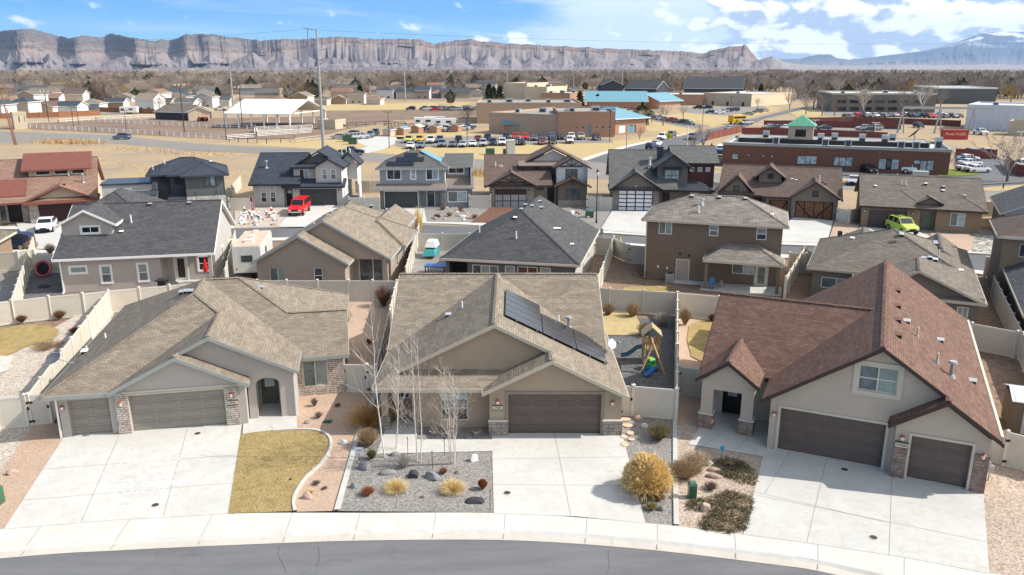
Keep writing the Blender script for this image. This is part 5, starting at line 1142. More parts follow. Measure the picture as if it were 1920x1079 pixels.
def house_b4():
 H = House('house', 'blue-grey two-storey house with hip roof carrying stepped solar panels and brown metal skirt roof', (-17.9, 108.0), 1.5)
 H.fasc = MT['trim_grey']; st = 'stucco_blue_grey'; rf = 'shingle_grey'; k = 6.745
 f=H.fr((0,0),(8.8,0)); z=lambda *a: zr(f,690,270,k,*a)
 H.wall((0,0),(5.45,0), 2.8, 'stone_grey', [('g', .62, 5.1, .02, 2.35, dict(m='garage_charcoal', trim='trim_white', tw=.08))])
 H.wall((5.45,1.2),(8.8,1.2), 2.8, st, [('d', .85, 1.8, .12, 2.3, dict(m='garage_charcoal', trim='trim_white', rev=.06, lite=(.15,.85,.75,.92,'glass_mid')))]); H.wall((5.45,0),(5.45,1.2), 2.8, st)
 c = MB(); f.box(c, 8.2, 8.8, 0, 2.8, -.5, .05, 'stone_grey'); f.box(c, 5.45, 9.2, 0, .14, -1.2, .15, 'concrete'); c.build('stone_pier', H.root)
 H.wall((0,.5),(8.8,.5), [(0,3.1),(8.8,3.1),(8.8,5.45),(0,5.45)], st, [('w',)+z(230,332,412,458)+(dict(cols=2, pane='glass_dark', tw=.08, trim='trim_white', rev=.05),), ('w',)+z(535,330,600,455)+(dict(rows=2, pane='glass_sky', tw=.08, trim='trim_white', rev=.05),), ('w',)+z(732,330,888,460)+(dict(cols=2, pane=('glass_dark','glass_sky'), tw=.08, trim='trim_white', rev=.05),)])
 H.wall((8.8,.5),(8.8,9), 5.45, 'stucco_white'); H.wall((8.8,9),(0,9), 5.45, st); H.wall((0,9),(0,0), [(0,0),(9,0),(9,2.8),(8.5,2.8),(8.5,5.45),(0,5.45)], st)
 H.hip(-.5,9.3,0,9.5,5.45,.46,rf)
 # right section set back
 f2=H.fr((8.8,1.8),(12.3,1.8)); z2=lambda *a: zr(f2,690,270,k,*a)
 H.wall((8.8,.9),(12.3,.9), 2.8, st, [('w',.35,2.9,.8,2.2,dict(cols=2, pane=('glass_mid','glass_sky'), trim='trim_white', tw=.08, rev=.05))]); H.wall((12.3,.9),(12.3,8.5), 5.3, st); H.wall((12.3,8.5),(8.8,8.5), 5.3, st)
 H.wall((8.8,3.0),(12.0,3.0), [(0,2.8),(3.2,2.8),(3.2,5.5),(0,5.5)], st, [('w',.35,2.5,4.4,5.15,dict(cols=2, pane='glass_black', trim='trim_white', tw=.08, rev=.05))])
 H.faces([(8.6,.5,2.8),(12.7,.5,2.8),(12.7,3.0,4.1),(8.6,3.0,4.1)], [(0,1,2,3)], 'metal_taupe'); H.faces([(8.4,2.4,5.5),(12.6,2.4,5.5),(12.6,8.8,6.6),(8.4,8.8,6.6)], [(0,1,2,3)], rf)
 H.faces([(-.5,-.7,2.75),(9.0,-.7,2.75),(9.0,.5,3.35),(-.5,.5,3.35)], [(0,1,2,3)], 'metal_taupe')
 H.finish()
 c = MB(); f2.box(c, 3.0, 3.6, 0, 2.7, .8, 1.0, 'stone_grey'); c.build('stone_pier', H.root)
 s=MB(); hz=lambda y: 5.45+.46*y
 for (y,x0,x1) in ((.5,1.0,4.6),(1.55,2.2,5.9),(2.6,3.2,5.0)):
  s.hexa([(x0,y,hz(y)+.08),(x1,y,hz(y)+.08),(x1,y+.95,hz(y+.95)+.08),(x0,y+.95,hz(y+.95)+.08),(x0,y,hz(y)+.13),(x1,y,hz(y)+.13),(x1,y+.95,hz(y+.95)+.13),(x0,y+.95,hz(y+.95)+.13)], 'solar')
 s.build('solar_panel', H.root)
 s=MB(); rz=lambda x: 5.45+.46*(9.3-x)
 s.hexa([(5.4,3.6,rz(5.4)+.1),(8.2,1.9,rz(8.2)+.1),(8.2,7,rz(8.2)+.1),(5.4,6,rz(5.4)+.1),(5.4,3.6,rz(5.4)+.15),(8.2,1.9,rz(8.2)+.15),(8.2,7,rz(8.2)+.15),(5.4,6,rz(5.4)+.15)], 'metal_teal'); s.build('solar_panel', H.root)
 H.pipe(4.5,4.5,7.5,.5); H.pipe(3.6,4.0,7.2,.5); return H
def truss(H, fr, s0, s1, zb, za, d, m='trim_brown'):
 g=MB(); sm_=(s0+s1)/2
 g.bar(fr.pt(s0,zb,d),fr.pt(s1,zb,d),.08,.18,m); g.bar(fr.pt(sm_,zb,d),fr.pt(sm_,za,d),.08,.16,m)
 h=za-zb
 for t in (-1,1):
  g.bar(fr.pt(sm_,zb+.1,d),fr.pt(sm_+t*(s1-s0)*.22,zb+h*.5,d),.07,.14,m)
 g.build('gable_truss', H.root)
def house_b5():
 H = House('house', 'brown and white craftsman house with dark timber gable trusses and stamped brick-toned driveway', (-3.1, 109.0), 1.5)
 H.fasc = MT['trim_brown']; rf = 'shingle_umber'; k = 6.745
 f=H.fr((0,0),(6.2,0)); z=lambda *a: zr(f,900,270,k,*a)
 H.wall((0,0),(6.1,0), [(0,0),(6.1,0),(6.1,3.0),(3.05,4.6),(0,3.0)], 'ledge', [('g', .75, 5.1, .02, 2.55, dict(m='trim_brown', style='carriage'))]); H.wall((6.1,0),(6.1,2.4), 3, 'stucco_tan')
 truss(H,f,1.1,5.1,3.45,4.4,.1)
 H.wall((6.1,2.4),(9.4,2.4), 3.0, 'stucco_sage', [('w', .5, 1.5, 2.0, 2.6, dict(frame='trim_brown')), ('d', 2.0, 3.0, .1, 2.4, dict(m='door_black'))])
 f2=H.fr((9.4,-.1),(13.4,-.1))
 H.wall((9.4,-.1),(13.4,-.1), [(0,1.0),(4,1.0),(4,2.95),(2,3.9),(0,2.95)], 'siding_brown', [('w', 1.05, 3.0, 1.1, 2.6, dict(cols=2, frame='trim_brown', pane='glass_dark'))]); H.wall((9.4,-.15),(13.4,-.15), 1.0, 'ledge'); H.wall((9.4,2.4),(9.4,-.1), 2.95, 'siding_brown')
 H.wall((13.4,-.1),(13.4,9), 5.4, 'stucco_white'); H.wall((13.4,9),(0,9), 3, 'stucco_tan'); H.wall((0,9),(0,0), [(0,0),(9,0),(9,3),(4,5),(0,3)], 'stucco_tan')
 f3=H.fr((4.9,3.0),(9.2,3.0)); f4=H.fr((9.3,1.4),(13.4,1.4))
 H.wall((4.6,3.6),(9.3,3.6), [(0,3.0),(4.7,3.0),(4.7,5.6),(0,5.6)], 'siding_brown', [('w', 1.5, 3.5, 3.9, 5.35, dict(cols=2, frame='trim_brown', pane=('glass_black','glass_mid')))]); H.wall((4.6,9),(4.6,3.6), [(0,3),(5.4,3),(5.4,5.5),(0,5.5)], 'siding_brown')
 H.wall((9.3,1.4),(13.4,1.4), [(0,3.0),(4.1,3.0),(4.1,5.4),(2.05,6.5),(0,5.4)], 'stucco_white', [('w', 1.2, 2.9, 3.7, 5.1, dict(cols=2, frame='trim_brown', pane='glass_mid'))]); H.wall((9.3,3.6),(9.3,1.4), [(0,3),(2.2,3),(2.2,5.4),(0,5.4)], 'stucco_white')
 truss(H,f4,.5,3.6,5.45,6.3,.12)
 H.gable_x(-.4,15,7.3,3.1,6.5,3.0,-.7,8.6,rf)
 H.gable_y(-.6,6.7,3.05,2.95,4.85,2.95,-.6,4.2,rf)
 H.gable_y(4.0, 14.0, 9.0, 5.3, 7.75, 5.3, 3.9, 10, rf); H.wall((5.3,4.3),(12.8,4.3), [(0,5.5),(7.5,5.5),(3.7,7.4)], 'stucco_light')
 H.gable_y(8.8,14.0,11.4,5.3,6.7,5.295,.8,4.6,rf)
 H.faces([(4.1,3.0,5.35),(9.2,3.0,5.35),(9.8,4.3,5.9),(4.1,4.3,5.9)], [(0,1,2,3)], 'metal_taupe')
 H.faces([(6.0,1.2,3.0),(9.6,1.2,3.0),(9.6,3.7,3.9),(6.0,3.7,3.9)], [(0,1,2,3)], 'metal_dark')
 H.gable_y(8.9,13.9,11.4,2.9,4.1,2.9,-.6,1.4,rf); truss(H,f2,1.7,2.3,3.3,3.85,.35)
 H.finish(); wall_lamp(H.root, f, .35, 2.2, 'black_metal'); wall_lamp(H.root, f, 5.6, 2.2, 'black_metal')
 H.pipe(.9,4.2,5.0,.8,.06); H.pipe(1.5,4.0,4.9,.5,.06); H.pipe(1.8,4.0,4.9,.5,.06); H.pipe(5.3,4.8,5.6,.2,.08); H.pipe(13.2,4.2,5.9,.5)
 return H
def house_b6():
 q=P(1148,396)
 H = House('house', 'charcoal roofed two-storey house with white glazed garage door, black awning and maroon siding wall', (q.x, q.y), -5)
 H.fasc = MT['trim_black']; st = 'stucco_olive' if False else 'stucco_slate'; rf = 'shingle_grey'
 f = H.fr((0,0),(6.1,0)); st2 = 'stucco_mushroom'
 H.wall((0,0),(6.1,0), [(0,0),(6.1,0),(6.1,3.0),(2.95,5.1),(0,3.0)], st2, [('g', .75, 5.3, .02, 2.75, dict(m='trim_black', style='glass'))])
 for s0,s1 in ((.0,.7),(5.35,6.1)):
  c = MB(); f.box(c, s0, s1, 0, 1.9, .003, .1, 'stone_grey'); c.build('stone_pier', H.root)
 H.wall((6.1,0),(6.1,2),3,st2); H.wall((0,12),(0,0),[(0,0),(12,0),(12,3),(6,6),(0,3)],st2)
 H.wall((6.1,2),(13.2,2), 3.0, st2, [('d', .6, 1.6, .1, 2.3, dict(m='door_black')), ('w', 3.3, 4.2, 1.0, 2.3, dict(frame='trim_black', rows=2)), ('w', 4.3, 5.5, 1.0, 2.3, dict(frame='trim_white', pane='glass_sky')), ('w', 5.6, 6.5, 1.0, 2.3, dict(frame='trim_black', rows=2))]); H.wall((13.2,2),(13.2,10), 3.0, st2)
 f2=H.fr((6.6,1.8),(10.4,1.8))
 H.wall((5.9,1.7),(9.9,1.7), [(0,3),(4,3),(4,5.9),(2.1,7.4),(0,5.9)], st, [('w', .95, 2.9, 3.9, 5.4, dict(cols=2, rows=2, frame='trim_black', pane='glass_sky'))]); H.wall((9.9,1.7),(9.9,3.2), [(0,3),(1.5,3),(1.5,5.9),(0,5.9)], 'stucco_light'); H.wall((5.9,7),(5.9,1.7), [(0,3),(5.3,3),(5.3,5.9),(0,5.9)], st)
 H.wall((9.9,3.2),(13.6,3.2), [(0,3),(3.7,3),(3.7,6.2),(0,6.2)], 'siding_maroon', [('w', .45, 1.05, 5.0, 5.6, dict(frame='trim_white', pane='glass_sky')), ('w', 1.5, 2.1, 5.0, 5.6, dict(frame='trim_white', pane='glass_sky')), ('w', 2.55, 3.15, 5.0, 5.6, dict(frame='trim_white', pane='glass_sky'))]); H.wall((13.6,3.2),(13.6,10), 6.2, 'stucco_white'); H.wall((13.6,10),(0,10), 3, st)
 H.gable_x(-.5,16,8.2,3.05,7.4,3.0,-.5,8.5,rf)
 H.gable_y(-.5,6.7,3.0,2.95,5.3,2.95,-.6,5,rf)
 H.gable_y(5.3,10.6,7.95,5.6,7.5,5.6,1.1,7,rf)
 H.gable_x(2.7,13,7.6,6.2,8.1,6.2,7.9,14.2,rf)
 H.faces([(6.0,.9,2.75),(13.4,.9,2.75),(11.2,3.2,3.9),(6.0,3.2,3.9)], [(0,1,2,3)], 'metal_dark'); H.faces([(13.4,.9,2.75),(14.6,5.2,2.75),(13.4,5.2,3.2),(11.2,3.2,3.9)], [(0,1,2,3)], 'metal_dark')
 H.finish()
 c = MB(); g2 = H.fr((5.9,1.7),(9.9,1.7)); g2.box(c, .7, 3.15, 5.55, 5.75, .0, .8, 'black_metal'); c.bar(g2.pt(.8,4.6,.05), g2.pt(.8,5.6,.7), .06,.06,'black_metal'); c.bar(g2.pt(3.05,4.6,.05), g2.pt(3.05,5.6,.7), .06,.06,'black_metal'); c.build('awning', H.root)
 c = MB(); c.box(6.1,6.9,5.2,6.0,5,8.0,'stucco_dark'); c.box(6.05,6.95,5.15,6.05,8.0,8.08,'black_metal'); c.build('chimney', H.roof_o)
 H.pipe(5.1, 4.8, 5.4, 1.1, .14, 'pipe_white', True); H.pipe(5.0, 4.0, 5.0, .6, .12, 'pipe_white', True)
 number_plate(H, f, 3.0, 3.3, '2967', 'trim_black', 'trim_white', .6, .2); return H
def house_b7():
 q=P(1567.6,414.6)
 H = House('house', 'grey-brown house with umber roof, small dormers and timber barn-style garage doors', (q.x, q.y), -18)
 H.fasc = MT['trim_brown']; st = 'stucco_mushroom'; rf = 'shingle_umber'
 # local x runs left (negative) from the right front corner
 f=H.fr((-5.4,0),(0,0))
 H.wall((-5.5,0),(0,0), [(0,0),(5.5,0),(5.5,2.7),(2.75,4.6),(0,2.7)], st, [('g', .5, 5.0, .02, 2.3, dict(m='barn_dark', style='barn')), ('w', 2.45, 3.05, 2.95, 3.6, dict(frame='trim_brown', pane='glass_dark', trim='trim_brown', tw=.06))])
 for s0 in (.0,5.05):
  c = MB(); f.box(c, s0, s0+.42, 0, 1.3, .003, .1, 'stone_grey'); c.build('stone_pier', H.root)
 H.wall((0,0),(0,9.5), [(0,0),(9.5,0),(9.5,2.7),(5.3,4.9),(0,2.7)], 'stucco_tan'); H.wall((-5.5,.6),(-5.5,0), 2.7, st)
 H.wall((-8.6,.6),(-5.5,.6), 2.7, st, [('g', .4, 2.7, .02, 2.2, dict(m='barn_dark', style='barn'))])
 c = MB(); H.fr((-8.6,.6),(-5.5,.6)).box(c, 0, .35, 0, 1.3, .003, .1, 'stone_grey'); c.build('stone_pier', H.root)
 H.wall((-8.6,2.2),(-8.6,.6), 2.7, st); H.wall((-10.5,2.2),(-8.6,2.2), 2.7, st, [('d', .4, 1.4, .1, 2.2, dict(m='door_black'))]); H.wall((-10.5,.9),(-10.5,2.2), 2.7, st)
 f2=H.fr((-14.2,.9),(-10.5,.9))
 H.wall((-14.2,.9),(-10.5,.9), [(0,0),(3.7,0),(3.7,2.7),(2.0,4.9),(0,2.9)], st, [('w', .9, 2.6, .8, 2.0, dict(cols=2, trim='trim_brown', tw=.08, pane='glass_sky')), ('w', 1.55, 2.15, 3.0, 3.7, dict(frame='trim_brown', trim='trim_brown', tw=.06))])
 H.wall((-14.2,9.5),(-14.2,.9),2.8,st); H.wall((0,9.5),(-14.2,9.5),2.7,st)
 H.gable_x(.3,12,6.4,2.75,5.9,2.7,-14.6,.5,rf)
 H.gable_y(-5.9,.5,-2.75,2.7,4.85,2.7,-.6,4.6,rf)
 H.faces([(-9.2,.1,2.68),(-5.8,.1,2.68),(-2.9,3.4,4.4),(-6.5,3.4,4.4)],[(0,1,2,3)],rf)
 H.gable_y(-14.6,-10.1,-12.2,3.0,5.1,3.0,.45,4.2,rf)
 H.wall((-9.7,3.0),(-6.9,3.0), [(0,3.3),(2.8,3.3),(2.8,4.9),(1.4,6.0),(0,4.9)], st, [('w', 1.1, 1.75, 4.6, 5.2, dict(frame='trim_brown', trim='trim_brown', tw=.05))]); H.wall((-6.9,3.0),(-6.9,5.5), [(0,3.4),(2.5,4.9),(0,4.9)], 'stucco_tan'); H.wall((-9.7,5.5),(-9.7,3.0), [(0,4.9),(2.5,3.4),(2.5,4.9)], st)
 H.gable_y(-10.3,-6.3,-8.3,4.75,6.2,4.75,2.5,7.2,rf)
 H.finish()
 for x, y in ((-1.9,2.2),(-1.7,.8)): H.box_vent(x, y, 4.5, m='vent_brown')
 H.box_vent(-5.6, 3.9, 4.5, m='pipe_white'); H.box_vent(-5.1, 3.7, 4.4, m='pipe_white'); H.pipe(-2.3, 2.8, 4.6, .5, .07, 'pipe_white', True); return H
def house_b8():
 q=P(1613,426)
 H = House('house', 'tan single-storey house with pale green front door and brown garage, lime green car in front', (q.x, q.y), -20)
 H.fasc = MT['trim_brown']; st = 'stucco_tan'; rf = 'shingle_brown'
 f=H.fr((0,0),(6.3,0))
 H.wall((0,0),(6.3,0), 2.65, st, [('g', .75, 4.9, .02, 2.2, dict(m='garage_dark', trim='trim_taupe', tw=.12))])
 H.wall((6.3,0),(6.3,1.2), 2.65, st); H.wall((6.3,.9),(8.0,.9), 3.3, 'ledge', [('d', .4, 1.4, .1, 2.5, dict(m='door_green', rev=.4))]); H.wall((8.0,1.2),(8.0,0), 2.65, st)
 H.wall((8.0,0),(12.7,0), 2.65, st, [('w', 1.5, 3.0, .8, 2.3, dict(cols=2, rows=1, pane=('glass_mid','glass_sky'), rev=.05))])
 H.wall((12.7,0),(12.7,12),[(0,0),(12,0),(12,2.7),(6,5),(0,2.7)],st); H.wall((12.7,12),(0,12),2.65,st); H.wall((0,12),(0,0),[(0,0),(12,0),(12,2.65),(6,5),(0,2.65)],st)
 H.gable_x(-.6,12.6,6.0,2.7,5.7,2.7,-.4,13.1,rf)
 H.faces([(-.4,-.62,2.715),(7.0,-.62,2.715),(4.2,2.8,4.35),(-.4,2.8,4.35)],[(0,1,2,3)],rf,caps=[(1,2)])
 H.faces([(7.6,-.62,2.72),(13.12,-.62,2.72),(10.4,2.4,4.2)],[(0,1,2)],rf,caps=[(1,2)])
 H.gable_y(5.9, 8.6, 7.2, 3.3, 4.0, 3.3, -.1, 3.2, rf); H.wall((6.25,.35),(8.1,.35), [(0,2.7),(.3,2.7),(.55,3.05),(1.3,3.05),(1.55,2.7),(1.85,2.7),(1.85,3.25),(.95,3.75),(0,3.25)], 'ledge')
 H.finish(); wall_lamp(H.root, f, .3, 2.0, 'black_metal'); wall_lamp(H.root, f, 5.5, 2.0, 'black_metal')
 zz=lambda y: 2.7+.4545*(y+.6)
 H.box_vent(1.4, 3.4, zz(3.4), m='pipe_white'); H.pipe(4.3, 4.2, zz(4.2), .5); H.pipe(4.8, 4.0, zz(4), .6); H.box_vent(7.0, 4.2, zz(4.2)+.1, m='pipe_white'); H.box_vent(8.9, 3.8, zz(3.8)+.05); H.box_vent(8.8, 3.1, zz(3.1), m='pipe_white'); H.box_vent(11.0, 2.3, zz(2.3)); return H
def house_b9():
 q=P(1876.5,444.7)
 H = House('house', 'blue-grey house with arched window and stone base at the right edge of the back row', (q.x, q.y), -26)
 H.fasc = MT['trim_grey']; rf = 'shingle_slate'
 H.wall((0,0),(8,0), [(0,0),(8,0),(8,2.7),(4,4.6),(0,2.7)], 'stucco_blue_grey', [('w', 1.9, 3.6, .9, 2.5, dict(arch=.45, cols=2, rows=2, pane='glass_mid', trim='trim_white', tw=.08))])
 c = MB(); H.fr((0,0),(8,0)).box(c, -.06, 1.8, 0, .9, .003, .1, 'stone_grey'); H.fr((0,0),(8,0)).box(c, 1.8, 3.7, 0, .78, .003, .1, 'stone_grey'); c.build('stone_pier', H.root)
 H.wall((0,13),(0,0), [(0,0),(13,0),(13,2.7),(0,2.7)], 'stucco_slate'); H.wall((8,0),(8,13), 2.7, 'stucco_blue_grey'); H.wall((8,13),(0,13), 2.7, 'stucco_slate')
 H.gable_y(-.5,8.5,4,2.75,4.85,2.75,-.5,13.4,rf); H.finish(); return H
for fn in (house_b1,house_b2,house_b3,house_b4,house_b5,house_b6,house_b7,house_b8,house_b9): fn()

# ------------------------------------------------------------------ street behind,its walks and the back yards
def band(name,top,bot,z,m):
 return sheet(name,top+bot[::-1],z,m)
S2b=[(-400,431),(0,431),(200,431),(420,430),(640,424),(790,420),(900,424),(1100,436),(1250,446),(1420,458),(1600,465),(1840,477),(1920,484),(2300,530)]
S2t=[(-400,472),(0,468),(150,472),(415,452),(600,446),(780,442),(1000,448),(1160,457),(1400,474),(1500,482),(1700,497),(1840,510),(1920,519),(2300,560)]
S('gravel_bed', [(-60,425),(-60,380),(300,372),(660,380),(1130,385),(1380,392),(1620,420),(1980,440),(1980,480),(1840,472),(1600,461),(1420,454),(1100,432),(900,420),(790,418),(640,420),(420,426)], .03, 'gravel_far')
band('road', [(u, v+2) for u, v in S2b], S2t, .02, 'asphalt_mid')
def walkline(line,w0,w1,z,m,name):
 mb = MB(); q = smoothline([(p.x,p.y) for p in (P(*a) for a in line)], 4); ribbon_solid(mb, q, w0, w1, 0, z, m); return tag(mb.build(name), kind='structure')
walkline(S2b, -.2, 1.4, .13, 'sidewalk_c', 'sidewalk'); walkline(S2t, -1.5, 0, .13, 'sidewalk_c', 'sidewalk')
for pts, m in (([(556,388),(644,386),(612,428),(522,428)], 'concrete'), ([(722,392),(795,391),(800,419),(735,420)], 'concrete'), ([(920,391),(980,392),(962,420),(882,420)], 'brick_red'), ([(1148,397),(1232,399),(1222,442),(1125,434)], 'concrete_grey'), ([(1488,409),(1562,416),(1550,458),(1440,456)], 'concrete_grey'), ([(1612,428),(1712,434),(1745,446),(1738,466),(1600,464)], 'concrete_grey'), ([(30,420),(150,428),(120,470),(20,470),(40,440)], 'concrete_grey')):
 S('driveway', pts, .16, m)
S('gravel_bed', [(440,392),(560,392),(530,428),(440,430)], 0.150, 'gravel_beige'); S('gravel_bed', [(790,394),(900,392),(885,419),(795,418)], 0.154, 'gravel_grey')
S('gravel_bed', [(1030,391),(1145,398),(1122,433),(1030,424)], 0.158, 'gravel_grey'); S('gravel_bed', [(1745,440),(1850,444),(1818,473),(1738,466)], 0.162, 'gravel_peach'); S('gravel_bed', [(1825,440),(1915,452),(1925,482),(1822,474)], .165, 'river_rock'); S('gravel_bed', [(1566,414),(1612,424),(1598,462),(1552,458)], 0.166, 'gravel_peach')
S('gravel_bed', [(60,470),(130,470),(120,560),(30,560)], .03, 'gravel_dark'); S('gravel_bed', [(-60,490),(70,480),(30,590),(-60,600)], .026, 'gravel_grey')
S('gravel_bed', [(400,455),(480,455),(470,530),(400,530)], .03, 'gravel_beige'); S('gravel_bed', [(785,450),(850,445),(828,515),(770,515)], .03, 'gravel_grey')
S('gravel_bed', [(1118,600),(1262,600),(1266,750),(1150,760)], .116, 'gravel_dark'); S('lawn', [(1128,588),(1190,592),(1200,610),(1196,632),(1130,632)], .15, 'lawn_straw')
S('lawn', [(1292,615),(1312,605),(1345,602),(1345,680),(1318,684),(1296,672),(1288,640)], .15, 'lawn_dry'); S('lawn', [(-20,628),(10,620),(35,614),(62,612),(90,615),(110,621),(112,628),(104,638),(85,645),(62,650),(45,656),(30,664),(10,672),(-20,690)], .15, 'lawn_dry')
S('lawn', [(632,582),(655,584),(662,596),(652,606),(630,606)], .15, 'lawn_dry'); S('lawn', [(1170,540),(1260,536),(1250,549),(1165,546)], .05, 'lawn_dry')
S('patio', [(0,672),(28,672),(14,700),(0,705)], .17, 'concrete')

# ------------------------------------------------------------------ vinyl fences
FI=[0]
def fence(label, pts, px=True, h=1.83, m='fence_panel', pm='fence_post_m', step=2.4, gates=(), cat='fence', group=None, z0=0):
 q=[P(*p) if px else Vector((p[0],p[1],0)) for p in pts]
 root = empty('fence', (q[0].x, q[0].y, z0), 0, label, cat, group); o = Vector((q[0].x, q[0].y, 0))
 FI[0] += 1; j_=.0031*(FI[0] % 9)
 def post(c):
  g = MB(); e_ = .062+j_; c = c+Vector((j_*.31, j_*.27, 0)); g.box(c.x-e_,c.x+e_,c.y-e_,c.y+e_,j_-.05,h+.08+j_,pm); g.hexa([(c.x-.09-j_,c.y-.09-j_,h+.081+j_),(c.x+.09+j_,c.y-.09-j_,h+.081+j_),(c.x+.09+j_,c.y+.09+j_,h+.081+j_),(c.x-.09-j_,c.y+.09+j_,h+.081+j_),(c.x-.02,c.y-.02,h+.15),(c.x+.02,c.y-.02,h+.15),(c.x+.02,c.y+.02,h+.15),(c.x-.02,c.y+.02,h+.15)], pm); g.build('post', root)
 for i in range(len(q)-1):
  a,b=q[i]-o,q[i+1]-o; L_=(b-a).length; k=max(1,round(L_/step))
  for j in range(k):
   s,t=a.lerp(b,j/k),a.lerp(b,(j+1)/k); post(s); d=(t-s).normalized(); s2,t2=s+d*.07,t-d*.07
   g=MB(); up=Vector((0,0,1))
   g.bar(s2+up*(.10),t2+up*(.10),.06,.14,pm); g.bar(s2+up*(h-.05),t2+up*(h-.05),.06,.12,pm); g.bar(s2+up*(.17+(h-.28)/2),t2+up*(.17+(h-.28)/2),.03,h-.28,m)
   g.build('fence_panel', root)
   if (i,j) in gates:
    nn=Vector((d.y,-d.x,0))*.06
    for zz in (.35,h-.4):
     c = s2+nn+up*zz; hg = MB(); hg.box(c.x-.1,c.x+.1,c.y-.03,c.y+.03,c.z-.05,c.z+.05,'black_metal'); hg.build('hinge', root)
    c = t2+nn+up*1.1; hg = MB(); hg.box(c.x-.05,c.x+.05,c.y-.03,c.y+.03,c.z-.08,c.z+.08,'black_metal'); hg.build('latch', root)
 post(q[-1]-o)
 return root
fence('cream vinyl fence with double gate left of the grey garage', [(-60,822),(0,808),(55,802),(62,801),(99,797)], gates=((2,0),(3,0)))
fence('long cream vinyl fence running back beside the left grey house roof', [(62,800),(208,588)])
fence('cream vinyl fence behind the oval dry lawn, left', [(-90,625),(28,608),(97,600),(160,594),(208,588)])
fence('cream vinyl fence behind the left house roof, below the tan gabled house', [(208,588),(430,567),(540,567),(655,567),(745,568)])
fence('cream vinyl gate panel between the left and middle front houses', [(645,738),(690,740),(708,741)], gates=((0,0),(1,0)))
fence('cream vinyl side fence left of the middle house', [(708,741),(745,568)])
fence('cream vinyl gate fence right of the middle garage', [(1161,782),(1185,783),(1266,790)], gates=((0,0),))
fence('cream vinyl side fence between play yard and right house', [(1266,790),(1268,592)])
fence('cream vinyl fence behind the play yard shrubs', [(1105,579),(1142,584),(1205,588),(1268,592)])
fence('cream vinyl fence behind the right house lawn, below the brown two-storey house', [(1268,592),(1345,600),(1460,618)])
fence('cream vinyl gate fence left of the right house porch', [(1270,742),(1330,752)], gates=((0,0),))
fence('cream vinyl gate fence right of the small dark garage door', [(1848,868),(1878,876),(1990,905)], gates=((0,0),(1,0)))
fence('long weathered fence at the right, beside the metal shed', [(1858,560),(1930,720),(2010,880)], m='fence_panel')
fence('cream vinyl cross fence right of the red-brown roof', [(1815,655),(1900,672)])
fence('short cream fence at the left edge below the black suv', [(-60,512),(38,508),(68,505)])
fence('cream fence beside the pink trampoline, left of the light grey house', [(66,480),(28,608)])
fence('cream fence behind the pink trampoline', [(68,514),(118,512)])
fence('white fence between light grey house and travel trailer', [(443,466),(425,545)])
fence('cream fence strip right of the light grey house', [(413,495),(441,478)])
fence('white fence between tan gabled house and charcoal hip roof', [(786,452),(762,540)])
fence('cream fence along the rear street left of the charcoal hip roof', [(786,470),(830,471),(880,471)])
fence('white fence between charcoal hip house and brown two-storey house', [(1150,476),(1120,560)])
fence('cream fence gate left of the brown two-storey house', [(1118,478),(1150,480),(1178,494),(1212,497)], gates=((1,0),(2,0)))
fence('white fence between brown two-storey house and hip house behind', [(1505,500),(1470,560)])
fence('cream fence along the street right of the brown two-storey house', [(1478,510),(1508,512),(1520,512)])
fence('cream fence right of the brown hip-roofed house', [(1845,520),(1900,524)])
for i, (lb, pts) in enumerate((('cream fence between red dormer house and dark modern house', [(168,364),(215,362)]), ('cream gate fence left of the pale grey two-storey house', [(430,398),(474,397)]), ('cream side fence behind the flag, left of the pale grey house', [(436,372),(452,352)]), ('cream gate fence between pale grey and blue-grey houses', [(655,396),(712,396)]), ('cream rear fence between pale grey and blue-grey houses', [(668,362),(720,362)]), ('cream gate fence between blue-grey and craftsman houses', [(880,392),(920,392)]), ('cream gate fence between craftsman and charcoal houses', [(1100,394),(1150,396)]), ('cream fence between charcoal and barn-door houses', [(1325,362),(1375,370)]), ('cream gate fence between barn-door and tan houses', [(1568,418),(1590,422),(1614,416)]), ('cream fence right of the tan house with green door', [(1830,404),(1868,406)]))):
 fence(lb,pts,gates=((0,0),))
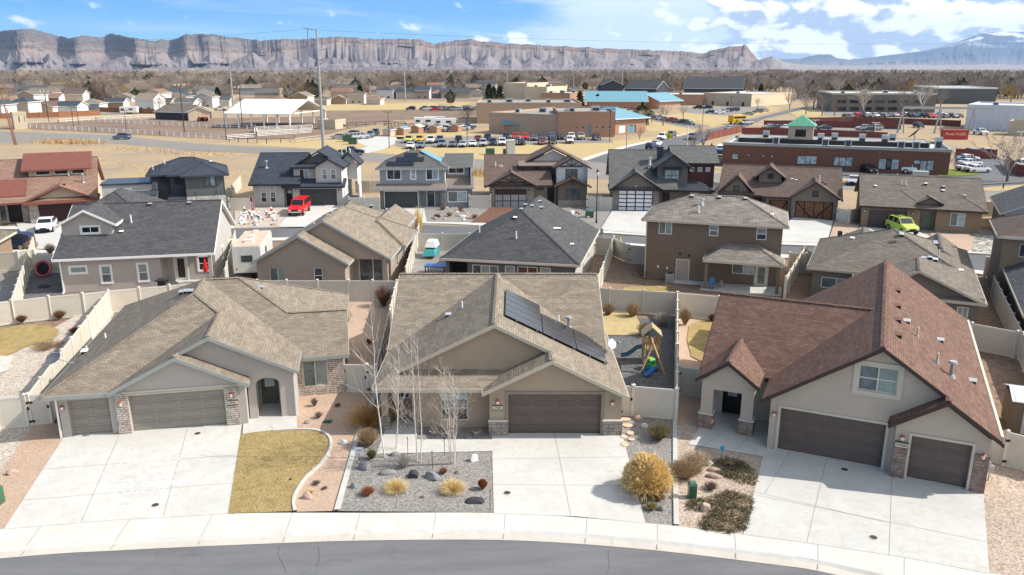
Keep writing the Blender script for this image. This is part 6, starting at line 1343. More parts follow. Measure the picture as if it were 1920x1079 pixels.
# ------------------------------------------------------------------ PLANTS
rnd=random.Random(11)
def blade(mb,p,d,L_,w,m,bend=.3,seg=2):
 """a thin tapering strand"""
 p=Vector(p); d=Vector(d).normalized(); s=d.cross(Vector((rnd.uniform(-1,1),rnd.uniform(-1,1),rnd.uniform(-1,1)))).normalized()*w/2
 pts=[p]; c=p; dd=d.copy()
 for i in range(seg):
  c=c+dd*(L_/seg); pts.append(c); dd=(dd+Vector((0,0,-bend/seg))+Vector((dd.x,dd.y,0))*bend*.3/seg).normalized()
 V=[]; n=len(pts)
 for i,q in enumerate(pts):
  k=1-i/(n-1)*.85; V += [q-s*k,q+s*k]
 mb.mesh(V,[(2*i,2*i+1,2*i+3,2*i+2) for i in range(n-1)],m)
def grow(tb,tw,p,d,L_,r,lvl,maxl,bm,tm,spread=.6,nch=3,up=.15,twn=3,twl=.5,tww=.012,kink=.12):
 p=Vector(p); d=Vector(d).normalized(); n=3 if lvl < maxl else 2
 q=p; r0=r; pts=[(p,r)]
 for i in range(n):
  d=(d+Vector((rnd.gauss(0,kink),rnd.gauss(0,kink),rnd.gauss(0,kink)+up*.3))).normalized()
  q2=q+d*(L_/n); r1=r*(1-.6*(i+1)/n)
  tb.tube(q,q2,r0,r1,bm if lvl < 2 else tm,5 if lvl < 2 else 3,cap=False); q=q2; r0=r1; pts.append((q,r1))
 if lvl >= maxl:
  for i in range(twn):
   a=pts[rnd.randrange(1,len(pts))][0]; dd=(d+Vector((rnd.gauss(0,.6),rnd.gauss(0,.6),rnd.gauss(0,.4)+.2))).normalized()
   blade(tw,a,dd,twl*rnd.uniform(.6,1.3),tww,tm,.1,2)
  return
 for i in range(nch):
  t=rnd.uniform(.35,1.0) if i < nch-1 else 1.0
  k=min(int(t*n),n-1); a=pts[k][0].lerp(pts[k+1][0],t*n-k); rr=pts[k+1][1]*.9
  o=Vector((rnd.gauss(0,1),rnd.gauss(0,1),0)).normalized()
  grow(tb,tw,a,d*(1-spread*.5)+o*spread+Vector((0,0,up)),L_*rnd.uniform(.5,.75),max(rr,.006),lvl+1,maxl,bm,tm,spread,nch,up,twn,twl,tww,kink)
def tree_thing(name, label, loc, tb, tw, cat='tree', group=None, rz=0):
 r = empty(name, loc, rz, label, cat, group); tb.build('trunk', r, uv=False); tw.build('crown', r, uv=False); return r
def birch(label,u,v,h,stems,lean=.05):
 p=P(u,v); tb=MB(); tw=MB()
 for s in range(stems):
  a=rnd.uniform(0,6.28); b=Vector((math.cos(a)*.16*(stems > 1),math.sin(a)*.16*(stems > 1),0)); d=Vector((math.cos(a)*lean,math.sin(a)*lean,1)); hh=h*rnd.uniform(.8,1) if s else h
  q=b; r=.031*hh/6; n=12; pts=[]
  for i in range(n):
   q2 = q+(d.normalized()+Vector((rnd.gauss(0,.03), rnd.gauss(0,.03), 0)))*(hh/n); r2 = max(.007, .031*hh/6*(1-(i+1)/n*.92)); tb.tube(q, q2, r, r2, 'bark_birch', 7, cap=False); pts.append((q2, r2)); q, r = q2, r2
  for i,(c,rr) in enumerate(pts[1:-1]):
   for k in range(rnd.choice((2,3,3)) if i > 1 else 1):
    a2=rnd.uniform(0,6.28); t=(i+1)/n; up=.75+.5*t; L_=hh*.26*(1-t*.7)*rnd.uniform(.6,1.1)
    grow(tb, tw, c, Vector((math.cos(a2), math.sin(a2), up)), L_, max(rr*.4, .009), 2, 3, 'bark_birch', 'twig_birch', .4, 3, .25, 2, .28, .008)
 return tree_thing('birch_tree', label, (p.x, p.y, .1), tb, tw)
birch('tall white birch standing left of the front walk, one straight trunk', 722, 862, 7.9, 1)
birch('slim forked birch just right of the tall birch trunk, beside the walk', 738, 848, 5.4, 2, .07)
birch('pair of pale birch trunks in the middle of the grey gravel bed', 788, 868, 6.7, 2, .03)
birch('many-stemmed white birch clump in front of the arched window', 850, 872, 5.2, 4, .09)
def twig_shrub(label, loc, r, h, m, n=260, cat='shrub', name='bare_shrub', w=.016, group=None, m2=None):
 mb=MB()
 for i in range(n):
  a=rnd.uniform(0,6.28); t=rnd.uniform(0,1)**.6; e=Vector((math.cos(a)*t*r*.9,math.sin(a)*t*r*.9,h*(1-.35*t*t)*rnd.uniform(.75,1.05)))
  b=Vector((math.cos(a)*t*r*.15,math.sin(a)*t*r*.15,0)); k=b.lerp(e,.55)+Vector((rnd.gauss(0,.05*r),rnd.gauss(0,.05*r),.04*h)); s=(e-b).cross(Vector((rnd.gauss(0,1),rnd.gauss(0,1),rnd.gauss(0,1)))).normalized()*w/2
  mm=m2 if m2 and rnd.random() < .35 else m
  mb.mesh([b-s,b+s,k+s*.8,k-s*.8,e+s*.25,e-s*.25],[(0,1,2,3),(3,2,4,5)],mm)
  for j in range(3):
   c=b.lerp(e,rnd.uniform(.5,.95)); o=c+Vector((rnd.gauss(0,.14*r),rnd.gauss(0,.14*r),rnd.uniform(.02,.22)*h)); mb.mesh([c-s*.6,c+s*.6,o],[(0,1,2)],mm)
 o=mb.build(name,uv=False,loc=loc); return tag(o,label,cat,group)
def grass_clump(label, loc, r, h, m, n=900, plume=None, w=.014, group=None, droop=.9, np_=140, name='ornamental_grass'):
 root = empty(name, loc, 0, label, 'ornamental grass', group); mb = MB()
 for i in range(n):
  a=rnd.uniform(0,6.28); t=rnd.uniform(0,1)**.65; d=Vector((math.cos(a)*t*1.0,math.sin(a)*t*1.0,1.0-.35*t)); b=Vector((math.cos(a)*t*r*.28,math.sin(a)*t*r*.28,0))
  blade(mb,b,d,math.hypot(r,h)*rnd.uniform(.5,.86)*(.82+.1*t),w,m,droop*t+.1,3)
 mb.build('leaves', root, uv=False)
 if plume:
  pb=MB()
  for i in range(np_):
   a=rnd.uniform(0,6.28); t=rnd.uniform(0,1)**.5; d=Vector((math.cos(a)*t*1.05,math.sin(a)*t*1.05,1.02-.80*t)).normalized(); e=Vector((d.x*r,d.y*r,.12+d.z*h*1.02))*rnd.uniform(.9,1.06)
   for k in range(12):
    c=e+Vector((rnd.gauss(0,.03),rnd.gauss(0,.03),rnd.gauss(0,.03)))-d*.1; blade(pb,c-d*.12,d+Vector((rnd.gauss(0,.18),rnd.gauss(0,.18),rnd.gauss(0,.18))),.24,.04,plume,.1,1)
  pb.build('plumes', root, uv=False)
 return root
def at(u,v,z=.12): p=P(u,v); return (p.x,p.y,z)
grass_clump('huge round golden plume grass beside the middle driveway, largest clump in the yards', at(1212,927), 1.16, 1.68, 'grass_gold', 1300, 'grass_plume', .018, np_=760)
grass_clump('pale straw fountain grass, left of the two round clumps in the gravel', at(742,924), .60, .62, 'grass_pale', 1500, None, .012, None, 1.2)
grass_clump('pale straw fountain grass, right of the two round clumps in the gravel', at(849,926), .60, .72, 'grass_pale', 1500, None, .012, None, 1.1)
grass_clump('tall rusty brown maiden grass beside the left birch near the porch', at(690,800), .95, 1.75, 'grass_tan', 1500, None, .016)
grass_clump('second tan maiden grass close to the middle house porch corner', at(724,790), .7, 1.5, 'grass_tan', 700, None, .016)
grass_clump('small straw grass tuft low in the peach gravel near the sidewalk', at(583,928), .22, .22, 'grass_pale', 300, None, .008)
twig_shrub('pale leafless round shrub behind the small blue yard sign', at(690,840), .75, .95, 'twig_straw', 700)
twig_shrub('green-leaved small shrub at the base of the pale round shrub', at(697,865), .3, .5, 'shrub_green', 260, w=.03)
twig_shrub('upright bare branching shrub in front of the tall birch', at(757,882), .5, .8, 'twig_pale', 70, w=.02)
twig_shrub('low rust red shrub, leftmost in the grey gravel bed', at(690,932), .42, .35, 'shrub_rust', 420)
twig_shrub('small brown shrub between dark boulder and right fountain grass', at(832,892), .28, .3, 'shrub_rust', 200)
twig_shrub('tiny orange groundcover tuft in the grey gravel near the kerb', at(792,938), .14, .08, 'twig_straw', 80)
twig_shrub('round copper brown clipped ball shrub near the middle driveway', at(905,922), .26, .5, 'boxball', 900, w=.022)
twig_shrub('green-brown mounded shrub by the flagstones below the gate fence', at(1236,828), .78, .85, 'shrub_green', 800, m2='twig_straw')
twig_shrub('green spiky low plant beside the right driveway edge of grey stones', at(1221,960), .38, .3, 'shrub_green', 240, m2='twig_straw')
twig_shrub('rusty low plant between plume grass and pale utility post', at(1236,942), .35, .25, 'shrub_rust', 260)
twig_shrub('large tangled dry shrub along the edging right of the plume grass', at(1283,900), .95, .8, 'twig_straw', 900)
twig_shrub('big dry wispy shrub in peach gravel in front of right porch walk', at(1305,880), .95, .75, 'twig_straw', 800, m2='twig_pale')
twig_shrub('small grey-brown twiggy shrub below the white boulders', at(1333,922), .42, .35, 'twig_brown', 260)
for i, (u, v, r, h, lb) in enumerate(((590,765,.28,.5,'small brown twig bush near the stone wall window, left house'), (634,766,.25,.2,'low dark tuft in the shade beside the left house'), (598,787,.32,.35,'spiky dry tuft in the peach gravel next to a white stub'), (593,912,.28,.14,'flat brown plant in the peach gravel strip, upper'), (609,921,.18,.1,'tiny brown plant in the peach gravel strip, right'), (545,905,.1,.1,'tiny dry sprig at the lawn edge'))):
 twig_shrub(lb, at(u, v), r, h, 'twig_brown', 160)
for i, (u, v, r, h, lb, m) in enumerate(((1140,594,.65,.95,'round orange-brown bare shrub, leftmost by the play yard fence','twig_straw'), (1186,597,.75,1.15,'round bare shrub, second from left by the play yard fence','twig_straw'), (1243,614,.95,1.1,'wide pale bare shrub near the play yard corner','twig_pale'), (1210,632,.85,1.0,'dark leafy shrub behind the play tower','juniper_brown'), (1284,612,.55,1.3,'upright straw coloured shrub just right of the side fence','twig_straw'), (1335,606,.4,.6,'small shrub by the fence behind the right house lawn','twig_red'),
 (42,607,.5,.6,'bare little shrub, left, by the cream fence','twig_red'), (113,600,.55,.65,'bare little shrub, right, by the cream fence','twig_red'), (140,628,.5,.45,'low pinkish shrub near the side fence, left yard','twig_red'), (90,655,1.4,.35,'wide low straw shrub around the oval lawn','twig_straw'), (693,648,.3,.4,'small wine red shrub on the peach gravel side yard','shrub_rust'), (60,475,.9,1.3,'big tan bare shrub beside the white sedan','twig_straw'), (95,478,.7,1.1,'brown bare shrub by the corner of the light grey house','twig_brown'),
 (432,456,.35,.45,'round wine coloured shrub by the trailer street corner','shrub_rust'), (1126,456,.5,.6,'reddish shrub left of the yellow-topped hydrant','twig_red'), (1146,459,.5,.5,'reddish shrub next to the yellow-topped hydrant','twig_red'), (1208,520,1.0,.7,'dry brown shrub in the bare yard left of the brown house','twig_brown'), (1508,478,.4,.7,'small yellow grass clump by the street behind the brown house','twig_straw'), (720,577,.9,1.8,'wide leafless bush in front of the cream fence between roofs','twig_red'),
 (1785,590,.5,.5,'dry shrub in the gap right of the brown hip-roofed house','twig_straw'))):
 twig_shrub(lb,at(u,v),r,h,m,420)
for lb, u, v, h in (('tall feathery pampas grass by the street, middle, left of charcoal roof', 785, 440, 3.3),):
 mb=MB(); p=P(u,v)
 for i in range(420):
  a = rnd.uniform(0,6.28); t = rnd.random(); blade(mb, (math.cos(a)*.3*t, math.sin(a)*.3*t, 0), (math.cos(a)*.13*t, math.sin(a)*.13*t, 1), h*rnd.uniform(.35,1), .045, 'grass_pale' if rnd.random() < .5 else 'grass_gold', .05, 2)
 tag(mb.build('pampas_grass', uv=False, loc=(p.x, p.y, .1)), lb, 'ornamental grass')
# spreading junipers
def juniper(label, pts, m1='juniper', n=2600, h=.18, m2='juniper_brown'):
 q=[P(*p) for p in pts]; c=sum(q,Vector())/len(q); mb=MB(); q2=[(p.x-c.x,p.y-c.y) for p in q]
 def inside(x,y):
  k=False; j=len(q2)-1
  for i in range(len(q2)):
   if (q2[i][1] > y) != (q2[j][1] > y) and x < (q2[j][0]-q2[i][0])*(y-q2[i][1])/(q2[j][1]-q2[i][1])+q2[i][0]: k=not k
   j=i
  return k
 xs=[a[0] for a in q2]; ys=[a[1] for a in q2]; got=0
 while got < n:
  x,y=rnd.uniform(min(xs),max(xs)),rnd.uniform(min(ys),max(ys))
  if not inside(x,y): continue
  got += 1; cl=math.sin(x*3.1+y*1.7)*math.sin(y*4.3-x)*.5+.5
  mm=m1 if rnd.random() < .15+.55*cl else m2
  if cl < .35 and rnd.random() < .5: continue
  a=rnd.uniform(0,6.28); blade(mb,(x,y,rnd.uniform(0,h*.6)*(.4+.6*cl)),(math.cos(a),math.sin(a),rnd.uniform(.2,.9)),rnd.uniform(.10,.22),.035,mm,.1,1)
 o = mb.build('spreading_juniper', uv=False, loc=(c.x, c.y, .12)); return tag(o, label, 'shrub')
juniper('flat spreading juniper beside the right porch walk, upper of two', [(1332,872),(1360,862),(1395,872),(1420,895),(1418,915),(1385,912),(1350,895),(1335,882)])
juniper('broad brownish juniper mat sprawling over the sidewalk edge, lower of two', [(1290,945),(1330,938),(1365,925),(1410,938),(1412,958),(1398,1000),(1368,1008),(1318,1000),(1310,985),(1335,962),(1285,962)], n=4200, m2='juniper_brown')
twig_shrub('small yellow-flowered patch on the upper juniper', at(1370,882,.3), .25, .15, 'twig_straw', 90)

# rocks
def rock(label, loc, s, m, rz=0, seed=0, name='boulder', flat=1):
 bm=bmesh.new(); bmesh.ops.create_icosphere(bm,subdivisions=3,radius=1); r=random.Random(seed*7+3)
 fac=[(Vector((r.gauss(0,1),r.gauss(0,1),r.gauss(0,.7))).normalized(),r.uniform(.55,.95)) for _ in range(9)]
 for v in bm.verts:
  for n_,d_ in fac:
   k=v.co.dot(n_)-d_
   if k > 0: v.co -= n_*k*.92
  v.co += Vector((r.gauss(0,.012),r.gauss(0,.012),r.gauss(0,.012)))
  v.co.x *= s[0]; v.co.y *= s[1]; v.co.z *= s[2]
  if v.co.z < -s[2]*.25: v.co.z=-s[2]*.25
 me=bpy.data.meshes.new(name); bm.to_mesh(me); bm.free(); me.materials.append(MT[m]); o=bpy.data.objects.new(name,me); COL.objects.link(o); o.location=(loc[0],loc[1],loc[2]+s[2]*.2); o.rotation_euler=(0,0,rz)
 return tag(o, label, 'rock')
for i, (u, v, s, m, rz, lb) in enumerate(((686,883,(.48,.28,.34),'rock_grey',-.4,'grey pointed boulder, left, below the blue yard sign'), (727,893,(.55,.2,.22),'rock_grey',.2,'long whitish grey boulder left of the half barrel'), (810,901,(.55,.3,.3),'rock_grey',-.6,'dark slanted boulder between the two fountain grasses'), (665,918,(.2,.18,.3),'rock_grey',.2,'small grey rock near the white edging'), (760,930,(.2,.14,.14),'rock_grey',.1,'little rock beside the left fountain grass'), (741,858,(.3,.2,.2),'rock_grey',.1,'low rounded rock by the birch feet'), (859,892,(.2,.16,.16),'rock_grey',.5,'pale blue-grey rock behind the right fountain grass'), (889,868,(.24,.16,.3),'rock_white',.4,'jagged white quartz boulder near the driveway'), (892,945,(.46,.34,.14),'slate_dark',.1,'flat dark slate slab by the middle driveway'),
 (578,938,(.24,.2,.24),'rock_pink',.2,'pinkish boulder near the sidewalk in the peach strip'), (576,797,(.18,.14,.18),'rock_grey',.1,'grey rock in peach gravel near the left walkway'), (645,836,(.22,.16,.18),'rock_white',.3,'white rock by the peach strip edging'), (23,893,(.3,.2,.2),'rock_pink',.4,'pink boulder far left in the peach gravel'), (1240,960,(.22,.18,.25),'rock_grey',.3,'bluish grey rock right of the spiky plant'), (1337,887,(.38,.15,.15),'rock_pink',-.2,'long whitish pink rock, upper, in the right bed'), (1339,900,(.42,.15,.15),'rock_pink',-.3,'long whitish pink rock, lower, in the right bed'), (1329,876,(.2,.16,.18),'rock_white',0,'small white rock near the right porch walk'), (1324,962,(.28,.24,.34),'rock_pink',.3,'round pink boulder on the juniper mat'),
 (1208,805,(.2,.12,.22),'rock_white',.2,'white jagged rock right of the flagstones'), (1198,790,(.3,.2,.2),'rock_pink',.2,'brown rock below the gate fence'), (95,427,(.6,.4,.4),'rock_pink',.2,'tan landscape boulder by the white sedan'), (1455,925,(.01,.01,.01),'rock_pink',0,'x'))):
 if lb != 'x': rock(lb, at(u, v), tuple(k*.84 for k in s) if m == 'rock_grey' else s, m, rz, i+1)
g = MB(); g.tube((0,-.2,0),(0,.2,0),.24,.24,'slate_dark',16); tag(g.build('drain_pipe', loc=at(775,898,.13)), 'dark half-buried round barrel opening in the gravel', 'drain')
# flagstones
for i,(u,v,w_,d_) in enumerate(((1172,791,.5,.3),(1177,803,.5,.32),(1182,817,.34,.3),(1170,824,.3,.3),(1171,838,.36,.4),(1184,829,.3,.26))):
 p = P(u, v); mb = MB(); n = 7; pts = [(math.cos(6.28*k/n)*w_*.6*rnd.uniform(.85,1.1), math.sin(6.28*k/n)*d_*.75*rnd.uniform(.85,1.1)) for k in range(n)]; mb.prism(pts, 0, .05, 'flagstone')
 tag(mb.build('flagstone', loc=(p.x, p.y, .12)), ('topmost flagstone, at the foot of the gate fence','second flagstone below the gate fence','small flagstone in the middle of the path, upper right','small flagstone in the middle of the path, left','lowest and largest flagstone beside the driveway corner','narrow flagstone right of the two lowest ones')[i], 'stepping stone', 'flagstones beside the middle garage')
# yard fittings
def utility_box(label,loc,w,d,h,m,rz=0):
 mb=MB(); mb.rbox((0,0),w,d,h*.85,0,m); ca=[]
 mb.hexa([(-w/2-.02,-d/2-.02,h*.85),(w/2+.02,-d/2-.02,h*.85),(w/2+.02,d/2+.02,h*.85),(-w/2-.02,d/2+.02,h*.85),(-w/2+.04,-d/2+.04,h),(w/2-.04,-d/2+.04,h),(w/2-.04,d/2-.04,h),(-w/2+.04,d/2-.04,h)],m); mb.rbox((0,-d/2-.012),w*.7,.02,h*.6,0,m,.08)
 return tag(mb.build('utility_box', loc=loc, rot=rz), label, 'utility box')
utility_box('dark green utility pedestal in the right peach bed', at(1297,937), .34, .34, .75, 'box_green'); utility_box('pale green utility post partly behind the plume grass', at(1246,927), .24, .24, .7, 'box_pale_green'); utility_box('dark green utility box at the far left edge', at(-6,950), .5, .5, .8, 'box_green')
utility_box('teal flat valve box in the shaded peach gravel', (P(615,795).x, P(615,795).y, .12), .42, .26, .07, 'box_green')
def yard_sign(label,u,v,m,w,h,z,txt_=None):
 p = P(u, v); r = empty('yard_sign', (p.x, p.y, .1), 0, label, 'sign'); a = MB(); a.tube((0,0,0),(0,0,z),.015,.015,'black_metal',5); a.build('stake', r); b = MB(); b.box(-w/2,w/2,-.012,.012,z,z+h,m); f = b.build('panel', r)
 if txt_: txt(txt_, h*.42, 'paint_navy', (0,-.015,z+h*.5), (math.pi/2,0,0), f)
 return r
yard_sign('small white yard sign with dark lettering in the grey gravel', 674, 868, 'white_paint', .4, .28, .42, 'YARD'); yard_sign('little round-topped blue security sign in the right bed', 1352, 868, 'plastic_blue', .2, .2, .6)
def pathlight(u,v,lb,h=.9):
 p = P(u, v); a = MB(); a.tube((0,0,0),(0,0,h),.014,.014,'black_metal',5); a.tube((0,0,h-.05),(0,0,h+.05),.03,.02,'black_metal',6); tag(a.build('garden_stake', loc=(p.x,p.y,.12)), lb, 'garden stake')
for u, v, lb in ((697,840,'thin black stake beside the pale round shrub'), (765,857,'thin black stake at the walkway edge between birches'), (834,858,'thin black stake at the walkway edge near the window'), (811,884,'thin black stake in the middle of the grey gravel'), (919,960,'thin black stake at the corner of the middle driveway')): pathlight(u, v, lb)
for u, v, lb in ((813,818,'shallow pale planter bowl left under the arched window'), (893,818,'shallow pale planter bowl right of the arched window')):
 p = P(u, v); a = MB(); a.tube((0,0,0),(0,0,.2),.1,.24,'trim_beige',12); a.tube((0,0,.2),(0,0,.21),.2,.2,'soil',12); tag(a.build('planter_bowl', loc=(p.x,p.y,.12)), lb, 'planter')
# gas meter at the right house corner
p = P(1852, 905); a = MB(); a.box(-.15,.15,-.1,.1,.45,.75,'galv'); a.tube((0,0,0),(0,0,.9),.03,.03,'galv'); a.tube((-.12,0,.75),(-.12,0,.95),.09,.09,'galv'); tag(a.build('gas_meter', loc=(p.x,p.y,.12)), 'grey gas meter on the corner of the right house', 'gas meter')
# play set
def playset():
 p = P(1222, 690); r = empty('play_set', (p.x+.05, p.y+.9, .1), R(-6), 'wooden backyard play tower with green-trimmed roof, swing beam and blue slides', 'play set'); r.scale = (.9,.9,.86)
 a=MB()
 for x in (-.55,.55):
  for y in (-.55,.55): a.box(x-.05,x+.05,y-.05,y+.05,0,2.3,'toy_wood')
 a.box(-.6,.6,-.6,.6,1.1,1.16,'toy_wood'); a.build('tower_frame', r)
 a=MB()
 for k in range(7):
  x = -.5+k*.165; a.box(x-.05,x+.05,-.6,-.57,1.16,1.75,'toy_wood'); a.box(x-.05,x+.05,.57,.6,1.16,1.75,'toy_wood'); a.box(.57,.6,x-.05,x+.05,1.16,1.75,'toy_wood')
 a.build('railing', r)
 a = MB(); a.hexa([(-.72,-.7,2.2),(0,-.7,2.85),(0,.7,2.85),(-.72,.7,2.2),(-.72,-.7,2.25),(0,-.7,2.91),(0,.7,2.91),(-.72,.7,2.25)], 'toy_wood'); a.hexa([(0,-.7,2.85),(.72,-.7,2.2),(.72,.7,2.2),(0,.7,2.85),(0,-.7,2.91),(.72,-.7,2.25),(.72,.7,2.25),(0,.7,2.91)], 'toy_wood'); a.bar((-.7,-.72,2.22),(0,-.72,2.9),.04,.09,'box_pale_green'); a.bar((.7,-.72,2.22),(0,-.72,2.9),.04,.09,'box_pale_green'); a.build('roof', r)
 a=MB(); e=[(-.6,0,1.12),(-1.0,.1,1.0),(-1.35,.15,.62),(-1.7,.2,.35),(-2.1,.25,.28)]
 for i in range(4):
  A,B=Vector(e[i]),Vector(e[i+1])
  for y in (-.22,.22): a.bar(A+Vector((0,y,.07)), B+Vector((0,y,.07)), .05, .16, 'toy_teal')
  a.bar(A, B, .42, .04, 'toy_teal')
 a.build('wave_slide', r)
 a=MB()
 for x in (-.85,.85): a.bar((x,-2.6,0),(0,-1.9,2.1),.09,.09,'toy_wood')
 a.bar((0,-1.95,2.08),(0,-.5,2.08),.1,.14,'toy_wood'); a.build('swing_frame', r)
 a = MB(); a.tube((0,-1.3,.55),(0,-1.3,.75),.26,.24,'plastic_blue',10)
 for x in (-.2,.2): a.tube((x,-1.3,.7),(x*.7,-1.3,2.05),.012,.012,'black_metal',4,False)
 a.build('bucket_swing', r)
 a = MB(); A, B = Vector((-.25,-2.0,.55)), Vector((-.85,-2.4,.12)); a.bar(A, B, .3, .05, 'toy_blue')
 for y in (-.2,.2): a.bar(A+Vector((y,-y,.08)), B+Vector((y,-y,.08)), .05, .14, 'toy_blue')
 tag(a.build('toddler_slide', loc=(p.x+.1, p.y+.5, .1)), 'small bright blue toddler slide in front of the play tower', 'slide')
playset()
p = P(1219, 694); r = empty('toy_car', (p.x, p.y-.2, .1), R(25), 'green and black ride-on toy car by the blue slide', 'toy'); a = MB(); a.hexa([(-.25,-.45,.12),(.25,-.45,.12),(.25,.45,.12),(-.25,.45,.12),(-.22,-.4,.36),(.22,-.4,.36),(.22,.42,.4),(-.22,.42,.4)], 'toy_green'); a.build('body', r)
a = MB(); a.hexa([(-.2,-.2,.68),(.2,-.2,.68),(.2,.3,.7),(-.2,.3,.7),(-.16,-.15,.76),(.16,-.15,.76),(.16,.25,.77),(-.16,.25,.77)], 'toy_lime'); [a.bar((x,y,.36),(x*.9,y*.8,.7),.04,.04,'toy_lime') for x in (-.19,.19) for y in (-.2,.3)]; a.build('roof', r)
for x in (-.27,.27):
 for y in (-.3,.3): a = MB(); a.tube((x-.04,y,.12),(x+.04,y,.12),.12,.12,'tyre',10); a.build('wheel', r)
# pink trampoline ring,patio things,shed
p = P(83, 520); r = empty('saucer_swing', (p.x, p.y, .03), 0, 'pink ring trampoline tipped on its side against the cream fence', 'trampoline'); r.scale = (.8,.8,.8); a = MB()
for k in range(20):
 t, u_ = 6.283*k/20, 6.283*(k+1)/20; a.tube((math.cos(t)*.85, math.sin(t)*.3-.0, .95+math.sin(t)*.8),(math.cos(u_)*.85, math.sin(u_)*.3, .95+math.sin(u_)*.8), .14,.14,'toy_pink',8,False)
a.build('padded_ring', r); a = MB(); a.poly([(math.cos(6.283*k/20)*.75, math.sin(6.283*k/20)*.26, .95+math.sin(6.283*k/20)*.7) for k in range(20)], 'black_metal'); a.build('mat', r)
p = P(82, 540); rock('dark covered bundle on the ground before the pink trampoline', (p.x, p.y, 0), (.6,.35,.3), 'slate_dark', .2, 51, 'covered_bundle')
p = P(388, 532); r = empty('patio_umbrella', (p.x, p.y, .1), 0, 'closed bright red patio umbrella behind the light grey house', 'umbrella'); a = MB(); a.tube((0,0,0),(0,0,2.3),.025,.025,'galv',6); a.tube((0,0,0),(0,0,.12),.22,.2,'black_metal',12); a.build('pole', r); a = MB(); a.tube((0,0,1.0),(0,0,1.35),.17,.24,'cloth_red',9); a.tube((0,0,1.35),(0,0,2.25),.24,.03,'cloth_red',9); a.build('canopy', r)
def grill(label,loc):
 r = empty('barbecue_grill', loc, .2, label, 'grill'); a = MB(); a.box(-.3,.3,-.22,.22,.1,.8,'black_metal'); a.box(-.55,-.3,-.2,.2,.75,.8,'black_metal'); a.box(.3,.55,-.2,.2,.75,.8,'black_metal'); a.build('cart', r); a = MB()
 for k in range(6):
  t, t2 = math.pi*k/6, math.pi*(k+1)/6; a.hexa([(-.32,-.25*math.cos(t),.8+.25*math.sin(t)),(.32,-.25*math.cos(t),.8+.25*math.sin(t)),(.32,-.25*math.cos(t2),.8+.25*math.sin(t2)),(-.32,-.25*math.cos(t2),.8+.25*math.sin(t2)),(-.32,0,.8),(.32,0,.8),(.32,0.001,.8),(-.32,0.001,.8)], 'slate_dark')
 a.build('lid', r)
p = P(305, 545); grill('black barbecue grill on the light grey house patio', (p.x, p.y, .1))
p = P(702, 533); grill('black barbecue grill on the tan gabled house patio', (p.x, p.y+1.0, .1))
def chair(label,loc,m,rz=0,sc_=1):
 r = empty('patio_chair', loc, rz, label, 'chair'); a = MB(); a.box(-.25,.25,-.25,.25,.4,.45,m); a.build('seat', r); a = MB(); a.hexa([(-.25,.22,.45),(.25,.22,.45),(.25,.26,.45),(-.25,.26,.45),(-.25,.34,.95),(.25,.34,.95),(.25,.38,.95),(-.25,.38,.95)], m); a.build('backrest', r)
 for x in (-.23,.23):
  for y in (-.23,.23): a = MB(); a.tube((x,y,0),(x,y,.4),.018,.018,'black_metal',5); a.build('leg', r)
p = P(1337, 545); chair('blue folding chair on the brown two-storey house patio', (p.x, p.y, .12), 'toy_blue', .3)
p = P(668, 530); chair('dark chair under the tan gabled house patio roof', (p.x, p.y+1.2, .1), 'black_metal', .6)
p = P(1433, 775); chair('dark bench seat in the shade between porch and garage, right house', (p.x+.1, p.y, .14), 'black_metal', -.4)
p = P(1350, 542); r = empty('dog', (p.x, p.y, .12), .4, 'pale dog sitting on the brown two-storey house patio', 'dog')
bpy.data.objects.remove(r); a=MB()
def skin(name,joints,edges,m,loc,rz,label,cat):
 me=bpy.data.meshes.new(name); me.from_pydata([j[:3] for j in joints],edges,[]); o=bpy.data.objects.new(name,me); COL.objects.link(o)
 md = o.modifiers.new('skin', 'SKIN'); 
 for i,j in enumerate(joints): me.skin_vertices[0].data[i].radius=(j[3],j[3])
 me.skin_vertices[0].data[0].use_root=True
 o.modifiers.new('smooth', 'SUBSURF').levels = 1
 me.materials.append(MT[m]); o.location=loc; o.rotation_euler=(0,0,rz); return tag(o,label,cat)
skin('dog', [(0,.12,.16,.11),(0,0,.33,.12),(0,-.10,.50,.09),(0,-.15,.62,.08),(0,-.28,.60,.045),(-.07,-.14,.36,.045),(-.07,-.16,.02,.03),(.07,-.14,.36,.045),(.07,-.16,.02,.03),(-.12,-.02,.05,.05),(.12,-.02,.05,.05),(0,.33,.06,.02),(-.05,-.12,.72,.02),(.05,-.12,.72,.02)], [(0,1),(1,2),(2,3),(3,4),(2,5),(5,6),(2,7),(7,8),(0,9),(0,10),(0,11),(3,12),(3,13)], 'rock_pink', (p.x, p.y, .12), .5, 'pale dog sitting on the brown two-storey house patio', 'dog')
# metal shed at the right edge
p = P(1880, 815); r = empty('garden_shed', (p.x+.3, p.y, .1), R(-22), 'grey metal garden shed with ribbed white roof at the right edge', 'shed'); a = MB(); a.box(0,2.6,0,2.4,0,1.75,'stucco_brown'); a.build('wall', r); a = MB(); a.hexa([(-.1,-.1,1.76),(2.7,-.1,1.76),(2.7,1.2,2.15),(-.1,1.2,2.15),(-.1,-.1,1.8),(2.7,-.1,1.8),(2.7,1.2,2.19),(-.1,1.2,2.19)], 'metal_white'); a.hexa([(-.1,1.2,2.15),(2.7,1.2,2.15),(2.7,2.5,1.76),(-.1,2.5,1.76),(-.1,1.2,2.19),(2.7,1.2,2.19),(2.7,2.5,1.8),(-.1,2.5,1.8)], 'metal_white'); a.build('roof', r); a = MB(); a.box(.5,1.9,-.03,-.003,.05,1.6,'metal_white'); a.build('door', r)
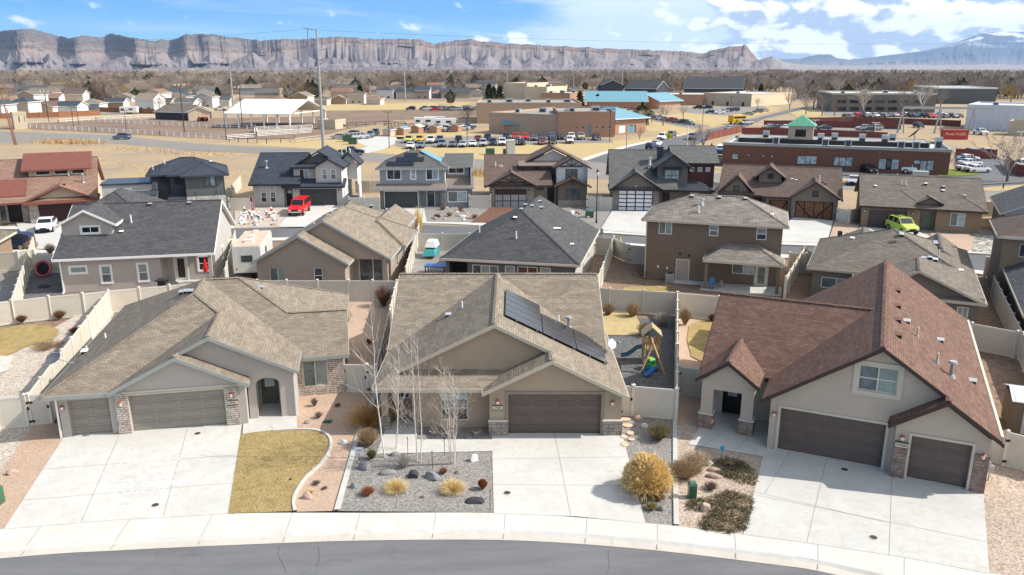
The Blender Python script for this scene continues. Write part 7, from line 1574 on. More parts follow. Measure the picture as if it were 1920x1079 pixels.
# covered things in the yard between tan house and charcoal hip roof
p = P(809, 482); r = empty('covered_boat', (p.x, p.y, .03), R(-8), 'small white camper under a teal tarp behind the cream street fence', 'covered trailer'); r.scale = (.8,.8,.8); a = MB(); a.hexa([(-.9,-1.6,.4),(.9,-1.6,.4),(.9,1.6,.4),(-.9,1.6,.4),(-.6,-1.0,1.0),(.6,-1.0,1.0),(.7,.4,1.3),(-.7,.4,1.3)], 'tarp_teal'); a.build('tarp', r); a = MB(); a.hexa([(-.72,-.6,1.3),(.72,-.6,1.3),(.76,1.4,1.3),(-.76,1.4,1.3),(-.5,-.2,2.0),(.5,-.2,2.0),(.55,1.2,2.05),(-.55,1.2,2.05)], 'trim_white'); a.build('shell', r)
p = P(818, 512); r = empty('garden_table', (p.x, p.y, .03), R(-8), 'blue-covered table beside the charcoal hip roofed house', 'table'); a = MB(); a.box(-1.0,1.0,-.6,.6,.62,.72,'tarp_blue'); a.build('tabletop', r)
for x in (-.9,.9):
 for y in (-.5,.5): a = MB(); a.box(x-.04,x+.04,y-.04,y+.04,0,.62,'black_metal'); a.build('leg', r)
p=P(992,500); 
# hydrant,mailbox,lamp
def hydrant(u,v,lb):
 p = P(u, v); a = MB(); a.tube((0,0,0),(0,0,.62),.13,.12,'box_pale_green',10); a.tube((0,0,.62),(0,0,.8),.14,.04,'yellow_paint',10); a.tube((-.2,0,.42),(.2,0,.42),.06,.06,'yellow_paint',8); a.tube((0,0,0),(0,0,.06),.18,.18,'box_pale_green',10); tag(a.build('fire_hydrant', loc=(p.x,p.y,.13)), lb, 'fire hydrant')
hydrant(1162, 462, 'green fire hydrant with yellow cap by the rear street')
p = P(1118, 421); r = empty('street_lamp', (p.x, p.y, .1), 0, 'black post-top street lamp before the charcoal roofed house', 'street lamp'); a = MB(); a.tube((0,0,0),(0,0,.6),.13,.09,'black_metal',10); a.tube((0,0,.6),(0,0,5.9),.07,.05,'black_metal',8); a.build('post', r); a = MB(); a.tube((0,0,5.9),(0,0,6.35),.12,.22,'lamp_glass',8); a.tube((0,0,6.35),(0,0,6.6),.26,.05,'black_metal',8); a.tube((0,0,6.6),(0,0,6.75),.03,.01,'black_metal',6); a.build('lantern', r)
for u, v, lb, m, w_, h_ in ((1105,410,'dark green transformer box by the street lamp','box_green',1.0,.95), (1128,440,'pale green street pedestal near the street lamp','box_pale_green',.3,.6), (1478,455,'x','box_green',.3,.6), (1589,452,'pale green pedestal right of the barn-door driveway','box_pale_green',.35,.8), (1599,450,'pale grey pedestal right of the barn-door driveway','trim_white',.35,.8), (1574,447,'black mailbox box on a post by the barn-door driveway','black_metal',.4,.7), (1519,486,'green pedestal by the rear street, right of the brown house','box_green',.4,.7)):
 if lb != 'x': utility_box(lb, at(u, v, .13), w_, w_*.9, h_, m)
# flag by the pale grey house
p = P(472, 412); r = empty('flag_pole', (p.x, p.y, .1), 0, 'stars and stripes flag on a short pole before the pale grey house', 'flag'); a = MB(); a.tube((0,0,0),(0,0,3.0),.03,.02,'pipe_white',6); a.build('pole', r)
a=MB()
for k in range(13): a.mesh([(.02,0,2.85-k*.10),(.55,-.06*(k % 3),2.55-k*.11),(.55,-.06*(k % 3),2.44-k*.11),(.02,0,2.75-k*.10)], [(0,1,2,3)], 'paint_red' if k % 2 == 0 else 'white_paint')
a.mesh([(.02,-.01,2.86),(.26,-.05,2.73),(.26,-.05,2.1),(.02,-.01,2.22)], [(0,1,2,3)], 'paint_navy'); a.build('flag', r)
# rock garden of the pale grey house
gi=0
for k in range(46):
 u,v=rnd.uniform(446,520),rnd.uniform(397,425)
 rock('white or pink rock in the ornament-filled garden of the pale grey house', at(u, v, .15), (rnd.uniform(.2,.55), rnd.uniform(.15,.4), rnd.uniform(.12,.3)), rnd.choice(('rock_white','rock_white','rock_pink')), rnd.uniform(0,3), 100+k, 'garden_rock')['group'] = 'rocks in the ornament garden'
for k in range(10):
 u, v = rnd.uniform(450, 515), rnd.uniform(395, 420); m = ('toy_red','toy_teal','box_green','toy_pink')[k % 4]; mb = MB(); mb.tube((0,0,0),(0,0,.5),.05,.16,m,7); mb.tube((0,0,.5),(0,0,.75),.16,.05,'white_paint',7); p = P(u, v); tag(mb.build('garden_ornament', loc=(p.x,p.y,.16)), 'small colourful ornament among the rocks before the pale grey house', 'garden ornament', 'ornaments in the rock garden')
for k in range(26):
 u=rnd.uniform(815,880) if k % 2 else rnd.uniform(1065,1110); v=rnd.uniform(398,416)
 rock('tan landscape rock in a front garden of the back row', at(u, v, .17), (rnd.uniform(.2,.5), rnd.uniform(.15,.35), rnd.uniform(.12,.3)), 'rock_pink' if k % 3 else 'rock_white', rnd.uniform(0,3), 200+k, 'garden_rock')['group'] = 'rocks in the back row gardens'
for u, v, lb in ((843,408,'dry bush among rocks before the blue-grey house'), (820,412,'small brown bush near the blue-grey house steps'), (830,396,'long brown hedge tuft under the blue-grey house window'), (865,398,'brown bush right of the blue-grey house window'), (890,412,'thin dry bush near the craftsman driveway'), (12,425,'brown bush at the left edge by the stone house'), (430,415,'tan bush by the dark modern house corner'), (1885,455,'dark red bush by the blue-grey edge house'), (1900,456,'green-brown bush under the arched window at right')):
 twig_shrub(lb, at(u, v, .16), .6, .6, 'twig_brown' if 'brown' in lb else 'twig_straw', 260, w=.03)

# dormant grass blades on the near lawn
def lawn_blades():
 q=[P(428,969)]+[P(*p) for p in lawn]; q2=[(p.x,p.y) for p in q]; mb=MB(); xs_=[a[0] for a in q2]; ys_=[a[1] for a in q2]; got=0
 while got < 9000:
  x,y=rnd.uniform(min(xs_),max(xs_)),rnd.uniform(min(ys_),max(ys_)); k=False; j=len(q2)-1
  for i in range(len(q2)):
   if (q2[i][1] > y) != (q2[j][1] > y) and x < (q2[j][0]-q2[i][0])*(y-q2[i][1])/(q2[j][1]-q2[i][1])+q2[i][0]: k=not k
   j=i
  if not k: continue
  got += 1; cl = NZ0.noise(Vector((x*.9, y*.9, 0))); mm = 'blade_tan' if rnd.random() < .6+cl*.7 else 'blade_olive' if rnd.random() < .6 else 'blade_tan'
  a,h_=rnd.uniform(0,6.28),rnd.uniform(.02,.055); w_=.018; c_,s_=math.cos(a)*w_,math.sin(a)*w_
  mb.mesh([(x-c_,y-s_,.14),(x+c_,y+s_,.14),(x+rnd.gauss(0,.05),y+rnd.gauss(0,.05),.15+h_)],[(0,1,2)],mm)
 tag(mb.build('lawn_grass', uv=False), 'short dormant grass blades covering the front lawn', kind='stuff')
from mathutils import noise as NZ0
leafm('blade_tan', (.50,.39,.21), .15); leafm('blade_olive', (.36,.30,.14), .15)
lawn_blades()
# ------------------------------------------------------------------ VEHICLES  (length along +y is the front at -y... nose at +y)
def car_mesh(kind,simple=False):
 """returns list of (part name, MB); paint faces use the material key 'PAINT'"""
 T=dict(sedan=[(-2.3,.55,.80,.80,.74),(-2.25,.30,.98,.98,.80),(-1.6,.26,1.02,1.04,.86),(-1.1,.25,1.0,1.40,.88),(-.2,.25,.98,1.46,.9),(.5,.25,.97,1.40,.9),(1.15,.25,.96,1.0,.88),(1.9,.27,.86,.88,.84),(2.3,.35,.68,.70,.72)],
             suv=[(-2.25,.60,1.0,1.0,.80),(-2.2,.38,1.12,1.50,.86),(-1.7,.34,1.14,1.72,.9),(-.6,.32,1.12,1.76,.92),(.4,.32,1.10,1.72,.92),(1.05,.32,1.08,1.14,.9),(1.8,.36,1.0,1.02,.88),(2.2,.42,.80,.82,.80)],
             pickup=[(-2.9,.60,1.0,1.0,.88),(-2.85,.55,1.12,1.12,.93),(-1.0,.50,1.14,1.14,.95),(-.98,.42,1.14,1.75,.95),(-.3,.42,1.14,1.86,.95),(.5,.42,1.14,1.82,.95),(1.15,.42,1.14,1.2,.94),(2.2,.46,1.08,1.1,.92),(2.75,.5,.9,.92,.88)],
             camper=[(-2.9,.60,1.0,1.75,.88),(-2.85,.55,1.14,1.86,.93),(-1.0,.50,1.14,1.88,.95),(-.98,.42,1.14,1.84,.95),(-.3,.42,1.14,1.88,.95),(.5,.42,1.14,1.84,.95),(1.2,.42,1.14,1.2,.94),(2.2,.46,1.08,1.1,.92),(2.75,.5,.9,.92,.88)],
             jeep=[(-2.1,.55,1.1,1.8,.85),(-2.05,.45,1.12,1.84,.86),(-1.0,.45,1.12,1.86,.86),(.3,.45,1.12,1.84,.86),(.62,.45,1.12,1.16,.84),(1.7,.5,1.1,1.12,.7),(1.95,.5,1.0,1.02,.66)])[kind]
 body=MB(); gl=MB(); n=len(T); V=[]
 for y,zb,belt,top,w in T:
  rw=w*.80 if top > belt+.25 else w*.90
  V.append([(-w*.95,y,zb),(-w,y,(zb+belt)/2),(-w*.97,y,belt),(-rw,y,max(top,belt+.02)),(rw,y,max(top,belt+.02)),(w*.97,y,belt),(w,y,(zb+belt)/2),(w*.95,y,zb)])
 for i in range(n-1):
  a,b=V[i],V[i+1]; hi=T[i][3] > T[i][2]+.25; hj=T[i+1][3] > T[i+1][2]+.25
  for k in range(7):
   q=[a[k],a[k+1],b[k+1],b[k]]
   cab=(k in (2,4) and (hi or hj)); scr=(k == 3 and hi != hj)
   body.poly(q[::-1], 'PAINT')
   if cab or scr:
    c=sum((Vector(p) for p in q),Vector())/4; nn=(Vector(q[2])-Vector(q[0])).cross(Vector(q[3])-Vector(q[1])).normalized()
    if nn.dot(c-Vector((0,c.y,.9))) < 0: nn=-nn
    sh=.86 if cab else .90
    qq=[c+(Vector(p)-c)*sh+nn*.012 for p in q]
    if not (kind == 'camper' and cab and i == 1 and False): gl.poly(qq[::-1], 'car_glass')
 for s,rev in ((V[0],False),(V[-1],True)):
  body.poly(s if not rev else s[::-1], 'PAINT')
 body.poly([V[0][0], V[0][7], V[-1][7], V[-1][0]], 'tyre')
 if T[0][3] > T[0][2]+.4: gl.poly([(-.6,T[0][0]-.012,T[0][2]+.1),(.6,T[0][0]-.012,T[0][2]+.1),(.55,T[0][0]-.012,T[0][3]-.12),(-.55,T[0][0]-.012,T[0][3]-.12)], 'car_glass')
 r = {'sedan':.32,'suv':.37,'pickup':.41,'camper':.41,'jeep':.43}[kind]; L_ = T[-1][0]; wy = (-L_*.62 if kind not in ('pickup','camper') else -1.75, L_*.66)
 wheels=[]
 for x in (-1,1):
  for y in wy:
   t=MB(); w=T[4][4]; c=x*(w-.08)
   t.tube((c-.12*1,y,r),(c+.12,y,r),r,r,'tyre',14); h = MB(); e = x*(w+.045); h.tube((e-.012,y,r),(e+.012,y,r),r*.6,r*.6,'hub',10); wheels.append((t, h))
 lights=[]
 zf=T[-1][2]-.10
 for x in (-1,1):
  l = MB(); w = T[-1][4]; l.box(x*w*.72-.16,x*w*.72+.16,L_-.03,L_+.03,zf-.08,zf+.06,'head_lamp'); lights.append(('headlight', l))
  l = MB(); l.box(x*w*.80-.1,x*w*.80+.1,T[0][0]-.03,T[0][0]+.03,T[0][2]-.25,T[0][2]-.05,'tail_red'); lights.append(('taillight', l))
 bmp = MB(); w = T[-1][4]; bmp.box(-w*.9,w*.9,L_-.05,L_+.09,T[-1][1],T[-1][1]+.16,'chrome' if kind in ('pickup','camper') else 'black_metal'); bmp.box(-w*.45,w*.45,L_-.02,L_+.02,zf-.12,zf+.05,'black_metal')
 return body,gl,wheels,lights,bmp
CARM={}
def car(kind,paint,loc,rz,label,full=False,group=None,name=None,cat=None):
 name = name or {'sedan':'sedan','suv':'suv','pickup':'pickup_truck','camper':'pickup_truck','jeep':'off_road_car'}[kind]; cat = cat or {'sedan':'car','suv':'suv','pickup':'pickup truck','camper':'pickup truck','jeep':'off-road car'}[kind]
 if full:
  MT['PAINT'] = MT[paint]; body, gl, wh, li, bp = car_mesh(kind); r = empty(name, loc, rz, label, cat, group)
  body.build('body', r, uv=False); gl.build('windows', r, uv=False)
  for t, h in wh: o = t.build('wheel', r, uv=False); h.build('hubcap', o, uv=False)
  for nme,l in li: l.build(nme,r,uv=False)
  bp.build('bumper', r, uv=False); return r
 key=(kind,paint)
 if key not in CARM:
  MT['PAINT'] = MT[paint]; body, gl, wh, li, bp = car_mesh(kind); m = MB()
  for q in [body,gl,bp]+[t for t,h in wh]+[h for t,h in wh]+[l for _,l in li]:
   k=len(m.v); m.v += q.v; idx=[m.mi(x) for x in q.mats]; m.f += [tuple(a+k for a in f) for f in q.f]; m.m += [idx[i] for i in q.m]
  o=m.build(name,uv=False); CARM[key]=o.data; o.location=loc; o.rotation_euler=(0,0,rz); return tag(o,label,cat,group)
 o=bpy.data.objects.new(name,CARM[key]); COL.objects.link(o); o.location=loc; o.rotation_euler=(0,0,rz); return tag(o,label,cat,group)
def carpx(kind,paint,u,v,deg,label,full=False,z=.03,group=None,**k):
 p=P(u,v); return car(kind,paint,(p.x,p.y,z),R(deg),label,full,group,**k)
# rz: 0=nose away from camera,180=nose towards camera
carpx('sedan', 'paint_white', 89, 434, 200, 'white sedan parked nose out by the rusty red roofed house', True, .17)
carpx('suv', 'paint_navy', 20, 468, 100, 'dark navy suv at the left edge on the rear street', True, .03)
carpx('camper', 'paint_red', 562, 402, 182, 'bright red pickup with matching camper shell on the pale grey house driveway', True, .17)
carpx('suv', 'paint_lime', 1690, 438, 184, 'lime green compact suv with roof rack before the tan house', True, .17)
carpx('suv', 'paint_slate', 229, 262, 88, 'grey-blue suv driving on the road by the riding arena', True, .04)
carpx('pickup', 'paint_black', 660, 291, -85, 'black pickup truck driving on the road behind the houses', True, .04)
carpx('jeep', 'paint_white', 1710, 326, 75, 'white four-door off-road car parked beside the brick office', True, .05)
carpx('sedan', 'paint_black', 1626, 324, 185, 'black sedan parked nose out beside the brick office', True, .05)
carpx('suv', 'paint_silver', 1363, 308, 160, 'silver suv in the office parking lot by the brick wall corner', True, .05)
carpx('sedan', 'paint_silver', 1600, 346, 150, 'silver sedan behind the gap between barn-door and tan houses', False, .05)
rr = MB(); [rr.bar((x,-1.1,.0),(x,.3,.0),.05,.06,'black_metal') for x in (-.5,.5)]; [rr.bar((-.55,y,.03),(.55,y,.03),.05,.04,'black_metal') for y in (-.9,-.4,.1)]; o = rr.build('roof_rack', [x for x in bpy.data.objects if x.get('label','').startswith('lime green')][0]); o.location = (0,0,1.82)
# travel trailer
def trailer():
 p = P(478, 520); q = P(500, 452); r = empty('travel_trailer', (-23.9, 70.2, .03), R(9), 'weathered white travel trailer parked between light grey and tan houses', 'travel trailer')
 a = MB(); prof = [(0,.55),(7.6,.55),(8.0,1.2),(8.0,2.6),(7.4,3.0),(0,3.0)]; V = [(-1.22,y,z) for y, z in prof]+[(1.22,y,z) for y, z in prof]; n = 6; a.mesh(V, [tuple(range(n))]+[tuple(range(2*n-1,n-1,-1))]+[(i+n, (i+1) % n+n, (i+1) % n, i) for i in range(n)], 'trailer_skin'); a.build('body', r)
 a = MB(); a.box(-1.15,1.15,.1,7.3,3.0,3.04,'trailer_roof'); a.build('roof', r)
 for y, w_ in ((2.0,.35),(3.9,.2),(6.2,.2)): a = MB(); a.box(-w_*1.1,w_*1.1,y-w_*.9,y+w_*.9,3.04,3.3,'trim_white'); a.build('roof_vent', r)
 a = MB(); a.box(-.5,.5,-.02,-.003,1.6,2.2,'glass_dark'); a.build('window', r); a = MB(); a.box(1.222,1.235,3,3.8,1.6,2.3,'glass_dark'); a.build('window', r); a = MB(); a.box(-1.1,1.1,-.12,0,.45,.6,'black_metal'); a.build('bumper', r)
 for x in (-1.0,1.0):
  for y in (3.2,4.1): a = MB(); a.tube((x-.1,y,.35),(x+.1,y,.35),.36,.36,'tyre',12); a.build('wheel', r)
  a = MB(); a.box(x*.95-.06,x*.95+.06,-.02,0,.9,1.05,'tail_red'); a.build('taillight', r)
plain('trailer_skin', (.62,.61,.58), .5, var=.12, scale=1.2); plain('trailer_roof', (.58,.44,.34), .8, var=.2, scale=.8); trailer()
p = P(456, 517); a = MB(); a.bar((0,0,0),(0,.3,1.9),.05,.05,'paint_red'); a.bar((.35,0,0),(.35,.3,1.9),.05,.05,'paint_red'); [a.bar((0,.05*k,.3*k),(.35,.05*k,.3*k),.03,.03,'paint_red') for k in range(1,6)]; tag(a.build('hand_truck', loc=(p.x,p.y,.03)), 'red hand truck leaning behind the travel trailer', 'hand truck')

# ------------------------------------------------------------------ FAR GROUND
def G(name,pts,z,m): return sheet(name,pts,z,m)
G('field', [(-500,425),(-500,190),(640,190),(1300,190),(1500,190),(2500,190),(2500,425)], -.01, 'field_dry')
road_t=[(-300,238),(0,247),(210,254),(370,270),(480,275),(640,284),(720,290),(880,300),(1000,305),(1095,302)]
road_b=[(-300,266),(0,268),(210,269),(370,284),(480,288),(640,297),(720,305),(880,317),(1000,326),(1150,338),(1340,346),(1600,356),(1830,372),(2300,400)]
G('road', road_t+[(1240,318),(1340,325),(1600,333),(1840,345),(2300,370)]+road_b[::-1], .02, 'asphalt_old')
G('road', [(1095,302),(1130,290),(1180,276),(1279,256),(1368,234),(1485,205),(1560,190),(1585,190),(1501,207),(1431,224),(1391,242),(1330,262),(1291,278),(1240,318)], .03, 'asphalt_mid')
G('sidewalk', [(1085,300),(1130,286),(1180,272),(1279,252),(1300,247),(1302,249),(1180,276.4),(1130,291),(1100,302)], .06, 'sidewalk_c')
G('lawn', [(480,268),(560,264),(640,262),(700,272),(760,277),(1140,266),(1170,262),(1240,256),(1279,252),(1180,272),(1085,300),(1000,304),(880,299),(720,289),(640,283),(480,273)], .03, 'lawn_straw')
G('driveway', [(655,262),(700,256),(760,258),(740,270),(722,280),(690,288),(660,284),(690,276)], .05, 'concrete_grey')
G('parking_lot', [(745,276),(740,264),(900,255),(1060,256),(1148,262),(1150,268),(1000,271)], .06, 'asphalt_old')
G('lawn', [(745,262),(740,254),(870,248),(1050,256),(900,256)], .05, 'lawn_straw')
G('arena_ground', [(-20,240),(60,232),(170,226),(620,218),(760,222),(640,245),(600,258),(430,262),(60,243)], .01, 'arena_dirt')
G('field', [(600,218),(600,206),(900,204),(900,222),(760,226)], .012, 'arena_dirt'); G('lawn', [(610,208),(600,197),(880,192),(900,204)], .014, 'lawn_straw')
G('road', [(-300,208),(0,222),(160,217),(300,211),(285,208),(140,214),(0,218),(-300,200)], .015, 'asphalt_old')
G('lawn', [(1215,246),(1190,230),(1260,215),(1330,205),(1400,203),(1440,200),(1470,204),(1368,231),(1279,252)], .03, 'lawn_straw')
G('parking_lot', [(1215,222),(1230,218),(1300,232),(1330,236),(1300,243),(1225,228)], .05, 'asphalt_old'); G('parking_lot', [(1270,203),(1430,198),(1440,206),(1360,218),(1290,212)], .05, 'asphalt_old')
G('parking_lot', [(1330,310),(1330,296),(1500,300),(1790,325),(1790,285),(1850,283),(1900,310),(1930,345),(1830,352),(1600,335)], .035, 'asphalt_mid')
G('lawn', [(1330,311),(1600,337),(1830,354),(1930,347),(1980,352),(1860,359),(1600,342),(1330,316)], .045, 'lawn_straw')
G('lawn', [(1735,323),(1760,318),(1810,319),(1840,325),(1820,331),(1760,332)], .12, 'lawn_green')
G('dirt_lot', [(1440,262),(1432,226),(1690,240),(2000,255),(2000,285),(1790,280)], .02, 'field_dry'); G('parking_lot', [(1440,242),(1436,228),(1690,233),(1690,245),(1530,246)], .04, 'asphalt_old'); G('parking_lot', [(1545,216),(1540,205),(1800,207),(1800,222)], .04, 'asphalt_old'); G('lawn', [(1500,222),(1480,212),(1520,203),(1560,206),(1545,218),(1800,226),(1800,230),(1520,227)], .03, 'lawn_straw')
mk=MB()
for a,b in (((1643,331),(1648,322)),((1680,333),(1684,325)),((1684,325),(1722,328)),((1700,334),(1712,334))):
 p, q = P(*a), P(*b); d = (q-p).normalized(); t = Vector((-d.y,d.x,0))*.08; mk.poly([(p.x-t.x,p.y-t.y,.042),(q.x-t.x,q.y-t.y,.042),(q.x+t.x,q.y+t.y,.042),(p.x+t.x,p.y+t.y,.042)], 'white_paint')
tag(mk.build('parking_marking'), kind='structure')
# dry grass along the far road
def tufts(label, pts, n, h, m='grass_tan', w=.12):
 q=[P(*p) for p in pts]; mb=MB()
 for i in range(n):
  a=rnd.random(); k=rnd.randrange(len(q)-1); c=q[k].lerp(q[k+1],a)+Vector((rnd.gauss(0,2.2),rnd.gauss(0,2.0),0))
  blade(mb, c, (rnd.gauss(0,.35), rnd.gauss(0,.35), 1), h*rnd.uniform(.4,1), w, rnd.choice((m, m, 'twig_straw', 'grass_pale')), .2, 1)
 o = mb.build('dry_grass', uv=False); return tag(o, label, 'dry grass', kind='stuff')
tufts('tall tan weeds at the roadside, far left', [(85,268),(175,270)], 900, 1.4); tufts('dry roadside weeds in the field', [(215,278),(280,284),(345,289),(440,292)], 420, .6); tufts('tan weeds between the blue-grey and craftsman houses', [(885,326),(905,330)], 400, 1.3); tufts('weeds in the vacant field behind the houses', [(170,300),(270,320),(440,330),(700,330)], 500, .35, w=.08)
# ------------------------------------------------------------------ FAR BUILDINGS
def block(name, label, uL, vL, uR, vR, h, depth, wall='brick_tan', roof='flat_roof', wins=(), cat='building', par=.4, gable=None, gm=None, side=None, eave=.5, group=None, units=0):
 A=P(uL,vL); B=P(uR,vR); ang=math.degrees(math.atan2(B.y-A.y,B.x-A.x)); w=(B-A).length
 H = House(name, label, (A.x, A.y), ang, cat, group); H.fasc = MT[gm or 'trim_white']; side = side or wall
 f=H.fr((0,0),(w,0)); hs=[]
 for q in wins: r_ = f.rect(*q[:4]); hs.append((q[4] if len(q) > 4 else 'w', max(.1,r_[0]), min(w-.1,r_[1]), max(.05,r_[2]), min(h-.15,r_[3]), q[5] if len(q) > 5 else dict(frame='trim_white', pane='glass_dark')))
 H.wall((0,0),(w,0),h,wall,[x for x in hs if x[2]-x[1] > .2 and x[4]-x[3] > .2])
 if gable is None:
  H.wall((w,0),(w,depth),h,side); H.wall((w,depth),(0,depth),h,wall); H.wall((0,depth),(0,0),h,wall)
  H.r.mesh([(0.0,.0,h-par),(w,.0,h-par),(w,depth,h-par),(0,depth,h-par)],[(0,1,2,3)],roof)
  for a_ in ((-.08,w+.08,-.08,.3),(-.08,w+.08,depth-.3,depth+.08),(-.08,.3,.3,depth-.3),(w-.3,w+.08,.3,depth-.3)): H.r.box(*a_,h-par-.2,h+.06,gm or wall)
 elif gable == 'x':
  rh=h+depth/2*.35; H.wall((w,0),(w,depth),[(0,0),(depth,0),(depth,h),(depth/2,rh-.1),(0,h)],side); H.wall((w,depth),(0,depth),h,wall); H.wall((0,depth),(0,0),[(0,0),(depth,0),(depth,h),(depth/2,rh-.1),(0,h)],wall); H.gable_x(-eave,depth+eave,depth/2,h-.35*eave,rh+.05,h-.35*eave,-eave,w+eave,roof)
 elif gable == 'y':
  rh=h+w/2*.45; H.w.poly([(0,-.0,h),(w,0,h),(w/2,0,rh-.1)],wall); H.wall((w,0),(w,depth),h,side); H.wall((w,depth),(0,depth),h,wall); H.wall((0,depth),(0,0),h,wall); H.gable_y(-eave,w+eave,w/2,h-.45*eave,rh,h-.45*eave,-eave,depth+eave,roof)
 elif gable == 'hip':
  H.wall((w,0),(w,depth),h,side); H.wall((w,depth),(0,depth),h,wall); H.wall((0,depth),(0,0),h,wall); H.hip(-eave,w+eave,-eave,depth+eave,h,.4,roof)
 H.finish()
 for i in range(units):
  u=MB(); x=w*(i+.6)/(units+.2); y=depth*(.25+.4*((i*7) % 3)/3); s_=.8+.5*((i*5) % 3)/2
  u.box(x-s_, x+s_, y-s_*.7, y+s_*.7, h-par, h-par+1.1+.3*(i % 2), 'vent_grey'); u.box(x-s_*.7, x+s_*.7, y-s_*.7-.02, y-s_*.7, h-par+.2, h-par+.9, 'slate_dark'); u.build('rooftop_unit', H.roof_o)
 return H
plain('flat_roof', (.30,.285,.26), .9, var=.12, scale=.2, fine=3); plain('flat_roof_white', (.50,.51,.50), .8, var=.1, scale=.2, fine=3); plain('cream_block', (.60,.49,.35), .9, var=.05, scale=.3); plain('pale_tan', (.52,.43,.32), .9, var=.05, scale=.3)
W_=lambda *a: a
# brick school
sch = block('school_building', 'tan brick school with teal porch roof facing the parked cars', 917, 250, 1048, 257, 6.0, 42, 'brick_peach', 'flat_roof', units=4)
block('school_building', 'taller orange brick school block with a row of small square windows', 1046, 257.5, 1152, 257.5, 6.9, 30, 'brick_tan', 'flat_roof', [W_(1078,237,1083,242), W_(1090,237,1096,242), W_(1103,235,1108,256,'d',dict(m='metal_teal')), W_(1116,236,1121,241), W_(1128,236,1133,241), W_(1141,236,1146,241)], units=2)
block('school_building', 'brown brick wing at the back of the tan school with flat roof', 894, 232, 1090, 232, 7.0, 36, 'brick_peach', 'flat_roof', side='brick_tan', units=5)
H = block('school_building', 'school wing with teal hipped roof and white doors, right of the brick block', 1153, 254, 1210, 250, 4.6, 16, 'brick_tan', 'metal_teal', [W_(1161,235,1174,249,'d',dict(m='trim_white')), W_(1179,235,1192,249,'d',dict(m='metal_teal'))], gable='hip', eave=1.0)
pf = House('porch_roof', 'teal metal porch roof on brick piers along the tan school front', (P(942,252).x, P(942,252).y), -11, 'porch'); pf.fasc = MT['metal_teal']; wl = (P(1044,257)-P(942,252)).length
pf.faces([(0,-1.2,3.0),(wl,-1.2,3.0),(wl,1.6,4.0),(0,1.6,4.0)], [(0,1,2,3)], 'metal_teal'); pf.w.box(0,.1,.0,.1,0,.1,'brick_tan')
for k in range(5): pf.w.box(wl*k/4.2, wl*k/4.2+.7, -1.0, -.4, 0, 3.0, 'brick_tan')
pf.finish()
block('school_building', 'long school wing with bright teal roof far behind the brick school', 1100, 206, 1210, 206.5, 4.2, 22, 'brick_tan', 'metal_teal', [W_(1110+k*12,200,1115+k*12,204) for k in range(8)], gable='x', eave=1.2)
block('school_building', 'short tan wing with teal roof right of the long teal roof', 1236, 205, 1275, 203, 4.0, 18, 'brick_peach', 'metal_teal', gable='x', eave=1.2)
block('school_building', 'plain brown brick hall left of the dark pine trees', 1014, 202, 1068, 203, 7.0, 30, 'brick_tan', 'flat_roof_white', units=3)
block('gymnasium', 'tall cream block gymnasium with stepped parapets', 944, 196, 988, 197, 11, 26, 'cream_block', 'flat_roof'); block('gymnasium', 'lower cream hall beside the tall cream gymnasium', 984, 199, 1025, 200, 9.5, 24, 'cream_block', 'flat_roof', units=2)
block('barn', 'dark metal barn beyond the teal-roofed school', 1129, 182, 1167, 182, 8, 30, 'stucco_dark', 'slate_dark', gable='y'); block('warehouse', 'long low dark shed right of the dark barn', 1171, 181, 1230, 182, 5.5, 26, 'stucco_dark', 'slate_dark', gable='x')
block('school_building', 'long tan flat-roofed building beside the diagonal road', 1319, 197.5, 1408, 200.5, 6.2, 46, 'pale_tan', 'flat_roof_white', [W_(1334,190,1338,197,'d',dict(m='trim_brown')), W_(1362,191,1366,199,'d',dict(m='trim_brown')), W_(1391,192,1395,200,'d',dict(m='trim_brown'))], side='cream_block', units=1)  # lighter cream side stands in for sun on the tan wall
block('school_building', 'brown brick link left of the long tan building', 1228, 197, 1319, 198, 5.4, 40, 'brick_tan', 'flat_roof_white', units=1)
block('warehouse', 'very long dark roofed building behind the tan flat-roofed one', 1282, 181, 1392, 182, 5.5, 40, 'stucco_dark', 'slate_dark', gable='x')
block('office_building', 'dark two-storey office with white roof edge among bare trees', 1557, 210, 1752, 212, 8, 40, 'stucco_olive', 'flat_roof_white', [W_(1570+k*24,188,1586+k*24,194,'w',dict(frame='trim_brown', pane='glass_black')) for k in range(7)]+[W_(1570+k*24,201,1586+k*24,208,'w',dict(frame='trim_brown', pane='glass_black')) for k in range(7)], gm='trim_beige', units=4)
block('warehouse', 'long dark grey flat warehouse at the far right beyond the office', 1754, 195, 1866, 196, 8.5, 50, 'stucco_slate', 'flat_roof_white', gm='trim_white')
block('warehouse', 'tall white ribbed metal warehouse at the right edge', 1808, 243, 1990, 250, 7.6, 26, 'metal_white', 'metal_white', units=2)
block('storage_shed', 'small beige shed in front of the white metal warehouse', 1889, 254, 1985, 258, 4.0, 8, 'pale_tan', 'flat_roof')
# brick office with green cupola
A=P(1356,302); f_=(P(1356,268,4.5),P(1784,282,4.5)); A=f_[0]; B=f_[1]
OB = House('office_building', 'long red brick single-storey office behind the back row houses', (A.x, A.y), math.degrees(math.atan2(B.y-A.y, B.x-A.x)), 'building'); OB.fasc = MT['trim_grey']; w = (Vector((B.x-A.x, B.y-A.y, 0))).length; f = OB.fr((0,0),(w,0))
dw = dict(frame='trim_black', pane='glass_sky', cols=1, proud=1, rev=-.01)
def zz5(x0,y0,x1,y1): return f.rect(1500+x0/4.571,120+y0/4.571,1500+x1/4.571,120+y1/4.571)
hol=[]
for a in ((-20,788,44,862),(50,788,88,865),(92,790,142,862),(292,798,335,876),(338,800,390,878),(394,802,445,880),(678,812,734,905),(784,815,842,908),(975,826,1028,860),(1032,828,1085,918),(1088,828,1138,918)): hol.append(('w',)+zz5(*a)+(dw,))
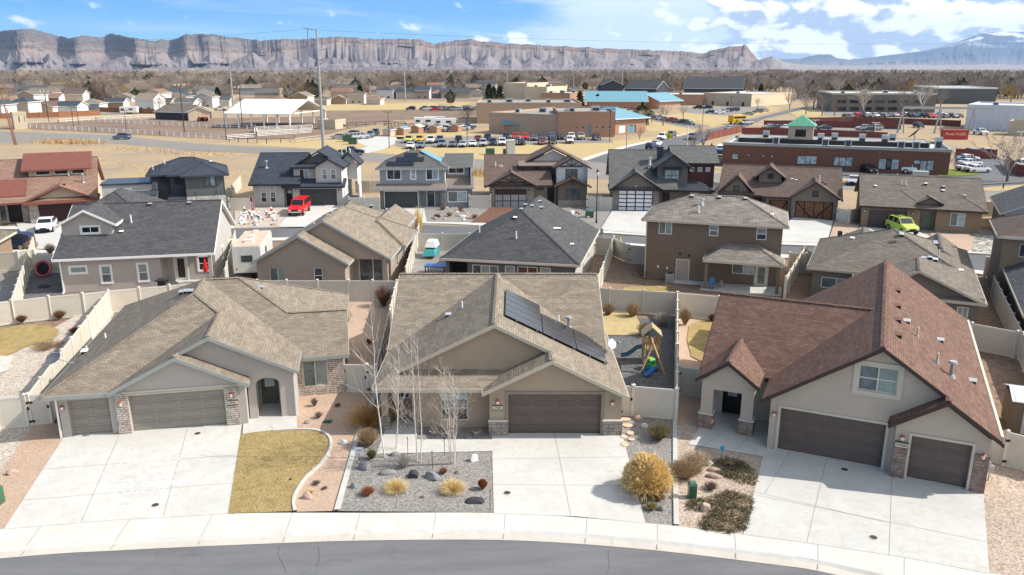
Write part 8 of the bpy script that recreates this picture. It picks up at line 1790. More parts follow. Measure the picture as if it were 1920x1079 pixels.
hol.append(('d',)+zz5(740,815,780,908)+(dict(m='trim_black', lite=(.15,.85,.2,.9,'glass_dark'), proud=1, rev=-.03),))
for a in ((975,850,1030,905),(1118,855,1142,878),(1258,860,1280,885),(1340,865,1362,890)): r_ = f.rect(1180+a[0]/5.053, 120+a[1]/5.053, 1180+a[2]/5.053, 120+a[3]/5.053); hol.append(('w',)+r_+(dw,))
OB.wall((0,0),(w,0), 4.5, 'brick_red', [(h_[0],h_[1],h_[2],max(.1,h_[3]),min(4.2,h_[4]),h_[5]) for h_ in hol]); OB.wall((w,0),(w,17), 4.5, 'brick_red'); OB.wall((w,17),(0,17), 4.5, 'brick_red'); OB.wall((0,17),(0,0), 4.5, 'brick_red')
OB.r.mesh([(0,0,4.1),(w,0,4.1),(w,17,4.1),(0,17,4.1)], [(0,1,2,3)], 'flat_roof_white'); OB.r.mesh([(2,7.5,4.9),(w-3,7.5,4.9),(w-3,16.5,4.9),(2,16.5,4.9)], [(0,1,2,3)], 'flat_roof')
OB.r.box(2,w-3,7.3,7.5,4.1,5.0,'trim_black'); OB.r.box(w-3,w-2.8,7.3,16.5,4.1,5.0,'trim_green'); OB.r.box(2,w-2.8,16.5,16.7,4.1,5.0,'trim_green'); OB.r.box(1.8,2,7.3,16.7,4.1,5.0,'trim_green')
for a_ in ((-.1,w+.1,-.1,.3),(-.1,.3,.3,17),(w-.3,w+.1,.3,17),(-.1,w+.1,17,17.3)): OB.r.box(*a_, 4.1, 4.6, 'trim_green')
OB.finish()
for k,(x,y) in enumerate(((9.5,4),(18.5,3),(22.5,3),(31.5,3.2),(34,3.4),(20,10),(25,9.5),(29,9.2),(38,7),(7,11),(30.5,13),(17.5,8))):
 u = MB(); u.box(x-.6,x+.6,y-.5,y+.5,4.1,5.6 if y < 7 else 6.2,'vent_grey'); u.box(x-.45,x+.45,y-.53,y-.503,4.3,5.4,'slate_dark'); u.build('rooftop_unit', OB.roof_o)
cu_ = MB(); c = OB.loc(1496, 268, 4.6); cx, cy = c[0]+.2, 9.6; cu_.box(cx-2.3,cx+2.3,cy-2.3,cy+2.3,4.9,7.6,'stucco_sand'); cu_.box(cx-1.0,cx+1.0,cy-2.33,cy-2.302,5.5,6.9,'glass_black'); cu_.build('cupola', OB.roof_o)
cu_ = MB(); V = [(cx-2.8,cy-2.8,7.6),(cx+2.8,cy-2.8,7.6),(cx+2.8,cy+2.8,7.6),(cx-2.8,cy+2.8,7.6),(cx,cy,9.6)]; cu_.mesh(V, [(0,1,4),(1,2,4),(2,3,4),(3,0,4),(3,2,1,0)], 'metal_green'); cu_.build('cupola_roof', OB.roof_o)
dx=OB.loc(1712,256,6)[0]; d=MB(); ax=Vector((-.6,.1,.6)).normalized(); u_=ax.orthogonal().normalized(); v_=ax.cross(u_); c0=Vector((dx,9,6.8)); ring=[[c0+u_*(r*math.cos(t*.3927))+v_*(r*math.sin(t*.3927))+ax*k for t in range(16)] for r,k in ((.05,-.35),(.8,-.25),(1.5,0))]
for i in range(2):
 for t in range(16): j = (t+1) % 16; d.poly([ring[i][t],ring[i+1][t],ring[i+1][j],ring[i][j]], 'slate_dark')
d.tube(c0-ax*.3, (dx+.2,9,4.9), .08,.1,'galv'); d.build('satellite_dish', OB.roof_o)
bx = MB(); p = P(1735, 345); bx.box(0,2.4,0,1.6,0,1.9,'trim_grey'); tag(bx.build('utility_enclosure', loc=(p.x-2.0,p.y+.5,.1), rot=R(-20)), 'grey utility enclosure behind the tan house roof', 'utility box')
p = P(1600, 308); bx = MB(); bx.box(0,3.4,0,.3,0,2.0,'stucco_rose'); bx.box(-.05,3.45,-.05,.35,2.0,2.1,'cap_stone'); tag(bx.build('masonry_screen', loc=(p.x-.6,p.y-3.0,.1), rot=R(-20)), 'pinkish masonry screen wall by the brick office doors', 'wall')
# riding arena canopy
A=P(425,240); B=P(544,242); an=math.atan2(B.y-A.y,B.x-A.x); w=(B-A).length
cn = House('arena_canopy', 'large open arena shelter with bright white metal roof on posts', (A.x, A.y), math.degrees(an), 'shelter'); cn.fasc = MT['trim_white']; dp = 26.0
cn.gable_x(-.5, dp+.5, dp/2, 4.6, 8.6, 4.6, -.5, w+.5, 'trim_white'); cn.finish_done = True
cn.wall_o = None; cn.roof_o = cn.r.build('roof', cn.root); cn.fb.build('fascia', cn.roof_o)
for yy in (0,dp):
 for k in range(6): g = MB(); g.box(w*k/5-.2, w*k/5+.2, yy-.2, yy+.2, 0, 4.6, 'trim_white'); g.build('post', cn.root)
g = MB(); g.bar((w,0,4.5),(w,dp/2,8.3),.25,.4,'trim_white'); g.bar((w,dp,4.5),(w,dp/2,8.3),.25,.4,'trim_white'); g.bar((w,3,4.6),(w,dp-3,4.6),.2,.3,'trim_white'); g.build('truss', cn.root)
block('storage_shed', 'small cream shed at the right corner of the white arena roof', 596, 242, 629, 243, 2.9, 6, 'pale_tan', 'flat_roof')
block('stable', 'cream stable with brown shingle roof beside the arena rails', 292, 224, 352, 226, 3.0, 12, 'stucco_dark', 'shingle_brown', gable='x'); block('stable', 'cream gabled end building with a red tractor in front', 354, 227, 394, 226, 3.4, 16, 'stucco_cream', 'shingle_brown', gable='y')
block('judge_booth', 'pale two-storey announcer booth at the left end of the arena', 28, 243, 53, 242, 5.2, 4.5, 'pale_tan', 'flat_roof', [W_(33,218,38,230), W_(44,218,48,230)])
# rails
def rail_fence(label, pts, m='trim_white', h=1.3, step=3.2, rails=2, name='rail_fence'):
 q = [P(*p) for p in pts]; o = q[0].copy(); r = empty(name, (o.x,o.y,0), 0, label, 'fence'); a = MB(); b = MB(); 
 for i in range(len(q)-1):
  s,t=q[i]-o,q[i+1]-o; n=max(1,round((t-s).length/step))
  for k in range(n+1):
   c=s.lerp(t,k/n); a.box(c.x-.07,c.x+.07,c.y-.07,c.y+.07,0,h,m)
  for z in [h*(j+1)/rails-.08 for j in range(rails)]: b.bar(s+Vector((0,0,z)),t+Vector((0,0,z)),.06,.13,m)
 x = a.build('posts', r); x['kind'] = 'stuff' if len(a.f) > 600 else ''
 if not x['kind']: del x['kind']
 b.build('rails', r)
rail_fence('white two-rail fence along the near side of the riding arena', [(57,241),(180,247),(300,254),(425,263)], rails=2)
rail_fence('white rail fence across the middle of the arena', [(175,229),(300,235),(400,240),(480,243)], rails=2); rail_fence('white rail fence at the far side of the arena, left', [(50,232),(110,231),(180,226),(290,221)], rails=2)
rail_fence('white rails closing the right end of the arena', [(425,263),(478,259),(478,246)], rails=3); rail_fence('white board pen right of the arena', [(482,257),(482,247),(586,243),(586,250),(482,257)], rails=4, h=1.5); rail_fence('weathered wood rail fence beside the big steel pole', [(553,269),(605,263),(660,259)], 'pale_tan', rails=2)
rail_fence('dark wire fence posts below the white board pen', [(430,267),(500,270),(553,268),(553,262)], 'trim_brown', rails=1, h=1.2); rail_fence('dark pipe corral between pens and school', [(560,250),(560,243),(720,236),(760,236)], 'trim_brown', rails=2, h=1.4); rail_fence('dark corral panels near the car lot', [(720,238),(775,241),(800,240)], 'trim_brown', rails=4, h=1.6)
rail_fence('low tan rail along the road by the office lot', [(1325,317),(1400,319),(1600,340),(1830,357),(1930,352)], 'trim_brown', rails=1, h=.9, step=5)
def red_fence(label, pts, m='fence_red', h=2.0): return fence(label, pts, h=h, m=m, pm=m, step=6)
red_fence('long red board fence behind the office car lot', [(1432,238),(1500,238),(1580,240),(1688,243)]); red_fence('nearer red board fence behind the brick office roof', [(1391,253),(1440,253),(1524,256),(1662,263)]); red_fence('red board fence running beside the diagonal road', [(1325,264),(1358,256),(1391,248)]); red_fence('dark red fence right of the white parked cars', [(1791,297),(1867,299)]); red_fence('dark red fence at the right edge by the big bare tree', [(1885,310),(1905,330),(1990,338)]); red_fence('red fence strip in front of the far office car park', [(1500,232),(1600,231),(1690,233),(1800,238)])
red_fence('brown wood fence before the far left houses', [(-60,226),(0,223),(110,220),(188,216)], 'fence_wood'); red_fence('brown wood fence behind the arena lot', [(188,210),(290,214)], 'fence_wood')
# container,tractor,gantry
p = P(1768, 262); a = MB(); a.box(0,6.2,0,2.4,0,2.5,'paint_wine' if False else 'container_red') if 'container_red' in MT else (plain('container_red', (.42,.045,.03), .6, var=.1), a.box(0,6.2,0,2.4,0,2.5,'container_red')); o = tag(a.build('roll_off_container', loc=(p.x,p.y,.05), rot=R(-9)), 'red steel container with white lettering on the dirt lot', 'container'); txt('Power X-LED', .9, 'white_paint', (3.0,-.02,1.4), (math.pi/2,0,0), o)
gan = House('gantry', 'grey steel gantry crane frame left of the white metal warehouse', (P(1688,250).x, P(1688,250).y), -6, 'crane'); gm_ = MB(); LG = (P(1808,246)-P(1688,250)).length
for x in (0,LG*.42,LG*.8):
 g = MB(); g.bar((x-.9,0,0),(x,0,7.2),.4,.4,'galv'); g.bar((x+.9,0,0),(x,0,7.2),.3,.3,'galv'); g.build('leg', gan.root)
g = MB(); g.bar((0,0,7.3),(LG,0,7.3),.6,.7,'galv'); g.build('beam', gan.root)
def steel_pole(label, u, v, vt, r=.35, m='galv', arms=3, name='power_pole', side=-1):
 p = P(u, v); b = (539.5-vt)/FPX; dy = CT+b*ST; dz = -ST+b*CT; h = CAMH+dz*p.y/dy; o = empty(name, (p.x,p.y,0), 0, label, 'power pole'); a = MB(); a.tube((0,0,0),(0,0,h),r,r*.45,m,10); a.build('pole', o)
 for k in range(arms):
  z = h-.4-k*h*.16 if arms > 1 else h-1; a = MB(); s = side if k % 2 == 0 else -side; a.bar((0,0,z),(s*r*7,0,z+.6),.12,.16,m); a.tube((s*r*4.5,0,z+.5),(s*r*5,0,z-1.6),.07,.07,'slate_dark',6); a.tube((s*r*3.5,0,z-1.6),(0,0,z-2.4),.07,.07,'slate_dark',6); a.build('crossarm', o)
 return p,h
STP = steel_pole('tallest grey steel transmission pole, behind the pale grey house', 607, 282, 54, .42)
steel_pole('grey steel transmission pole rising behind the left end of the arena roof', 438, 207, 100, .5); steel_pole('grey steel pole left of centre beyond the school car lot', 760, 190, 113, .5); steel_pole('slim steel pole above the cream gymnasium', 951, 172, 117, .5); steel_pole('slim steel pole above the dark barn', 1166, 170, 128, .6); steel_pole('far slim pole over the brick school', 1075, 176, 124, .4)
def lamp(label, u, v, vt, r=.09, m='trim_brown', heads=2):
 p = P(u, v); b = (539.5-vt)/FPX; h = CAMH+(-ST+b*CT)*p.y/(CT+b*ST); o = empty('lamp_post', (p.x,p.y,0), 0, label, 'lamp post'); a = MB(); a.tube((0,0,0),(0,0,h),r,r*.7,m,7); a.build('post', o); a = MB()
 if heads == 1: a.bar((0,0,h),(-2.0,0,h+.3),.08,.08,m); a.box(-2.6,-1.9,-.12,.12,h+.22,h+.36,'vent_grey')
 elif heads == 2: a.box(-1.1,-.2,-.2,.2,h,h+.15,m); a.box(.2,1.1,-.2,.2,h,h+.15,m); a.box(-.2,.2,-.05,.05,h,h+.1,m)
 else: a.bar((-1.6,0,h),(1.6,0,h),.1,.1,m); [a.box(x-.3,x+.3,-.3,-.1,h-.1,h+.5,'head_lamp') for x in (-1.4,-.2,1.2)]
 a.build('lamp_head', o)
for a in (('arena floodlight pole, left, on a wooden post', 92, 231, 173, .16, 'trim_brown', 3), ('arena floodlight pole, middle, three bright heads', 346, 249, 161, .16, 'trim_brown', 3), ('arena floodlight pole before the white roof', 455, 241, 165, .16, 'trim_brown', 3), ('thin dark arena post left of the suv', 138, 238, 201, .1, 'trim_brown', 2), ('thin dark arena post, second, near the stable', 148, 235, 202, .1, 'trim_brown', 2), ('thin dark arena post behind the grey-blue suv', 237, 243, 208, .1, 'trim_brown', 2), ('thin dark post by the arena rail right end', 424, 262, 208, .1, 'trim_brown', 2), ('tall parking lot lamp left of the school lot', 730, 278, 211, .1, 'trim_brown', 2), ('tall parking lot lamp near the school left corner', 876, 262, 199, .1, 'trim_brown', 2), ('tall parking lot lamp near the right brick block', 1143, 266, 206, .1, 'trim_brown', 2), ('curved arm street light at the school corner', 1174, 285, 231, .11, 'galv', 1), ('pale street light pole beside the office roof', 1288, 280, 235, .11, 'trim_white', 1), ('tall lot light by the long tan building', 1317, 235, 189, .1, 'trim_brown', 2), ('lot light in front of the tan building', 1336, 208, 180, .1, 'trim_brown', 2), ('second lot light in front of the tan building', 1370, 205, 182, .1, 'trim_brown', 2), ('short white lamp left of the green cupola', 1527, 250, 226, .1, 'trim_white', 2), ('short white lamp by the second red fence', 1640, 254, 231, .1, 'trim_white', 2), ('white lamp near the far right dirt lot', 1912, 268, 248, .1, 'trim_white', 2)): lamp(*a)
p = P(28, 272); o = empty('wooden_pole', (p.x,p.y,0), 0, 'leaning brown wooden pole pair at the far left road', 'utility pole'); a = MB(); a.tube((0,0,0),(-1.4,0,13),.2,.13,'fence_wood',8); a.build('pole', o); a = MB(); a.tube((.5,0,0),(-.9,.5,9),.15,.1,'fence_wood',8); a.build('brace', o)
# wires
p0,h0=STP
def wire(label,A,B,sag,r=.022):
 c = bpy.data.curves.new('wire', 'CURVE')
 mb=MB(); n=24; A=Vector(A); B=Vector(B); pts=[A.lerp(B,k/n)-Vector((0,0,sag*4*(k/n)*(1-k/n))) for k in range(n+1)]
 for k in range(n): mb.tube(pts[k], pts[k+1], r, r, 'slate_dark', 3, False)
 tag(mb.build('power_line', uv=False), label, 'power line')
pa=Vector((p0.x,p0.y,0))
wire('upper power line from the tallest pole to the left', pa+Vector((-2.5,0,h0-.2)), (-330, 330, 31), 4); wire('lower power line from the tallest pole to the left', pa+Vector((2,0,h0*.68)), (-330, 330, 20), 4)
wire('upper power line from the tallest pole to the right', pa+Vector((-2.5,0,h0-.2)), (260, 240, 30), 4); wire('lower power line from the tallest pole to the right', pa+Vector((2,0,h0*.7)), (260, 240, 21.5), 3)
# signs
def ped_sign(label,u,v,s=1.0):
 p = P(u, v); o = empty('crossing_sign', (p.x,p.y,0), 0, label, 'sign'); a = MB(); a.tube((0,0,0),(0,0,2.6),.05,.05,'galv',6); a.build('post', o); a = MB(); z = 3.0; a.hexa([(0,-.06,z-.85*s),(.85*s,-.06,z),(.85*s,-.04,z),(0,-.04,z-.85*s),(-.85*s,-.06,z),(0,-.06,z+.85*s),(0,-.04,z+.85*s),(-.85*s,-.04,z)], 'yellow_paint'); x = a.build('panel', o)
 a = MB(); a.poly([(-.1,-.07,z+.22),(.1,-.07,z+.22),(.1,-.07,z+.42),(-.1,-.07,z+.42)], 'black_metal'); a.poly([(-.12,-.07,z-.1),(.14,-.07,z-.1),(.12,-.07,z+.2),(-.1,-.07,z+.2)], 'black_metal'); a.poly([(-.25,-.07,z-.5),(-.12,-.07,z-.5),(.05,-.07,z-.1),(-.1,-.07,z-.1)], 'black_metal'); a.poly([(.15,-.07,z-.5),(.27,-.07,z-.5),(.14,-.07,z-.1),(.0,-.07,z-.1)], 'black_metal'); a.build('pedestrian_symbol', x)
 return o
ped_sign('yellow diamond pedestrian crossing sign, nearer, at the roadside', 1253, 279); ped_sign('yellow diamond pedestrian crossing sign, farther, by the red fence', 1380, 247)
p = P(957, 292); o = empty('monument_sign', (p.x,p.y,0), .3, 'pale monument sign column on the school lawn', 'sign'); a = MB(); a.box(-.9,.9,-.5,.5,0,3.3,'trim_grey'); a.build('column', o); a = MB(); a.box(-1.0,1.0,-.56,.56,3.3,3.42,'trim_white'); a.build('cap', o)
utility_box('green electrical cabinet on the school lawn', at(919,290,.05), 2.0, 1.4, 1.3, 'box_green'); utility_box('second dark green cabinet by the monument sign', at(949,290,.05), 1.4, 1.2, 1.2, 'box_green')
p = P(1029, 293); o = empty('route_sign', (p.x,p.y,0), 0, 'small blue school sign on a post behind the craftsman roof', 'sign'); a = MB(); a.tube((0,0,0),(0,0,1.9),.04,.04,'galv',6); a.build('post', o); a = MB(); a.box(-.35,.35,-.05,-.02,1.5,2.5,'plastic_blue'); a.build('panel', o)
# school bus
p = P(1384, 233); o = empty('school_bus', (p.x,p.y,.05), R(-62), 'yellow school bus on the diagonal road', 'bus'); a = MB(); a.box(-1.25,1.25,-3.5,2.6,.6,3.0,'paint_yellow'); a.box(-1.05,1.05,2.6,4.0,.6,1.7,'paint_yellow'); a.build('body', o); a = MB(); a.box(-1.27,1.27,-3.2,2.2,1.9,2.6,'car_glass'); a.box(-1.0,1.0,2.55,2.63,1.8,2.7,'car_glass'); a.build('windows', o)
for x in (-1.1,1.1):
 for y in (-2.3,2.9): a = MB(); a.tube((x-.15,y,.5),(x+.15,y,.5),.5,.5,'tyre',12); a.build('wheel', o)
# horse,tractor
p = P(642, 241); skin('horse', [(0,0,1.3,.34),(.5,0,1.32,.32),(-.6,0,1.3,.34),(.85,0,1.0,.2),(1.05,0,.5,.16),(1.2,0,.15,.12),(.55,.16,.8,.13),(.55,.16,.1,.07),(.55,-.16,.8,.13),(.5,-.16,.1,.07),(-.65,.17,.85,.16),(-.75,.17,.5,.08),(-.65,.17,.1,.07),(-.65,-.17,.85,.16),(-.75,-.17,.5,.08),(-.65,-.17,.1,.07),(-1.0,0,.8,.06)], [(0,1),(0,2),(1,3),(3,4),(4,5),(1,6),(6,7),(1,8),(8,9),(2,10),(10,11),(11,12),(2,13),(13,14),(14,15),(2,16)], 'slate_dark', (p.x,p.y,0), 0, 'dark horse grazing in the corral right of the cream shed', 'horse')
p = P(381, 228); o = empty('tractor', (p.x,p.y,0), 1.2, 'red tractor parked in front of the cream stable end', 'tractor'); a = MB(); a.box(-.4,.4,-.2,2.0,.8,1.5,'paint_red'); a.box(-.6,.6,-1.2,-.2,.9,1.3,'paint_red'); a.box(-.6,.6,-1.3,.0,2.5,2.6,'paint_red'); a.build('body', o)
for x in (-.8,.8): a = MB(); a.tube((x-.2,-.8,.8),(x+.2,-.8,.8),.8,.8,'tyre',14); a.build('wheel', o); a = MB(); a.tube((x*.8-.12,1.6,.45),(x*.8+.12,1.6,.45),.45,.45,'tyre',12); a.build('wheel', o)
# dumpsters
for u, v, m, lb in ((662,271,'box_green','open green dumpster by the school driveway'), (652,266,'box_green','second green dumpster behind the open one')):
 p = P(u, v); a = MB(); a.hexa([(-1,-.7,0),(1,-.7,0),(1,.7,0),(-1,.7,0),(-1.15,-.85,1.4),(1.15,-.85,1.4),(1.15,.85,1.6),(-1.15,.85,1.6)], m); a.box(-1.1,1.1,-.8,.8,1.5,1.56,'black_metal'); tag(a.build('dumpster', loc=(p.x,p.y,.05)), lb, 'dumpster')

# ------------------------------------------------------------------ PARKED CARS
ordw = ['first','second','third','fourth','fifth','sixth','seventh','eighth','ninth','tenth','eleventh','twelfth','thirteenth','fourteenth','fifteenth','sixteenth','seventeenth','eighteenth','nineteenth','twentieth','twenty-first','twenty-second','twenty-third','twenty-fourth','twenty-fifth','twenty-sixth']
def lot(cars,where,group,dz=.07,base=0):
 for i,(k,pt,u,v,dg) in enumerate(cars):
  carpx(k, 'paint_'+pt, u, v, dg, '%s %s, %s in %s' % ({'navy':'dark navy','black':'black','white':'white','silver':'silver','grey':'dark grey','blue':'blue','wine':'wine red','red':'red','beige':'beige','slate':'grey-blue','lime':'lime','yellow':'yellow'}[pt], {'suv':'suv','sedan':'sedan','pickup':'pickup','jeep':'off-road car','camper':'camper pickup'}[k], ordw[i], where), False, dz, group)
r3=lambda x,y: (800+x/4,120+y/4)
lot([('sedan','white',770,279,180),('sedan','slate',789,278,180),('suv','slate',829,276,180),('sedan','grey',849,276,180),('sedan','silver',868,276,180),('sedan','white',887,275,180),('suv','silver',906,275,180),('suv','navy',924,273,180),('suv','white',942,273,180),('pickup','navy',962,272,180),('sedan','black',978,272,180),('pickup','wine',1016,271,180),('pickup','black',1036,270,180),('suv','white',1068,269,180)], 'the front row of the school lot, counted from left', 'cars in the front row of the school lot')
lot([('pickup','lime',767,268,180),('pickup','yellow',787,268,180),('pickup','white',808,269,180),('suv','grey',825,268,180),('suv','black',860,268,180),('sedan','wine',896,265,180),('suv','black',914,264,180),('suv','navy',949,262,180),('suv','red',967,262,180),('suv','red',985,263,180),('sedan','grey',1001,264,180),('suv','navy',1016,263,180),('suv','blue',1034,262,180),('sedan','black',1051,262,180),('suv','white',1071,262,180),('pickup','beige',1089,262,180),('pickup','black',1118,263,180)], 'the back row of the school lot', 'cars in the back row of the school lot')
cl = ['white','silver','grey','navy','blue','white','red','black','slate','grey','white','silver','black','white']
lot([(rnd.choice(('sedan','suv','suv','pickup')), rnd.choice(cl), 795+k*5.2+rnd.uniform(-1,1), 207+rnd.uniform(-1.5,1.5), 90+rnd.uniform(-10,10)) for k in range(22)], 'the far lot left of the cream gymnasium', 'cars in the far school lot')
lot([('suv','navy',770,207,90)], 'front of the far lot, standing apart', 'cars in the far school lot')
lot([('suv','silver',665,262,-60),('suv','silver',678,261,-60),('suv','wine',660,257,90),('suv','slate',695,258,180),('suv','navy',704,254,180),('sedan','silver',636,261,90)], 'the yard beside the corral', 'cars beside the corral')
lot([(rnd.choice(('sedan','suv','pickup')), rnd.choice(cl), 785+k*9+rnd.uniform(-2,2), 247-k*.2+rnd.uniform(-2,1), rnd.choice((90,100,80))) for k in range(11)], 'the storage yard behind the corral', 'cars in the storage yard')
for u, v, lb, m in ((797,238,'white motorhome parked in the storage yard','trim_white'), (815,236,'silver box trailer parked in the storage yard','metal_white'), (835,240,'white flat-roofed trailer, right, in the storage yard','trim_white'), (243,214,'long white horse trailer by the brown fence','trim_white')):
 p = P(u, v); o = empty('box_trailer', (p.x,p.y,0), R(8), lb, 'trailer'); a = MB(); a.box(-3.4,3.4,-1.2,1.2,.6,3.0,m); a.build('body', o); a = MB(); a.box(-3.0,-1.6,-1.23,-1.203,1.6,2.3,'glass_dark'); a.box(.2,1.8,-1.23,-1.203,1.6,2.3,'glass_dark'); a.build('window', o)
 for x in (-.6,.6): a = MB(); a.tube((x,-1.2,.4),(x,1.2,.4),.4,.4,'tyre',10); a.build('wheel', o)
for k, (u, v, lb, m) in enumerate(((725,256,'small grey-roofed shed by the school driveway bend','shingle_grey'), (750,254,'small teal-roofed shed by the school driveway bend','metal_teal'), (778,250,'small tan shed in a row behind the school lawn','pale_tan'), (812,250,'brown little shed nearest the motorhomes','shingle_umber'), (852,248,'small brown shed beside the school wall','shingle_umber'))):
 block('storage_shed', lb, u-7, v, u+7, v+.3, 2.0, 4, 'brick_tan' if k else 'pale_tan', m, gable='y', eave=.3)
lot([('pickup','black',1222,240,-60) if False else ('sedan','slate',1218+k*10.5,222+k*1.9,25+0) if k % 2 else ('suv',rnd.choice(cl),1218+k*10.5,222+k*1.9,25) for k in range(8)], 'the diagonal row by the school drive', 'cars by the school drive')
lot([('suv','black',1308,205,70),('suv','navy',1326,205,70),('sedan','black',1332,213,100),('sedan','white',1349,214,100),('sedan','silver',1357,211,100),('suv','navy',1366,210,100),('suv','navy',1377,209,100),('sedan','slate',1402,217,100),('suv','grey',1421,212,100),('sedan','silver',1432,210,100)], 'the lot of the long tan building', 'cars by the tan building')
carpx('suv','paint_white',1242,262,150,'white suv waiting at the curb of the diagonal road'); carpx('suv','paint_grey',1258,258,150,'dark grey suv behind the white one on the diagonal road'); carpx('sedan','paint_white',1231,274,-30,'white sedan crossing behind the dark blue one near the intersection'); carpx('suv','paint_navy',1222,281,-30,'dark blue suv at the intersection left of the yellow sign'); carpx('pickup','paint_silver',1399,234,-60,'silver pickup following the school bus'); carpx('sedan','paint_silver',1371,245,-60,'pale sedan on the diagonal road by the red fence'); carpx('pickup','paint_white',413,207,90,'white pickup standing left of the arena roof ridge'); carpx('suv','paint_slate',1297,262,160,'grey suv behind the bare tree by the office'); carpx('suv','paint_white',1352,285,-20,'white van at the corner of the brick office'); carpx('suv','paint_blue',1350,293,-20,'blue suv beside the white van at the brick office')
lot([('sedan','white',1814,303,-78),('sedan','blue',1815,307,-78),('sedan','white',1818,312,-78),('sedan','white',1816,321,-78),('sedan','white',1832,324,-78)], 'the slanted group right of the brick office', 'cars right of the brick office', .05)
carpx('suv','paint_slate',1818,293,0,'grey-blue suv against the dark red fence', False, .05); carpx('pickup','paint_silver',1847,294,0,'silver pickup against the dark red fence', False, .05); carpx('suv','paint_white',1913,316,90,'white car at the right edge behind the big bare tree')
lot([('sedan','silver',1443,242,90),('sedan','navy',1457,243,100),('sedan','white',1473,243,90),('suv','grey',1517,243,90),('sedan','navy',1545,244,90),('suv','silver',1618,245,90),('sedan','navy',1628,247,90),('suv','silver',1640,245,90),('suv','grey',1590,228,90)], 'the lot between the two red fences', 'cars between the red fences')
lot([(rnd.choice(('sedan','suv')), rnd.choice(cl), 1586+k*9.2, 220+rnd.uniform(-1,2), rnd.choice((180,0))) for k in range(24)], 'the far lot before the dark office', 'cars before the dark office')
carpx('pickup','paint_white',1838,253,180,'white pickup before the white metal warehouse'); carpx('suv','paint_black',1722,240,180,'dark pickup parked under the steel gantry')

# ------------------------------------------------------------------ FAR HOUSES
rh=random.Random(5)
roofs = ['shingle_brown','shingle_umber','shingle_clay','shingle_grey','metal_dark','shingle_slate','shingle_taupe']; walls = ['stucco_cream','stucco_white','stucco_light','stucco_tan','stucco_sage','stucco_rose','stucco_blue_grey']
rn = {'shingle_brown':'brown','shingle_umber':'dark brown','shingle_clay':'reddish','shingle_grey':'grey','metal_dark':'slate blue','shingle_slate':'charcoal','shingle_taupe':'taupe'}; wn = {'stucco_cream':'cream','stucco_white':'white','stucco_light':'pale grey','stucco_tan':'tan','stucco_sage':'greige','stucco_rose':'beige','stucco_blue_grey':'blue-grey'}
rows = [('nearest row behind the arena fence', [(-10,222,30),(38,216,34),(82,213,36),(125,212,40),(168,207,38),(214,203,36)]), ('row behind the stable', [(272,207,34),(305,204,30),(345,204,36),(382,202,34),(413,200,34)]), ('second row on the left', [(8,200,28),(50,196,30),(95,193,32),(140,195,34),(190,188,36),(232,192,30),(290,192,30),(335,190,28),(385,190,30)]), ('row behind the arena roof', [(482,205,32),(520,199,30),(562,200,30),(600,198,26),(635,196,28),(668,195,30),(700,197,26)]), ('row below the steel poles', [(722,186,30),(752,184,26),(792,186,26),(822,184,28),(848,182,26),(870,180,24),(893,182,24),(915,178,22)]), ('far roofs behind the gymnasium', [(1032,178,24),(1060,177,24),(1085,176,22),(1250,172,26),(1277,170,22)])]
for rname,lst in rows:
 for i,(u,v,w_) in enumerate(lst):
  ro = rh.choice(roofs); wa = rh.choice(walls); gb = rh.choice(('x','x','y','hip'))
  h_=3.0 if rh.random() < .75 else 5.2; an=rh.uniform(-.012,.02)*w_
  block('house', '%s house with %s roof, %s in the %s' % (wn[wa], rn[ro], ordw[i], rname), u-w_/2, v, u+w_/2, v-an*.3, h_, rh.uniform(9,13), wa, ro, [W_(u-w_*.3,v-(5 if h_ < 4 else 9)*.6,u-w_*.15,v-1.5), W_(u+w_*.1,v-(5 if h_ < 4 else 9)*.6,u+w_*.3,v-1.5)], 'house', gable=gb, side='stucco_white')
block('hillside_building', 'small brown block building on the horizon below the far mesa', 1442, 137, 1478, 137, 14, 20, 'brick_tan', 'flat_roof')
HAZE=3.4e-5
# ------------------------------------------------------------------ TREES
def bare_proto(h,seed,m_t,n1=7,spread=.55,lvl=3,tww=.03,twn=5,vase=.5):
 """trunk mesh and crown mesh of a leafless tree"""
 global rnd
 keep=rnd; rnd=random.Random(seed); tb=MB(); tw=MB(); b=Vector((0,0,0)); th=h*.18
 tb.tube(b, (0,0,th), h*.028, h*.022, 'bark_brown', 7, False)
 for i in range(n1):
  a=6.283*i/n1+rnd.uniform(-.4,.4); t=rnd.uniform(.15,1); d=Vector((math.cos(a)*vase*t*1.6,math.sin(a)*vase*t*1.6,1))
  grow(tw,tw,(0,0,th*rnd.uniform(.75,1)),d,h*.42*rnd.uniform(.8,1.15),h*.013,1,lvl,m_t,m_t,spread,4,.12,twn,h*.09,tww,.14)
 rnd=keep; return tb,tw
def proto_pair(name,*a):
 tb,tw=bare_proto(*a); return tb,tw
PR={}
def mk(key,h,seed,m,**k):
 tb,tw=bare_proto(h,seed,m,**k); PR[key]=(tb,tw)
mk('a', 9, 21, 'twig_grey', tww=.05, lvl=3); mk('b', 9, 22, 'twig_brown', tww=.05, lvl=3); mk('c', 10, 23, 'twig_pale', tww=.05, lvl=3, vase=.35); mk('d', 8, 24, 'twig_brown', tww=.06, lvl=3, vase=.7)
mk('e', 9, 25, 'twig_grey', tww=.06, vase=.6); mk('w', 8, 26, 'willow', tww=.06, vase=.7)
TM={}
